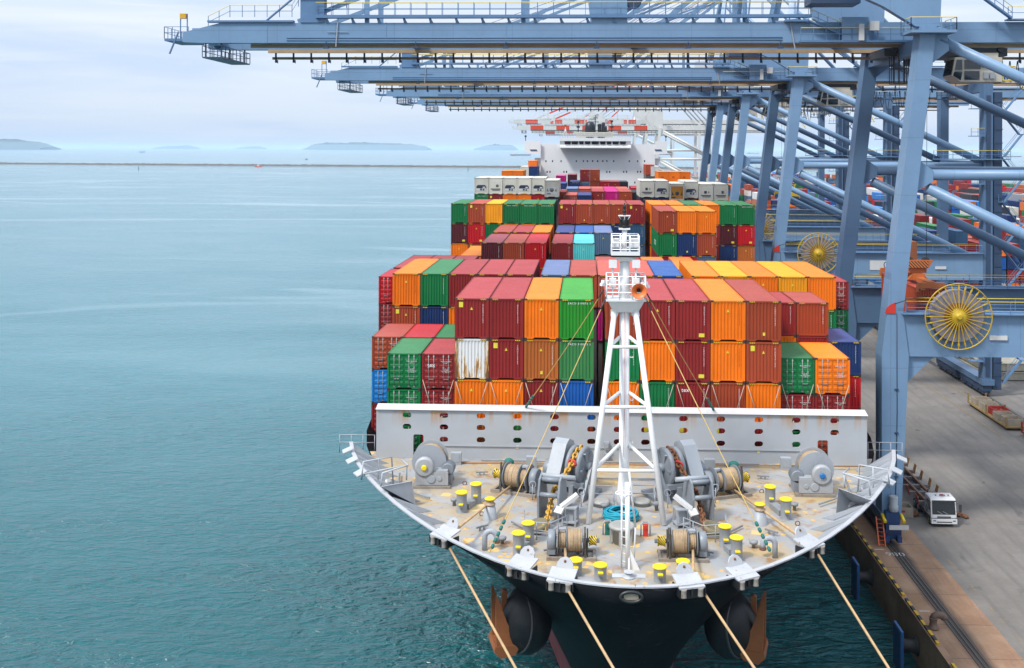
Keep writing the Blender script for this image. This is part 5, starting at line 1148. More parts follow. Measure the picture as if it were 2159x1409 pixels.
mb=MB(); mb.tube(p+Vector((.42,.9,1.9)),p+Vector((.05,.1,5.0)),.05,8); mb.tube(p+Vector((.42,.9,1.9)),p+Vector((.35,1.0,0)),.045,8); ob('staff_brace',mb,MASTW,js,world=True)
# fore stays
for (u0,v0),e,lab in (((1273,612),at(1106,862,70.9),'yellow stay rope from the foremast to the wall top, left'),((1279,625),onz(1032,1166,BZ+.1),'yellow stay rope from the foremast to the left bulwark'),
    ((1364,620),at(1507,868,70.9),'yellow stay rope from the foremast to the wall top, right'),((1360,628),onz(1629,1172,BZ+.1),'yellow stay rope from the foremast to the right bulwark')):
    a=U(u0,v0,61.6); mb=MB(); mb.path([a.lerp(e,i/12)-Vector((0,0,.5*(i/12)*(1-i/12))) for i in range(13)],.028,6)
    o=single('stay_rope',lab,'rope',mb,ROPEY,'stay ropes of the foremast',e)
    mb=MB(); d=(a-e).normalized()
    for k in range(5): q=e+d*(.25+.34*k); mb.lathe([(.05,0),(.09,.05),(.09,.2),(.05,.26)],q-Vector((0,0,.02)),d,8)
    o2=ob('green_whipping',mb,paint('rope_green',(.01,.14,.12),.7),o); o2.location=-e
    mb=MB(); mb.path([a+Vector((0,0,.02)),a.lerp(e,.06)],.05,6); o2=ob('stay_tackle',mb,DARK,o); o2.location=-e
# lashing rods crossing the lowest visible tier
LASH=paint('lashing_rod_steel',(.40,.33,.26),.5,metal=.3,rust=.3)
for k,x in enumerate([AL(c) for c in range(1,6)]+[AR(c) for c in range(0,7)]):
    yf=(YA if 0<k<10 else YA1)-.10
    for s in (-1,1):
        a=Vector((x+1.24+s*1.12,yf,22.78)); b_=Vector((x+1.24+s*.32,yf-.12,20.2)); mb=MB(); mb.tube(a,b_,.028,6); mb.tube(b_,b_-(a-b_).normalized()*.5,.05,6)
        single('lashing_rod',f"{'right' if s>0 else 'left'} lashing rod, {'leftmost column' if k==0 else 'rightmost column' if k==11 else ORD[k]+' column from the left'}, above the white wall",'lashing rod',mb,LASH,'lashing rods above the white wall')
# ================================================================== bridge and accommodation block
BY=305.0
def W(u,v,Y=BY): return at(u,v,Y)
BW=paint('bridge_white',(.66,.67,.68),.45,rust=.0,dirt=.05,streak=.10,scale=.15)
br=part('bridge',Vector((SX,BY,16.4)),'white accommodation block and navigation bridge far aft')
def bo(name,mb,mats): return ob(name,mb,mats,br,world=True)
xl_,xr_=W(1140,340).x,W(1381,340).x
zt_=W(0,314).z-0; zw=W(1250,313).z
mb=MB(); mb.box(xl_,xr_,BY,BY+14,16.45,W(1250,304).z); bo('accommodation_block',mb,BW)
# bridge wings, tapering outwards, cantilevered
for s in (-1,1):
    xo=W(1106 if s<0 else 1406,310).x; xi=xl_+.05 if s<0 else xr_-.05; z1=W(1250,304).z+.003; z2=W(1250,326).z
    mb=MB(); pts=[(xo,BY-1,z1),(xo,BY-1,W(0,316).z),(xo-s*2.2,BY-1,W(0,320).z),(xi,BY-1,z2),(xi,BY-1,z1)]; mb.prism(pts,(0,5,0)); w_=bo('bridge_wing',mb,BW)
    mb=MB(); c=W(1125 if s<0 else 1388,317,BY-1.05); mb.prism([(c.x-1.2,BY-1.03,c.z+.25),(c.x+.9,BY-1.03,c.z+.25),(c.x+1.2,BY-1.03,c.z-.35),(c.x-.8,BY-1.03,c.z-.35)],(0,.05,0)); ob('wing_opening',mb,paint('window_shade',(.06,.09,.16),.4),w_,world=True)
    mb=MB(); mb.box(xo,xi,BY-1.0,BY-.9,z1,z1+.9) if s<0 else mb.box(xi,xo,BY-1.0,BY-.9,z1,z1+.9); ob('wing_bulwark',mb,BW,w_,world=True)
    mb=MB(); mb.tube((xo-s*.3,BY,z1),(xo-s*.3,BY,z1+2.2),.12,8); mb.sphere((xo-s*.3,BY,z1+2.3),.35,8,6); ob('wing_light',mb,DARK,w_,world=True)
# wheelhouse with sloping windows
x0,x1=W(1181,300).x,W(1329,300).x
za,zb_=W(0,313).z,W(0,292).z
za=W(1255,312.5).z; zb_=W(1255,291.5).z
mb=MB(); mb.prism([(x0,BY-3,za),(x0,BY-3,za+.5),(x0,BY-2.6,zb_-2.0),(x0,BY-3.2,zb_-.9),(x0,BY-3.2,zb_),(x0,BY+8,zb_),(x0,BY+8,za)],(x1-x0,0,0)); wh=bo('wheelhouse',mb,BW)
wu=[(1190,1204),(1205,1219),(1221,1231),(1233,1245),(1247,1263),(1265,1277),(1279,1289),(1291,1305),(1307,1320)]
for a,c in wu:
    mb=MB(); ax,cx=W(a,300,BY-3).x,W(c,300,BY-3).x; mb.prism([(ax+.15,BY-3.04,W(1255,305,BY-3).z),(cx-.15,BY-3.04,W(1255,305,BY-3).z),(cx,BY-3.30,W(1255,298.4,BY-3).z),(ax,BY-3.30,W(1255,298.4,BY-3).z)],(0,.10,0)); ob('bridge_window',mb,GLASS,wh,world=True)
# walkway lip under the windows, shade louvers
mb=MB(); mb.box(x0-.2,x1+.2,BY-4.0,BY-3.0,za-.02,za+.12)
for i in range(40):
    x=x0+(x1-x0)*i/39; mb.box(x-.03,x+.03,BY-4.0,BY-3.95,za+.12,za+1.0)
mb.box(x0,x1,BY-4.0,BY-3.95,za+.95,za+1.02); bo('bridge_walkway',mb,WHITE)
# monkey island deckhouse
xa,xb=W(1213,286).x,W(1292,286).x; z3,z4=zb_+.004,W(1255,281).z
mb=MB(); mb.prism([(xa,BY-1,z3),(xa,BY-1.3,z4),(xa,BY+5,z4),(xa,BY+5,z3)],(xb-xa,0,0)); mb.box(xa-.4,xb+.4,BY-1.7,BY+5.3,z4,z4+.25); mi=bo('upper_house',mb,paint('upper_house_cream',(.60,.58,.50),.5,dirt=.1))
for a,c in ((1235,1252),(1259,1275)):
    mb=MB(); ax,cx=W(a,285).x,W(c,285).x; mb.prism([(ax+.4,BY-1.14,W(0,290).z),(cx-.4,BY-1.14,W(0,290).z),(cx,BY-1.34,W(0,285.5).z),(ax,BY-1.34,W(0,285.5).z)],(0,.08,0)); ob('upper_window',mb,GLASS,mi,world=True)
mb=MB(); n=26
for h in (.5,1.0,1.4): mb.tube((x0,BY-2.9,zb_+h),(x1,BY-2.9,zb_+h),.045,5)
for i in range(n+1): x=x0+(x1-x0)*i/n; mb.tube((x,BY-2.9,zb_),(x,BY-2.9,zb_+1.4),.045,5)
bo('bridge_railing',mb,WHITE)
# funnel-like dome, masts and aerials
NAV=paint('funnel_navy',(.008,.012,.022),.4,dirt=.2)
c=W(1244,281,BY+3); mb=MB(); r=abs(W(1255,270,BY+3).x-W(1233,270,BY+3).x)/2
mb.lathe([(r*1.0,0),(r*1.02,1.2),(r*.98,2.0),(r*.80,2.9),(r*.45,3.35),(.1,3.45)],(c.x,BY+3,z4+.2),(0,0,1),22); bo('radar_dome',mb,NAV)
for u,vt in ((1219,257),(1290,256)):
    mb=MB(); p=W(u,281,BY+2); q=W(u,vt,BY+2); mb.tube((p.x,BY+2,zb_),(q.x,BY+2,q.z),.16,8); mb.sphere((q.x,BY+2,q.z),.42,8,6); mb.cbox((p.x,BY+2,zb_+3.4),(1.0,.5,.5)); bo('signal_mast',mb,NAV)
mb=MB(); p=W(1255,281,BY+1); q=W(1255,243,BY+1); mb.tube((p.x,BY+1,z4),(q.x,BY+1,q.z),.13,8); mb.cbox((p.x,BY+1,z4+3.4),(2.2,.2,.2)); mb.cbox((p.x+.1,BY+1,z4+4.6),(1.4,.2,.25)); bo('radar_mast',mb,NAV)
for u,h in ((1264,2.7),(1272,3.1),(1276,2.0)):
    mb=MB(); p=W(u,281,BY+2); mb.lathe([(.55,0),(.55,h-.3),(.4,h)],(p.x,BY+2,z4+.2),(0,0,1),10); bo('exhaust_pipe',mb,NAV)
mb=MB(); p=W(1192,291,BY); mb.tube((p.x-.7,BY,zb_),(p.x,BY,zb_+3.0),.09,6); mb.tube((p.x+.7,BY,zb_),(p.x,BY,zb_+3.0),.09,6); mb.tube((p.x,BY,zb_),(p.x,BY,zb_+3.2),.09,6); bo('aerial_frame',mb,WHITE)
# cabin windows
for v,us in ((340,(1151,1165,1183,1215,1230,1238.5,1249.5,1260,1271,1279.5,1294,1327,1344.5,1359)),(362.5,(1153.5,1159.5,1189,1194.5,1224,1279.5,1285.5,1315,1321,1344.5,1350.5)),(385,(1320.5,1338.5))):
    for u in us:
        p=W(u,v,BY); mb=MB(); mb.box(p.x-.17,p.x+.17,BY-.025,BY-.004,p.z-.28,p.z+.28); bo('cabin_window',mb,GLASS)
# side towers of the lower house that flank the block
for s,u0,u1 in ((-1,1127,1140),(1,1381,1392)):
    a,c=W(u0,340).x,W(u1,340).x; mb=MB(); mb.prism([(a,BY+1,W(0,327).z-.3),(c,BY+1,W(0,327).z-.3),(c,BY+1,20),((a if s<0 else a)+( (c-a)*.7 if s<0 else 0),BY+1,20)] if s<0 else [(a,BY+1,W(0,327).z-.3),(c,BY+1,W(0,327).z-.3),(a+(c-a)*.3,BY+1,20),(a,BY+1,20)],(0,4,0)); bo('wing_support',mb,BW)
# ================================================================== ship-to-shore cranes
CB=paint('crane_blue',(.165,.28,.435),.42,rust=-.12,dirt=.16,streak=.10,scale=.4)
def seams(m,px,pz):
    nt=m.node_tree; b=nt.nodes['Principled BSDF']; src=b.inputs['Base Color'].links[0].from_socket; tc=nt.nodes.new('ShaderNodeTexCoord'); sp=nt.nodes.new('ShaderNodeSeparateXYZ'); nt.links.new(tc.outputs['Object'],sp.inputs[0])
    f=math_(nt,'MAXIMUM',math_(nt,'LESS_THAN',math_(nt,'FRACT',math_(nt,'MULTIPLY',sp.outputs[0],1/px)),.012),math_(nt,'LESS_THAN',math_(nt,'FRACT',math_(nt,'MULTIPLY',sp.outputs[2],1/pz)),.014))
    col=mixc(nt,math_(nt,'MULTIPLY',f,.30),src,(.06,.10,.16))
    run=ramp(nt,noise(nt,mapping(nt,tc.outputs['Object'],(1.7,1.7,.09)),1,6,.65),.60,.74)
    col=mixc(nt,math_(nt,'MULTIPLY',run,.35),col,(.10,.16,.24))
    spot=ramp(nt,noise(nt,mapping(nt,tc.outputs['Object'],(.9,.9,.5)),1,8,.72,.6),.685,.72)
    col=mixc(nt,math_(nt,'MULTIPLY',spot,.75),col,(.19,.09,.05)); nt.links.new(col,b.inputs['Base Color'])
seams(CB,5.9,5.3)
CBD=paint('crane_blue_dark',(.028,.060,.125),.5,rust=.15,dirt=.3,scale=.6)
CBF=paint('crane_blue_shaded',(.085,.160,.275),.45,rust=-.1,dirt=.2,streak=.12,scale=.4); seams(CBF,5.9,5.3)  # darker copy of crane blue: shade on far-frame and landside steel painted in
CBL=paint('crane_rail_blue',(.10,.20,.36),.5,dirt=.2)
RAILB=paint('trolley_rail_brown',(.46,.32,.19),.6,rust=.3,dirt=.3)
CWH=paint('crane_white',(.60,.60,.58),.45,dirt=.15,streak=.15,scale=.4)
CRD=paint('crane_red',(.62,.06,.02),.45,dirt=.15)
CWD=paint('crane_white_grey_steel',(.40,.40,.39),.5,dirt=.3)  # greyer white for bogies, rails, ropes and platforms
def railing(mb,pts,h=1.1,step=2.0,r=.03,mat=0,topmat=None):
    P=[Vector(p) for p in pts]
    for k,hh in enumerate((h*.5,h)): mb.path([p+Vector((0,0,hh)) for p in P],r,5,topmat if (topmat is not None and k) else mat)
    for a,b_ in zip(P,P[1:]):
        n=max(1,int((b_-a).length/step))
        for i in range(n+1): q=a.lerp(b_,i/n); mb.bar(q,q+Vector((0,0,h)),r*1.8,r*1.8,mat)
def make_crane(name,label,loc,striped=False,group='blue ship-to-shore cranes along the quay'):
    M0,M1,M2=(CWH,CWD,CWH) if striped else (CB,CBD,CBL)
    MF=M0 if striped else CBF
    c=thing(name,label,'crane',loc,group)
    P=lambda nm,mb,mats=M0: ob(nm,mb,mats,c)
    XL=30.6
    for y in (-9,9):
        # waterside leg: wide lower part, then leaning upper part
        mb=MB(); mb.hexa([(-.72,y-1.0,2.6),(1.05,y-1.0,2.6),(1.05,y+1.0,2.6),(-.72,y+1.0,2.6)],[(-.78,y-1.0,17),(1.68,y-1.0,17),(1.68,y+1.0,17),(-.78,y+1.0,17)])
        mb.hexa([(-.78,y-1.0,17.003),(1.68,y-1.0,17.003),(1.68,y+1.0,17.003),(-.78,y+1.0,17.003)],[(-.35,y-1.0,21.0),(1.15,y-1.0,21.0),(1.15,y+1.0,21.0),(-.35,y+1.0,21.0)])
        mb.hexa([(-.35,y-1.0,21.003),(1.15,y-1.0,21.003),(1.15,y+1.0,21.003),(-.35,y+1.0,21.003)],[(2.7,y-1.0,47.4),(4.1,y-1.0,47.4),(4.1,y+1.0,47.4),(2.7,y+1.0,47.4)])
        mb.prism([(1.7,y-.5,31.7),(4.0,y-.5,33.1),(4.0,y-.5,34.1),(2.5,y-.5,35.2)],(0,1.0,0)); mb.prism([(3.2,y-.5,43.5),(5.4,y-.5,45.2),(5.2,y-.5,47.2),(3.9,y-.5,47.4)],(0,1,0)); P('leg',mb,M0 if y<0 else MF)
        if not striped:
            mb=MB(); mb.path([(.5,y-1.04,3),(.62,y-1.04,12),(.55,y-1.04,21)],.035,5)
            for z in (6,10,14): mb.cbox((.55,y-1.06,z),(.35,.1,.12))
            P('leg_conduit',mb,CBD)
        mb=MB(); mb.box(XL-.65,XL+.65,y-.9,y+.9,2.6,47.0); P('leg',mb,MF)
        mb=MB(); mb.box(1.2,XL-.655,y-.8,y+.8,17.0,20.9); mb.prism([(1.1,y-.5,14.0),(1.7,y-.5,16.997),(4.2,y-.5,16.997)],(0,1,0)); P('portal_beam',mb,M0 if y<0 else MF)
        mb=MB(); mb.box(1.0,XL-.7,y-1.35,y-.81,20.92,21.0); mb.box(2,XL-.7,y+.2,y+.9,20.92,21.0); railing(mb,[(1.3,y-1.3,21.0),(XL-1,y-1.3,21.0)],1.15,2.2,.032,0,1); railing(mb,[(2,y+.85,21.0),(XL-1,y+.85,21.0)],1.15,2.4,.032,0,1); P('beam_railing',mb,[M2,M2 if striped else YEL])
        for a,b_,r in (((3.6,33.7),(XL-.5,33.7),.50),((4.6,46.2),(XL-.4,34.2),.52),((3.6,32.5),(XL-.6,19.6),.52)):
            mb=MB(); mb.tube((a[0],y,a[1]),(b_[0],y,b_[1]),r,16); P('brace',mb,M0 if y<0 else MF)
        # platform round the leg head
        if not striped:
            mb=MB(); mb.box(1.5,5.6,y-1.9,y+1.2,46.7,46.95); railing(mb,[(1.5,y+1.1,46.95),(1.5,y-1.85,46.95),(5.6,y-1.85,46.95),(5.6,y+1.1,46.95)],1.15,1.3,.035,0,1); P('leg_platform',mb,[M0,YEL])
        mb=MB(); mb.prism([(-3.2,y-.45,52.6),(-3.0,y-.45,50.4),(-.6,y-.45,49.3),(2.4,y-.45,47.42),(4.6,y-.45,47.42),(4.9,y-.45,55.0),(-1,y-.45,55.0)],(0,.9,0)); P('pylon_foot',mb)
        mb=MB(); mb.bar((2.4,y,55.003),(5.0,y*.42,72.5),1.3,1.2,w1=.8,h1=.8); P('pylon',mb)
        mb=MB(); mb.tube((XL,y,47),(5.4,y*.42,71.8),.36,12); P('back_strut',mb)
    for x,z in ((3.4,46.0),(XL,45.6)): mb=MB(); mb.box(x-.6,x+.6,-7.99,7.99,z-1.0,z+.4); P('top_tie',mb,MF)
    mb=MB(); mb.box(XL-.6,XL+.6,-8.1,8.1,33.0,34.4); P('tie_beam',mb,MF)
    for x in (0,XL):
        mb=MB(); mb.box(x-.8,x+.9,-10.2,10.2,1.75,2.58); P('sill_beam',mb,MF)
        for s in (-1,1):
            mb=MB(); mb.box(x-.62,x+.62,*sorted((s*.9,s*9.9)),.85,1.7)
            for k in range(4): yy=s*(2.0+2.25*k); mb.box(x-.5,x+.5,yy-.95,yy+.95,.42,.82); mb.bar((x,yy-.6,1.6),(x,yy+.6,1.6),1.3,.5)
            for k in range(8): yy=s*(1.5+1.13*k); mb.tube((x-.22,yy,.40),(x+.22,yy,.40),.36,12,mat=1)
            P('bogie',mb,[M1,DARK])
    # ---- boom: two box girders
    gx=[(-68.6,46.6),(-66.6,46.5),(62,46.5),(62,48.5),(-64.8,48.5),(-68.6,47.55)]
    for y in (-3.5,3.5):
        if striped:
            xs=[-68.6]+[-62+6.6*k for k in range(11)]+[62]
            for k,(a,b_) in enumerate(zip(xs,xs[1:])):
                mb=MB(); mb.box(a+.01,b_-.01,y-.5,y+.5,46.5+(.02 if k%2 else 0),48.5); P('boom_section',mb,CRD if k%2 and b_<50 else CWH)
        else:
            mb=MB(); mb.prism([(x,y-.5,z) for x,z in gx],(0,1.0,0))
            for x in range(-60,60,12): mb.box(x-.06,x+.06,y-.53,y+.53,46.48,48.52)
            P('boom_girder',mb)
        yi=y*.80; mb=MB(); mb.box(-62,60,yi-.16,yi+.16,46.12,46.49); P('trolley_rail',mb,RAILB if not striped else CWD)
    for x in (-67.5,-46,-23,-2,12,26,40,56): mb=MB(); mb.box(x-.5,x+.5,-2.99,2.99,46.9,48.1); P('cross_girder',mb)
    # festoon rail with hangers
    mb=MB(); mb.box(-62,58,4.15,4.40,45.55,45.82); P('cable_rail',mb,RAILB if not striped else CWD)
    hm_=None; x=-61.6
    while x<30:
        if hm_ is None: mb=MB(); mb.box(-.10,.10,4.12,4.16,45.2,46.5); mb.prism([(-.1,4.1,45.5),(.16,4.1,45.5),(.16,4.1,45.15)],(0,.35,0)); hm_=mb.mesh('rail_hanger',[M1])
        ob('rail_hanger',hm_,None,c,(x,0,0)); x+=1.93
    # walkway and railings on the boom
    mb=MB(); mb.box(-55,-6,-4.35,-3.6,48.95,49.25); x=-54
    while x<-6: mb.prism([(x,-4.1,48.5),(x+.35,-4.1,48.5),(x+.1,-4.1,48.95),(x-.1,-4.1,48.95)],(0,.12,0)); x+=2.6
    railing(mb,[(-55,-4.3,49.25),(-6,-4.3,49.25)],1.25,1.55,.03,0,1); railing(mb,[(-55,-3.65,49.25),(-6,-3.65,49.25)],1.25,1.55,.03,0,1)
    railing(mb,[(-66,-3.9,48.0),(-63.8,-3.9,49.1),(-57.5,-3.9,49.1),(-56.2,-3.9,51.2),(-53,-3.9,51.2),(-52,-3.9,50.0)],1.2,1.2,.03,0,1)
    if not striped: mb.bar((-60.2,-4.0,48.6),(-57.3,-4.0,51.0),.3,.12); mb.box(-56.6,-54.2,-4.1,-3.0,48.52,51.0); mb.box(-57.4,-53.2,-4.3,-2.8,51.0,51.2); mb.box(-66,-57.3,-4.2,-3.55,48.55,48.75)
    P('boom_walkway',mb,[M2,M2 if striped else YEL])
    # tip basket and the service platform below the tip
    mb=MB(); mb.box(-71.2,-68.7,-2.2,2.2,46.9,47.15); railing(mb,[(-68.7,-2.2,47.15),(-71.2,-2.2,47.15),(-71.2,2.2,47.15),(-68.7,2.2,47.15)],1.2,.8,.03); mb.bar((-69.6,-2,47.15),(-69.6,-2,49.7),.09,.09); mb.bar((-68.9,-2,47.15),(-68.9,-2,49.7),.09,.09); mb.cbox((-69.3,-2,49.45),(.6,.45,.5),1); mb.bar((-69.0,-4.0,47.6),(-69.9,-4.0,45.4),.16,.12); P('tip_platform',mb,[M2,M2 if striped else paint('beacon_amber',(.75,.38,.02),.4)])
    mb=MB(); mb.box(-66.6,-64.6,-3.9,4.6,45.0,45.12); railing(mb,[(-66.6,-3.9,45.12),(-64.6,-3.9,45.12),(-64.6,4.6,45.12),(-66.6,4.6,45.12),(-66.6,-3.9,45.12)],1.1,1.0,.035)
    for x in (-66.4,-64.8):
        for y in (-3.5,3.5): mb.bar((x,y,45.05),(x,y,46.5),.12,.12)
    P('service_platform',mb,M1)
    # posts, sheave tower and stays
    for x in (-50,-34.3,-12.4):
        for y in (-3.5,3.5): mb=MB(); mb.bar((x,y,48.5),(x,y,53.2),.42,.34); P('stay_post',mb)
    for y in (-4,3.5): mb=MB(); mb.prism([(-27.5,y,48.5),(-24.0,y,48.5),(-24.0,y,50.6),(-25,y,53.4),(-26.6,y,53.6),(-27.9,y,52.2)],(0,.5,0)); P('sheave_tower',mb)
    mb=MB(); mb.lathe([(.75,-.2),(.85,0),(.75,.2)],(-23.4,-3.6,50.7),(0,1,0),16); P('boom_sheave',mb,M1)
    for y in (-3.5,3.5):
        for x0,z0 in ((-57,48.7),(-24.2,49.6)):
            a=Vector((x0,y,z0)); b_=Vector((4.6,y*.9,72.2))
            n=8 if striped else 1
            for k in range(n):
                p,q=a.lerp(b_,k/n),a.lerp(b_,(k+1)/n-.002); mb=MB(); mb.bar(p,q,.24,.42)
                if not striped:
                    for t in (.12,.34,.36,.62,.64,.9): s_=a.lerp(b_,t); mb.bar(s_-(b_-a).normalized()*.4,s_+(b_-a).normalized()*.4,.34,.62)
                P('stay_bar',mb,(CRD if k%2 else CWH) if striped else M0)
        mb=MB()
        for k,(x0,z0) in enumerate(((-25.6,53.2),(-25.6,52.8),(-50,53.0),(-34.3,53.0))): mb.tube((x0,y*.8+k*.12,z0),(4.6,y*.7+k*.1,72.6),.035,4)
        P('hoist_rope',mb,M1)
    if striped: return c
    # machinery gallery by the hinge
    mb=MB(); mb.box(-7.2,6.4,-4.9,-3.55,46.45,46.65); railing(mb,[(-7.2,-4.85,46.65),(6.4,-4.85,46.65)],1.2,1.2,.035,0,1); mb.box(-8.6,-6.4,-4.6,-3.55,48.5,48.7); mb.bar((-6.4,-4.5,48.6),(-1.8,-4.5,46.6),.5,.14); railing(mb,[(-6.4,-4.7,48.6),(-1.8,-4.7,46.6)],1.15,.9,.03,0,1); P('hinge_gallery',mb,[M2,YEL])
    mb=MB(); mb.box(-3.2,-.6,-4.8,-3.55,46.65,48.9); mb.cbox((-.2,-5.0,48.0),(.9,.5,.9),1); mb.cbox((-1.4,-5.0,47.4),(.5,.3,1.6),1); P('electric_cabinet',mb,[M0,WHITE])
    mb=MB(); mb.box(-6.6,-1.9,-6.6,-3.6,50.0,50.9); mb.cbox((-4.6,-5.2,52.2),(3.4,2.6,2.6),1); railing(mb,[(-6.6,-3.7,50.9),(-6.6,-6.5,50.9),(-1.9,-6.5,50.9)],1.2,1.0,.035,0,2); P('gantry_house',mb,[M1,WHITE,YEL])
    mb=MB(); mb.bar((6.2,-5.2,53.6),(12.8,-5.2,48.7),.6,.16); railing(mb,[(6.2,-5.4,53.6),(12.8,-5.4,48.7)],1.1,1.0,.03,0,1); mb.box(12.6,26,-5.0,-4.05,48.55,48.7); railing(mb,[(12.6,-4.95,48.7),(30,-4.95,48.7)],1.15,1.8,.03,0,1); P('stairway',mb,[M2,YEL])
    # trolley, operator cab, hoist ropes
    mb=MB(); mb.box(1.5,13.5,-2.6,2.6,45.3,46.1); mb.box(4.5,6.2,-1.2,1.2,44.6,45.29)
    for x in (2.5,6,9.5,12.8):
        for y in (-2.75,2.75): mb.tube((x,y-.12,46.0),(x,y+.12,46.0),.35,10)
    P('trolley',mb,DARK)
    CABM=paint('cab_cream',(.50,.46,.38),.5,rust=.15,dirt=.2)
    mb=MB(); mb.prism([(8.1,-3.6,45.1),(7.75,-3.6,43.3),(8.6,-3.6,42.7),(12.6,-3.6,42.7),(12.6,-3.6,45.1)],(0,2.6,0)); mb.box(8.9,12.3,-3.4,-1.2,45.1,45.55); mb.box(12.62,14.2,-3.3,-1.4,42.6,42.85); cab=P('operator_cab',mb,CABM)
    for pts in ([(8.22,-3.63,44.85),(8.02,-3.63,43.85),(8.75,-3.63,43.85),(8.75,-3.63,44.85)],[(8.95,-3.63,44.85),(8.95,-3.63,43.95),(10.5,-3.63,43.95),(10.5,-3.63,44.85)],[(8.0,-3.63,43.7),(7.85,-3.63,43.3),(8.6,-3.63,42.85),(8.75,-3.63,43.7)],[(8.95,-3.63,43.75),(8.95,-3.63,42.9),(10.4,-3.63,42.9),(10.4,-3.63,43.75)]):
        mb=MB(); mb.prism(pts,(0,-.03,0)); ob('cab_window',mb,GLASS,cab)
    mb=MB(); mb.hexa([(8.05,-3.4,44.9),(8.05,-1.2,44.9),(7.74,-1.2,43.4),(7.74,-3.4,43.4)],[(8.02,-3.4,44.9),(8.02,-1.2,44.9),(7.71,-1.2,43.4),(7.71,-3.4,43.4)]); ob('cab_window',mb,GLASS,cab)
    mb=MB()
    for z in (42.85,43.5,44.2): mb.path([(12.7,-3.5,z),(13.9,-3.5,z),(13.9,-2.2,z)],.05,6)
    for x,y in ((12.7,-3.5),(13.3,-3.5),(13.9,-3.5),(13.9,-2.2)): mb.bar((x,y,42.85),(x,y,44.2),.08,.08)
    for k in range(9): mb.cbox((14.6+.16*k,-3.2,42.6-.28*k),(.5,.5,.05))
    mb.bar((14.5,-3.4,42.9),(16.0,-3.4,40.2),.06,.1); ob('cab_cage',mb,YEL,cab)
    mb=MB()
    for x in (11.0,11.6): mb.cbox((x,-3.7,43.3),(.45,.2,.6))
    mb.cbox((11.2,-3.72,44.3),(1.4,.12,.25)); ob('air_conditioner',mb,GREYL,cab)
    mb=MB(); mb.hexa([(2.2,1.0,42.2),(4.6,1.0,42.2),(4.6,3,42.2),(2.2,3,42.2)],[(1.8,.8,45.3),(4.9,.8,45.3),(4.9,3.2,45.3),(1.8,3.2,45.3)]) if False else railing(mb,[(2.2,-3.2,42.6),(3.7,-3.2,42.6),(3.7,-1.9,42.6),(2.2,-1.9,42.6),(2.2,-3.2,42.6)],2.9,.5,.04); mb.box(2.2,3.7,-3.2,-1.9,42.5,42.6); P('maintenance_basket',mb,DARK)
    # festoon loops
    mb=MB(); rnd=random.Random(9); x=15.0
    while x<27:
        d=rnd.uniform(1.6,3.2); mb.path([(x+.75*t,4.3,45.4-d*4*t*(1-t)) for t in [i/8 for i in range(9)]],.05,5); x+=.8
    P('festoon_cable',mb,BLACK)
    for x in range(-54,-8,9):
        mb=MB(); mb.bar((x,-4.05,46.6),(x,-4.05,46.1),.08,.08); mb.bar((x-.28,-4.1,46.02),(x+.28,-4.1,46.02),.30,.18); P('boom_lamp',mb,M1)
    for z in (46.75,47.0): mb=MB(); mb.tube((-58,-4.03,z),(-8.8,-4.03,z),.05,6); P('boom_pipe',mb,CBL)
    mb=MB(); mb.bar((-52.8,-4.08,48.9),(-53.0,-4.15,46.1),.10,.06); mb.bar((-53.9,-4.1,47.6),(-51.8,-4.1,47.6),.05,.05); P('boom_ladder',mb,GREYL)
    mb=MB(); mb.bar((-8.2,-4.08,49.2),(-7.6,-4.15,45.9),.10,.06); P('boom_ladder',mb,GREYL)
    for k,x in enumerate((16,20.5,25)):
        mb=MB(); mb.box(x,x+3.2,-4.4,-3.55,43.6,43.75); railing(mb,[(x,-4.35,43.75),(x+3.2,-4.35,43.75)],1.1,.8,.035,0,1); mb.bar((x+.2,-4,43.7),(x+.2,-4,46.5),.1,.1); mb.bar((x+3,-4,43.7),(x+3,-4,46.5),.1,.1); P('maintenance_stage',mb,[CBD,YEL])
    for z in (5.2,9.4,13.6,26,31,38,42): mb=MB(); mb.box(XL-2.6,XL-.66,-10.3,-9.0,z,z+.10); railing(mb,[(XL-2.6,-10.25,z+.1),(XL-.66,-10.25,z+.1)],1.1,.9,.03,0,1); P('leg_landing',mb,[CBL,YEL])
    mb=MB(); mb.box(XL-.3,XL+.3,-10.0,-9.92,3,44); P('cable_tray',mb,CBD)
    for x in (9,16,23): mb=MB(); mb.box(x,x+1.6,-9.95,-9.82,18.6,19.0); P('lamp_panel',mb,WHITE)
    # cable reel on the near portal beam
    rx,rz,ry=5.9,20.85,-10.75
    RYEL=paint('reel_yellow_worn',(.58,.38,.012),.5,rust=.1,dirt=.35,scale=2); LIL=paint('reel_cable_grey',(.25,.23,.27),.6,dirt=.35,scale=3)
    mb=MB(); mb.lathe([(2.35,0),(2.42,.10),(2.42,.75),(2.30,.85),(1.3,.86)],(rx,ry+.25,rz),(0,1,0),40); rl=P('cable_reel',mb,LIL)
    mb=MB(); mb.path([(rx+3.0*math.cos(2*PI*i/48),ry,rz+3.0*math.sin(2*PI*i/48)) for i in range(48)],.06,6,closed=True); ob('reel_rim',mb,RYEL,rl)
    for k in range(28):
        a=2*PI*k/28; ca,sa=math.cos(a),math.sin(a); mb=MB(); mb.bar((rx+.55*ca,ry-.10,rz+.55*sa),(rx+3.0*ca,ry+.02,rz+3.0*sa),.07,.07); mb.bar((rx+2.45*ca,ry-.02,rz+2.45*sa),(rx+2.7*ca,ry,rz+2.7*sa),.15,.09); ob('reel_spoke',mb,RYEL,rl)
    mb=MB(); mb.lathe([(.75,.35),(.72,.0),(.5,-.12),(.22,-.14),(.2,-.3)],(rx,ry-.05,rz),(0,1,0),28); ob('reel_hub',mb,RYEL,rl)
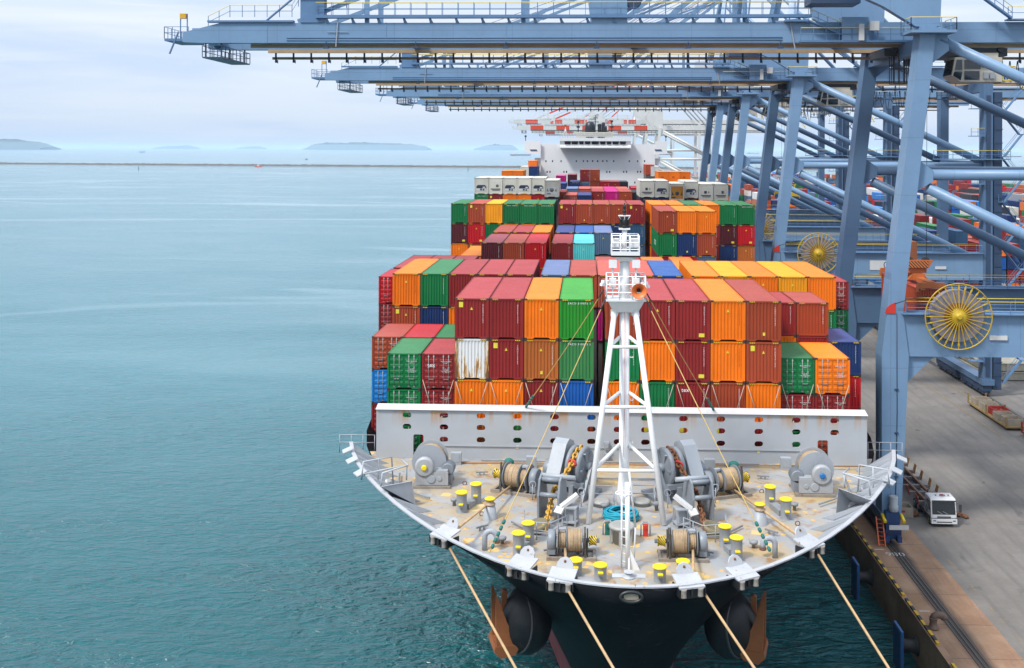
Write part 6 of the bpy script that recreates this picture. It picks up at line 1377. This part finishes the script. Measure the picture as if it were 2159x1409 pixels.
    mb=MB(); mb.lathe([(1.25,0),(1.25,.1)],(rx,ry+.2,rz),(0,1,0),30); ob('reel_core',mb,paint('reel_core_brown',(.30,.12,.05),.6,dirt=.3),rl)
    mb=MB(); mb.prism([(-.55,-10.06,20.95),(.45,-10.06,20.95),(.45,-10.06,22.0),(.0,-10.06,21.8),(-.35,-10.06,21.5)],(0,.05,0)); P('cable_guide',mb,RED)
    mb=MB(); mb.path([(.3,-10.3,21.9),(2.0,-10.5,22.5),(rx-1.9,ry+.4,rz+1.9)],.035,5); P('power_cable',mb,BLACK)
    # landside lift shaft and zig-zag stairs on the near landside leg
    mb=MB(); mb.box(XL+.9,XL+2.1,-9.6,-8.4,1,44.5)
    for z in range(3,44,2): mb.box(XL+.82,XL+2.18,-9.68,-8.32,z,z+.12)
    P('lift_shaft',mb,M1)
    mb=MB(); z=2.0; s=1
    while z<42:
        a,b_=(XL+2.4,XL+5.0) if s>0 else (XL+5.0,XL+2.4); mb.bar((a,-9.4 if s>0 else -8.5,z),(b_,-9.4 if s>0 else -8.5,z+3.3),.75,.10,0,(0,0,1)); mb.box(*sorted((b_-.1,b_+.9*(1 if s>0 else -1))),-9.9,-8.0,z+3.3,z+3.38)
        for dy in (-.36,.36): mb.bar((a,(-9.4 if s>0 else -8.5)+dy,z+1.0),(b_,(-9.4 if s>0 else -8.5)+dy,z+4.3),.05,.05)
        railing(mb,[(b_+.9*(1 if s>0 else -1),-9.9,z+3.38),(b_+.9*(1 if s>0 else -1),-8.0,z+3.38)],1.05,1,.03); z+=3.3; s=-s
    P('zigzag_stairs',mb,[CBL])
    mb=MB(); mb.box(XL-8,XL+3,-10.4,-9.82,34.6,34.75); railing(mb,[(XL-8,-10.35,34.75),(XL+3,-10.35,34.75)],1.2,1.3,.035,0,1); P('brace_walkway',mb,[CBL,YEL])
    # end of the waterside bogie: buffer, motor, shock absorbers, name board, ladder
    mb=MB(); mb.box(-.85,.85,-10.7,-9.95,.5,1.5); mb.box(-.6,.6,-10.9,-10.25,1.2,3.0); mb.box(-.75,-.35,-11.2,-9.92,.35,.9); mb.box(.35,.75,-11.2,-9.92,.35,.9); P('bogie_end',mb,paint('bogie_bright_blue',(.010,.045,.15),.5,dirt=.35,rust=.2))
    mb=MB(); mb.lathe([(.40,0),(.44,.05),(.44,.5),(.38,.55),(.40,1.3),(.34,1.4)],(.15,-10.55,3.0),(0,0,1),18); P('travel_motor',mb,GREYL)
    for x in (-.75,.95):
        mb=MB(); mb.tube((x,-10.2,2.55),(x+.05,-11.0,2.15),.16,10); P('buffer',mb,YEL)
    mb=MB(); mb.cbox((.45,-11.25,1.75),(1.75,.06,.40)); P('name_board',mb,WHITE)
    mb=MB()
    for dx in (0,.55): mb.bar((-1.35+dx,-11.3-.2*dx,.1),(-1.35+dx,-10.3-.2*dx,2.4),.10,.10)
    for k in range(7): t=k/7+.05; mb.bar((-1.35,-11.3+t,.1+2.3*t),(-.8,-11.41+t,.1+2.3*t),.06,.06)
    P('ladder',mb,paint('ladder_orange',(.60,.10,.02),.5))
    return c
CRX=28.05
crane1=make_crane('gantry_crane','blue gantry crane with its boom over the foredeck, nearest of four',(CRX,104.3,QZ))
cl=[crane1]
for Yc,lab in ((160.0,'second blue gantry crane, its boom over the middle container stacks'),(208.5,'third blue gantry crane, behind the second one'),(246.0,'farthest blue gantry crane with its boom before the white bridge')):
    c=copy_tree(crane1); c.location=(CRX,Yc,QZ); c['label']=lab; cl.append(c)
mb=MB(); mb.box(13.6,18.0,-9.86,-9.82,18.4,19.8); s=ob('number_board',mb,WHITE,cl[1]); t=ob('lettering',text_mesh('04',1.35,paint('lettering_navy',(.02,.05,.15),.6)),None,s,(16.2,-9.87,19.1))
mb=MB(); mb.box(7.4,11.0,-9.86,-9.82,19.5,20.6); ob('name_board',mb,WHITE,cl[1]); 
mb=MB(); mb.box(6.0,9.5,-9.86,-9.82,18.2,19.3); ob('name_board',mb,WHITE,cl[2])
wl_=[]
for i,(Yc,sx,sz,lab) in enumerate(((432,.83,.945,'white quay crane with orange striped boom above the bridge, nearest white one'),(522,.95,1.05,'white quay crane with faded red striped boom, highest behind the bridge'),(640,.86,.975,'white quay crane with red striped boom tip, farthest and lowest'))):
    if i==0: w0=make_crane('gantry_crane',lab,(CRX,Yc,QZ),True,'white quay cranes with striped booms'); c=w0
    else: c=copy_tree(w0); c.location=(CRX,Yc,QZ); c['label']=lab
    c.scale=(sx,1,sz)
# spreaders hanging from the near cranes, one with a container
ORSP=paint('spreader_orange',(.52,.14,.03),.55,rust=.35,dirt=.35); BRSP=paint('headblock_rust',(.26,.085,.03),.6,rust=.4,dirt=.3); YLSP=paint('spreader_yellow',(.70,.46,.01),.5,dirt=.2)
def spreader(x,Y,z,lab,main,head):
    o=thing('container_spreader',lab,'spreader',(x,Y,z),'spreaders hanging from the blue cranes')
    mb=MB(); mb.box(-.55,.55,-2.6,2.6,.35,.95); mb.box(-.35,.35,-6.0,6.0,.25,.65)
    for y in (-6.05,6.05): mb.box(-1.2,1.2,y-.2,y+.2,.05,.55); 
    for sx in (-1,1):
        for y in (-6.05,6.05): mb.prism([(sx*1.2,y-.2,.5),(sx*1.32,y-.2,.5),(sx*1.42,y-.2,-.35),(sx*1.25,y-.2,-.3)],(0,.4,0))
    mb.prism([(-1.1,-2.2,.3),(-.5,-2.2,.9),(.5,-2.2,.9),(1.1,-2.2,.3)],(0,.3,0)); ob('spreader_frame',mb,main,o)
    mb=MB(); mb.box(-.9,.9,-2.0,2.0,1.0,1.75); mb.hexa([(-1.0,-2.3,1.5),(1.0,-2.3,1.5),(1.0,-2.05,1.5),(-1.0,-2.05,1.5)],[(-1.45,-2.3,2.3),(1.45,-2.3,2.3),(1.45,-2.05,2.3),(-1.45,-2.05,2.3)]); ob('headblock',mb,[main],o)
    mb=MB(); mb.box(-1.0,.3,-.9,1.6,1.76,4.0); mb.box(-1.3,-1.0,-.6,.6,1.76,3.0); ob('machinery_box',mb,head,o)
    for x in (-.8,.8):
        mb=MB(); mb.lathe([(.40,0),(.34,.10),(.40,.22)],(x,-2.04,2.2),(0,1,0),18); ob('sheave',mb,DARK,o)
    mb=MB(); mb.box(-.95,.95,-2.335,-2.305,1.55,2.2); ob('hazard_panel',mb,stripes('hazard_orange_black',(.55,.17,.03),(.03,.02,.02),3.2),o)
    H=48.9-z
    for x_ in (-.9,-.7,.7,.9):
        mb=MB(); mb.tube((x_,-1.9 if abs(x_)>.8 else 1.8,2.2),(x_,-1.9 if abs(x_)>.8 else 1.8,H),.025,5); ob('hoist_rope',mb,DARK,o)
    return o
spreader(33.1,104.4,26.25,'rusty orange spreader holding a brown container under the nearest crane',ORSP,BRSP)
container(33.1-1.235,98.3,26.2,'brick','crane',note='hanging'); r=ROWS[-1]['o']; tag(r,'brick red container hanging from the orange spreader beside the big yellow reel','container')
spreader(41.0,208.5,30.2,'bright yellow spreader with an orange box under the third crane',YLSP,paint('machinery_box_orange',(.66,.20,.012),.5,dirt=.15))
# ================================================================== lorry, trailer, crates, hatch covers, people, yard
def gq(u,v): return onz(u,v,QZ)
TYRE=paint('tyre_rubber',(.018,.018,.018),.75,dirt=.3)
def wheel(parent,x,y,r=.5,w=.32,rim=None,side=1):
    mb=MB(); mb.lathe([(r*.86,0),(r,.04),(r,w-.04),(r*.86,w)],(x,y,r),(side,0,0),20); o=ob('wheel',mb,TYRE,parent)
    mb=MB(); mb.lathe([(r*.58,.0),(r*.55,-.03),(r*.25,-.02),(r*.2,-.09)],(x+(0),y,r),(side,0,0),14); ob('rim',mb,rim or GREY,o)
# --- white tractor unit, facing the camera
p=gq(1990,1112); t=thing('tractor_unit','white forward control lorry cab facing the bow, pulling an empty trailer','lorry',(p.x,p.y,QZ))
CABW=paint('lorry_white',(.62,.62,.62),.3,dirt=.08); HW_=1.18
mb=MB()
prof=[(0,.55),(-.02,1.25),(.04,1.40),(.20,2.45),(.34,2.62),(1.75,2.70),(1.85,2.55),(1.85,1.05),(1.35,1.05),(1.2,.62)]
mb.prism([(-HW_,y,z) for y,z in prof],(2*HW_,0,0)); mb.prism([(-HW_+.1,.50,2.63),(-HW_+.1,.60,2.70),(-HW_+.1,1.7,2.73),(-HW_+.1,1.7,2.60)],(2*HW_-.2,0,0)); cabo=ob('cab',mb,CABW,t)
mb=MB(); mb.prism([(-1.10,-.005,1.22),(1.10,-.005,1.22),(1.06,.185,2.42),(-1.06,.185,2.42)],(0,-.03,0)); ob('windscreen',mb,GLASS,cabo)
for s in (-1,1):
    mb=MB(); mb.prism([(s*(HW_+.003),.28,1.50),(s*(HW_+.003),.42,2.38),(s*(HW_+.003),1.25,2.38),(s*(HW_+.003),1.25,1.50)],(s*.02,0,0)); ob('side_window',mb,GLASS,cabo)
    mb=MB(); mb.box(*sorted((s*.62,s*1.08)),-.05,.02,.88,1.06); ob('headlight',mb,paint('lamp_glass',(.55,.57,.6),.15,dirt=.1),cabo)
    mb=MB(); mb.path([(s*HW_,.25,2.25),(s*(HW_+.38),.05,2.2),(s*(HW_+.38),.05,1.5),(s*HW_,.2,1.45)],.025,5); mb.cbox((s*(HW_+.38),.03,1.95),(.24,.10,.42)); mb.cbox((s*(HW_+.38),.03,1.58),(.22,.10,.25)); ob('mirror',mb,DARK,cabo)
    mb=MB(); mb.bar((s*.25+.15,-.07,1.24),(s*.25-.35,-.02,1.52),.03,.03); ob('wiper',mb,GREYL,cabo)
mb=MB(); mb.box(-HW_-.02,HW_+.02,-.18,.10,.38,.80); ob('bumper',mb,CABW,cabo)
mb=MB(); mb.box(-HW_-.004,HW_+.004,-.03,.30,.802,.88); mb.box(-HW_-.015,HW_+.015,.30,1.28,.36,.95); mb.box(-HW_+.05,HW_-.05,-.05,.0,2.44,2.56); ob('dark_trim',mb,DARK,cabo)
mb=MB()
for s in (-1,1): mb.box(*sorted((s*(HW_+.002),s*(HW_+.022))),1.28,1.83,.95,2.3)
ob('rear_quarter_panel',mb,paint('lorry_panel_grey',(.42,.43,.45),.4),cabo)
mb=MB(); mb.box(-.72,.72,-.19,-.17,.50,.60); mb.box(-.66,.66,-.05,-.015,.93,1.04); mb.box(-1.05,-.8,-.19,-.17,.62,.72); mb.box(.8,1.05,-.19,-.17,.62,.72); ob('grille',mb,DARK,cabo)
mb=MB()
for x in (-.6,-.2,.25,.6): mb.cbox((x,.6,2.86),(.12,.10,.08))
mb.cbox((0,.62,2.88),(.3,.18,.12)); ob('roof_lamp',mb,paint('roof_lamp_red',(.25,.03,.04),.4),cabo)
mb=MB(); mb.box(-.45,.45,1.86,5.9,.62,.92); mb.box(-1.1,-.5,2.2,3.3,.55,1.0); mb.box(.5,1.1,2.2,3.3,.55,1.0); mb.path([(-.9,1.95,.9),(-.9,1.95,2.9),(-.7,1.95,3.05)],.06,6); ob('chassis',mb,DARK,t)
for y in (.75,4.0,5.2):
    for s in (-1,1): wheel(t,s*(1.12 if y<1 else 1.12)-(s*.0),y,.5,.30 if y<1 else .45,paint('rim_lime',(.35,.42,.03),.5) if y<1 else GREY,-s)
# --- empty skeletal trailer with corner guides
tr=thing('container_trailer','empty brown skeletal trailer with red corner guides behind the white cab','trailer',(p.x+.02,p.y,QZ))
TB=paint('trailer_brown',(.17,.075,.035),.6,rust=.4,dirt=.4); TG=paint('trailer_flap_red',(.42,.035,.02),.5,rust=.25,dirt=.3); TO=paint('trailer_flap_ochre',(.26,.13,.035),.6,rust=.4,dirt=.3)
mb=MB()
for x in (-.55,.55): mb.box(x-.11,x+.11,3.2,15.8,1.12,1.42)
mb.box(-.58,.58,3.1,3.3,1.05,1.5); ob('frame_rail',mb,TB,tr)
for y in (3.5,6.3,8.4,11.0,13.2,15.6):
    mb=MB(); mb.box(-1.35,1.35,y-.17,y+.17,1.0,1.30); ob('cross_beam',mb,paint('cross_beam_grey',(.16,.15,.15),.6,rust=.4,dirt=.4),tr)
    for s in (-1,1):
        mb=MB(); mb.hexa([(s*1.30,y-.35,1.0),(s*1.30,y+.35,1.0),(s*1.36,y+.35,1.0),(s*1.36,y-.35,1.0)],[(s*1.52,y-.30,1.95),(s*1.52,y+.30,1.95),(s*1.58,y+.30,1.95),(s*1.58,y-.30,1.95)]); ob('guide_flap',mb,TG if s<0 else TO,tr)
mb=MB(); mb.box(-.42,.42,3.3,15.4,.80,.98); ob('deck_plate',mb,paint('trailer_navy',(.02,.03,.06),.5,rust=.2),tr)
mb=MB(); mb.box(-.5,.5,3.05,3.12,1.0,1.45); ob('front_plate',mb,paint('plate_red',(.55,.04,.015),.5),tr)
for y in (11.6,12.9,14.2):
    for s in (-1,1): wheel(tr,s*1.15,y,.5,.45,GREY,-s)
# --- timber crate by the bogie, lashing-gear trailers
CRATE=paint('crate_weathered_wood',(.42,.36,.28),.85,rust=.1,dirt=.35,scale=2); CRR=paint('crate_red',(.42,.02,.02),.55,rust=.2,dirt=.25)
def gear_box(x,y,z,w,l,h,mat,lab,fill=True,group='bins of lashing gear on the trailers'):
    o=thing('gear_bin',lab,'bin',(x,y,z),group)
    mb=MB(); t_=.06; mb.box(-w/2,w/2,-l/2,l/2,0,.08); mb.box(-w/2,-w/2+t_,-l/2,l/2,.08,h); mb.box(w/2-t_,w/2,-l/2,l/2,.08,h); mb.box(-w/2+t_,w/2-t_,-l/2,-l/2+t_,.08,h); mb.box(-w/2+t_,w/2-t_,l/2-t_,l/2,.08,h); ob('bin_wall',mb,mat,o)
    if fill:
        mb=MB(); rnd=random.Random(int(y*13)); 
        for k in range(14): cx,cy=rnd.uniform(-w*.34,w*.34),rnd.uniform(-l*.36,l*.36); d=Vector((rnd.uniform(-1,1),rnd.uniform(-1,1),rnd.uniform(-.2,.3))).normalized()*.28; mb.tube(Vector((cx,cy,h*.6))-d,Vector((cx,cy,h*.6))+d,.06,6)
        mb.box(-w/2+t_,w/2-t_,-l/2+t_,l/2-t_,.08,h*.5); ob('lashing_gear',mb,paint('lashing_gear_rust',(.24,.17,.12),.7,rust=.4),o)
    return o
q=gq(1902,1092); o=gear_box(q.x,q.y+.9,QZ,2.2,1.7,.95,CRATE,'open wooden bin beside the blue crane bogie',False,None)
mb=MB(); mb.box(-.5,.3,-.875,-.852,.5,.7); ob('painted_mark',mb,CRR,o)
for k,(dx,dy,u,v) in enumerate(((0,0,1926,1086),(0,0,2027,1090))):
    q=gq(u,v); mb=MB(); rnd=random.Random(k)
    for j in range(9): c=q+Vector((rnd.uniform(-.5,.5),rnd.uniform(-.5,.5),.16)); mb.sphere(c,rnd.uniform(.16,.3),7,5,(1,1,.7))
    single('gear_heap',('brown heap of twist locks beside the wooden bin','brown heap of twist locks beside the lorry bumper')[k],'heap',mb,RUSTM)
FLATY=paint('flat_trailer_ochre',(.36,.24,.09),.7,rust=.3,dirt=.35); FLATR=paint('flat_trailer_red',(.36,.06,.03),.6,rust=.3,dirt=.3)
def flat_trailer(x,y0,y1,lab,mat):
    o=thing('flat_trailer',lab,'trailer',(x,y0,QZ),'flat trailers with gear bins')
    mb=MB(); mb.box(-1.3,1.3,0,y1-y0,.35,.55); ob('trailer_bed',mb,mat,o)
    for yy in (.15,(y1-y0)*.5,y1-y0-.15):
        for s in (-1,1): mb=MB(); mb.box(s*1.22-.09,s*1.22+.09,yy-.12,yy+.12,.552,1.75); ob('corner_post',mb,mat if s<0 else TO,o)
    mb=MB(); mb.box(-1.1,1.1,.6,1.2,0,.349); mb.box(-1.1,1.1,y1-y0-1.2,y1-y0-.6,0,.349); ob('trailer_skid',mb,DARK,o)
flat_trailer(55.3,132.2,145.4,'ochre flat trailer loaded with gear bins, far behind the lorry',FLATY)
flat_trailer(56.4,117.5,130.4,'second flat trailer with red ends, at the right edge of the picture',FLATR)
bins=[(55.3,143.6,CRATE,'pale wooden gear bin at the far end of the ochre trailer'),(55.3,141.0,CRATE,'pale wooden gear bin, second from the far end of the ochre trailer'),(55.5,138.2,CRR,'red gear bin on the ochre trailer'),(55.1,135.7,CRATE,'pale gear bin just before the red one on the ochre trailer'),(55.3,133.4,CRATE,'pale gear bin at the near end of the ochre trailer'),
 (56.4,128.6,CRR,'red gear bin at the far end of the second trailer'),(56.4,126.2,CRATE,'pale gear bin on the second trailer, behind its red bin'),(56.4,123.8,CRATE,'pale gear bin in the middle of the second trailer'),(56.4,121,CRATE,'pale gear bin nearest the camera on the second trailer')]
for x,y,m_,lab in bins: gear_box(x,y,QZ+.56,2.1,1.9,.9,m_,lab)
# --- stacked hatch covers on the apron
HCV=paint('hatch_cover_pale',(.40,.37,.29),.7,rust=.45,dirt=.4,streak=.5,scale=.8)
for k,(x,y,z) in enumerate(((68.9,167,0),(69.2,167.3,1.35),(69.1,182,0),(69.4,182.5,1.35),(69.7,183.0,2.7))):
    o=thing('pontoon_hatch_cover',('bottom pale hatch cover in the near pile beyond the portal beam','top pale hatch cover in the near pile beyond the portal beam','bottom hatch cover in the farther pile','middle hatch cover in the farther pile','top hatch cover in the farther pile')[k],'hatch cover',(x,y,QZ+z),'hatch covers piled on the apron')
    mb=MB(); mb.box(-6.8,6.8,-6,6,.12,1.2); mb.box(-6.9,6.9,-6.1,6.1,1.203,1.3); ob('cover_panel',mb,HCV,o)
    for i in range(5):
        mb=MB(); xx=-6.2+3.1*i; mb.box(xx-.2,xx+.2,-6.16,-6.0,.0,1.2); ob('lifting_lug',mb,HCV,o)
# --- people on the apron
SKIN=paint('skin',(.42,.22,.14),.6,dirt=.05)
def person(x,y,z,rot,cl,legs,hat,lab,pose=0):
    """standing figure: one skinned body, clothes and helmet as children"""
    root=thing('person',lab,'person',(x,y,z),None,rot)
    me=bpy.data.meshes.new('person'); V=[(0,0,.95),(0,0,1.18),(0,.01,1.42),(0,.0,1.52),(0,-.01,1.66),(.17,0,1.42),(.24,-.02,1.15),(.22,-.16,.93),(-.17,0,1.42),(-.25,.02,1.15),(-.22,-.10,.92),(.09,0,.90),(.10,-.02+.06*pose,.50),(.11,.04,.07),(.11,-.14,.04),(-.09,0,.90),(-.10,.02-.06*pose,.50),(-.11,-.03,.07),(-.11,-.19,.04)]
    Rr=[.15,.14,.15,.06,.11,.075,.05,.04,.075,.05,.04,.10,.07,.05,.045,.10,.07,.05,.045]
    E=[(0,1),(1,2),(2,3),(3,4),(2,5),(5,6),(6,7),(2,8),(8,9),(9,10),(0,11),(11,12),(12,13),(13,14),(0,15),(15,16),(16,17),(17,18)]
    me.from_pydata(V,E,[]); o=bpy.data.objects.new('body',me); COL.objects.link(o); o.parent=root
    m=o.modifiers.new('skin','SKIN'); m.use_smooth_shade=True; o.modifiers.new('sub','SUBSURF').render_levels=1; me.materials.append(cl)
    for i,r in enumerate(Rr): me.skin_vertices[0].data[i].radius=(r,r*.8 if i<3 else r)
    me.skin_vertices[0].data[0].use_root=True
    mb=MB(); mb.lathe([(.145,0),(.15,.03),(.14,.10),(.09,.16),(.02,.18)],(0,-.01,1.68),(0,0,1),12); mb.cbox((0,-.13,1.69),(.2,.14,.02)); ob('helmet',mb,hat,root)
    mb=MB(); mb.sphere((0,-.03,1.62),.098,10,8,(1,1.05,1.1)); mb.sphere((0,-.135,1.61),.02,6,4); ob('head',mb,SKIN,root)
    return root
q=gq(1838,676); person(q.x,q.y,QZ,R(20),paint('overall_pale',(.40,.40,.36),.8),None,YEL,'worker in pale overalls and yellow helmet standing beyond the crane legs')
# ================================================================== container yard behind the cranes
rnd=random.Random(21); YC_=['maroon','brick','maroon','navy','blue','slate_blue','red','burnt_orange','white','cream','charcoal','green','maroon','salmon','navy','brick','steel_blue','steel_blue','bright_blue','grey','orange']
RMGX=[(66,5),(80,8),(106,9),(134,9),(162,9),(190,9)]
yard=[]
for bx_,ncol in RMGX:
    for yi,Y in enumerate([206+bx_*.12+q for q in (0,13.5,34,47.5,72,85.5,118,131.5,165,178.5,215,228.5,270,283.5,330,343.5,390,405,460,475,530)]):
        for cidx in range(ncol):
            hgt=rnd.choice([3,5,6,6,7,7]) if cidx>0 else rnd.choice([2,4,5,6,7])
            for t_ in range(hgt): yard.append((bx_+cidx*2.75,Y,QZ+.05+2.75*t_,t_==hgt-1,cidx,hgt,t_))
# what stands in the open: the outer columns, the tops and the near ends; nearest ones become objects, the rest one mass
def seen(e):
    x,y,z,top,ci,h,t_=e
    return (top or ci==0 or (round(y-206-x*0)%1==0 and y<250)) and x/y<.52 and z>QZ+2.75*1.5
cand=sorted([e for e in yard if seen(e)],key=lambda e:e[1]+.5*e[0])
near=cand[:95]; ns=set(near)
names={}
for i,(x,y,z,top,ci,h,t_) in enumerate(near):
    c=rnd.choice(YC_); o=bpy.data.objects.new('shipping_container',cmesh(c,12.19,2.591,'corr',False)); COL.objects.link(o); o.location=(x+1.235,y,z)
    names.setdefault(c,[]).append((o,x,y,z,t_))
for c,l in names.items():
    l.sort(key=lambda q:(q[1]/q[2],q[3])); w=WORD.get(c,c.replace('_',' ')); n=len(l)
    for k,(o,x,y,z,t_) in enumerate(l):
        pos='only one of its colour' if n==1 else 'leftmost of its colour' if k==0 else 'rightmost of its colour' if k==n-1 else ORD[k]+' from the left of its colour' if k<len(ORD) else 'near the right end of its colour'
        tag(o,f"{w} container in the yard beyond the cranes, {pos}",'container','containers stacked in the yard')
cols=sorted(set(YC_)); mats=[cmat(c)[0] for c in cols]; mb=MB()
for e in yard:
    if e in ns: continue
    x,y,z,top,ci,h,t_=e
    if x/y>.56: continue
    k=cols.index(rnd.choice(YC_)); mb.box(x+.02,x+2.44,y,y+12.19,z,z+2.60,k)
tag(ob('container_yard',mb,mats),'far mass of stacked containers of every colour filling the yard','container stacks',kind='stuff')
# yard gantries
OR=paint('yard_gantry_orange',(.70,.17,.03),.5,dirt=.15); OR2=paint('yard_gantry_red',(.60,.05,.02),.5,dirt=.15)
def rtg(x,y,m_,lab,w=24,H=21.5):
    o=thing('yard_gantry',lab,'yard crane',(x,y,QZ),'orange yard gantries over the stacks')
    for sx in (0,w):
        for yy in (-4,4): mb=MB(); mb.box(sx-.75,sx+.75,yy-.6,yy+.6,1.0,H); ob('leg',mb,m_,o)
        mb=MB(); mb.box(sx-.7,sx+.7,-6,6,.5,1.8); ob('sill_beam',mb,m_,o)
    for yy in (-4,4): mb=MB(); mb.box(-2,w+2,yy-.7,yy+.7,H+.003,H+1.9); railing(mb,[(-2,yy-.7,H+1.9),(w+2,yy-.7,H+1.9)],1.1,2,.05); ob('gantry_beam',mb,m_,o)
    mb=MB(); mb.box(w*.3,w*.3+6,-3.2,3.2,H+1.95,H+4.2); mb.box(w*.3+1,w*.3+3,-5.2,-3,H-2.2,H-.1); ob('trolley',mb,WHITE,o)
    mb=MB(); mb.box(2,4.4,-4.75,-4.72,H+.4,H+1.4); ob('number_board',mb,WHITE,o)
    return o
rtg(107.5,246,OR,'orange yard gantry with a white number board at the right edge')
rtg(133,455,OR,'orange yard gantry far back over the yard')
# --- tall lamp mast on the apron between the crane legs
p=gq(1551,700); mb=MB(); x,y=56.6,300
mb.tube((x,y,QZ),(x,y,QZ+28),.35,10,.2); mb.box(x-1.6,x+1.6,y-.3,y+.3,QZ+27.9,QZ+28.5); single('lamp_mast','tall grey lamp mast in the yard behind the reefer containers','lamp',mb,GREYL)
# ================================================================== shipping on the roads and channel marks
def boat(u,v,Y,L,label,hullm,housem,house=(.62,.9),H=.16,name='cargo_ship'):
    p=at(u,v,Y); o=thing(name,label,'ship' if 'ship' in name else 'boat',(p.x,Y,0),None)
    mb=MB(); b=L*.075
    mb.hexa([(-L*.46,-b,-1),(L*.42,-b,-1),(L*.42,b,-1),(-L*.46,b,-1)],[(-L*.5,-b,L*H*.55),(L*.5,-b*.4,L*H*.62),(L*.5,b*.4,L*H*.62),(-L*.5,b,L*H*.55)]); ob('hull',mb,hullm,o)
    mb=MB(); a,c=[(t_-.5)*L for t_ in house]; mb.box(a,c,-b*.8,b*.8,L*H*.55,L*H*1.15); mb.box(a+(c-a)*.2,c-(c-a)*.2,-b*.6,b*.6,L*H*1.15,L*H*1.5); mb.tube(((a+c)/2,0,L*H*1.5),((a+c)/2,0,L*H*2.0),L*.008,6); ob('deckhouse',mb,housem,o)
    return o
HB=paint('far_hull_blue',(.05,.25,.42),.5); HD=paint('far_hull_dark',(.06,.045,.05),.6)
boat(300,314,7600,46,'white and blue freighter on the horizon near the left island',HB,WHITE,(.1,.9),.28)
boat(1098,326,5800,125,'dark dredger barge with a white house left of the bridge',HD,WHITE,(.04,.3),.09,'dredger_ship')
boat(1588,321,9500,110,'pale tanker at sea between the blue crane legs',HB,WHITE,(.7,.92),.12)
boat(2136,331,6200,105,'dark barge at sea near the right edge',HD,WHITE,(.05,.2),.08,'barge_ship')
boat(646,337,3400,11,'tiny fishing boat beyond the breakwater',HD,HD,(.3,.7),.2,'fishing_boat'); boat(545,353,2050,15,'small red boat moored at the breakwater',RED,WHITE,(.3,.6),.2,'fishing_boat')
BUOYM=paint('beacon_green',(.01,.10,.09),.5)
for u,v,lab in ((292,357,'green channel beacon before the breakwater, left one'),(987,359,'green channel beacon near the container stacks')):
    p=onz(u,v,0); mb=MB(); mb.lathe([(1.1,-.5),(1.1,1.0),(.5,1.2),(.35,3.8),(.8,4.0),(.8,4.6),(.1,5.4)],p,(0,0,1),10); single('channel_beacon',lab,'beacon',mb,BUOYM,'green channel beacons')
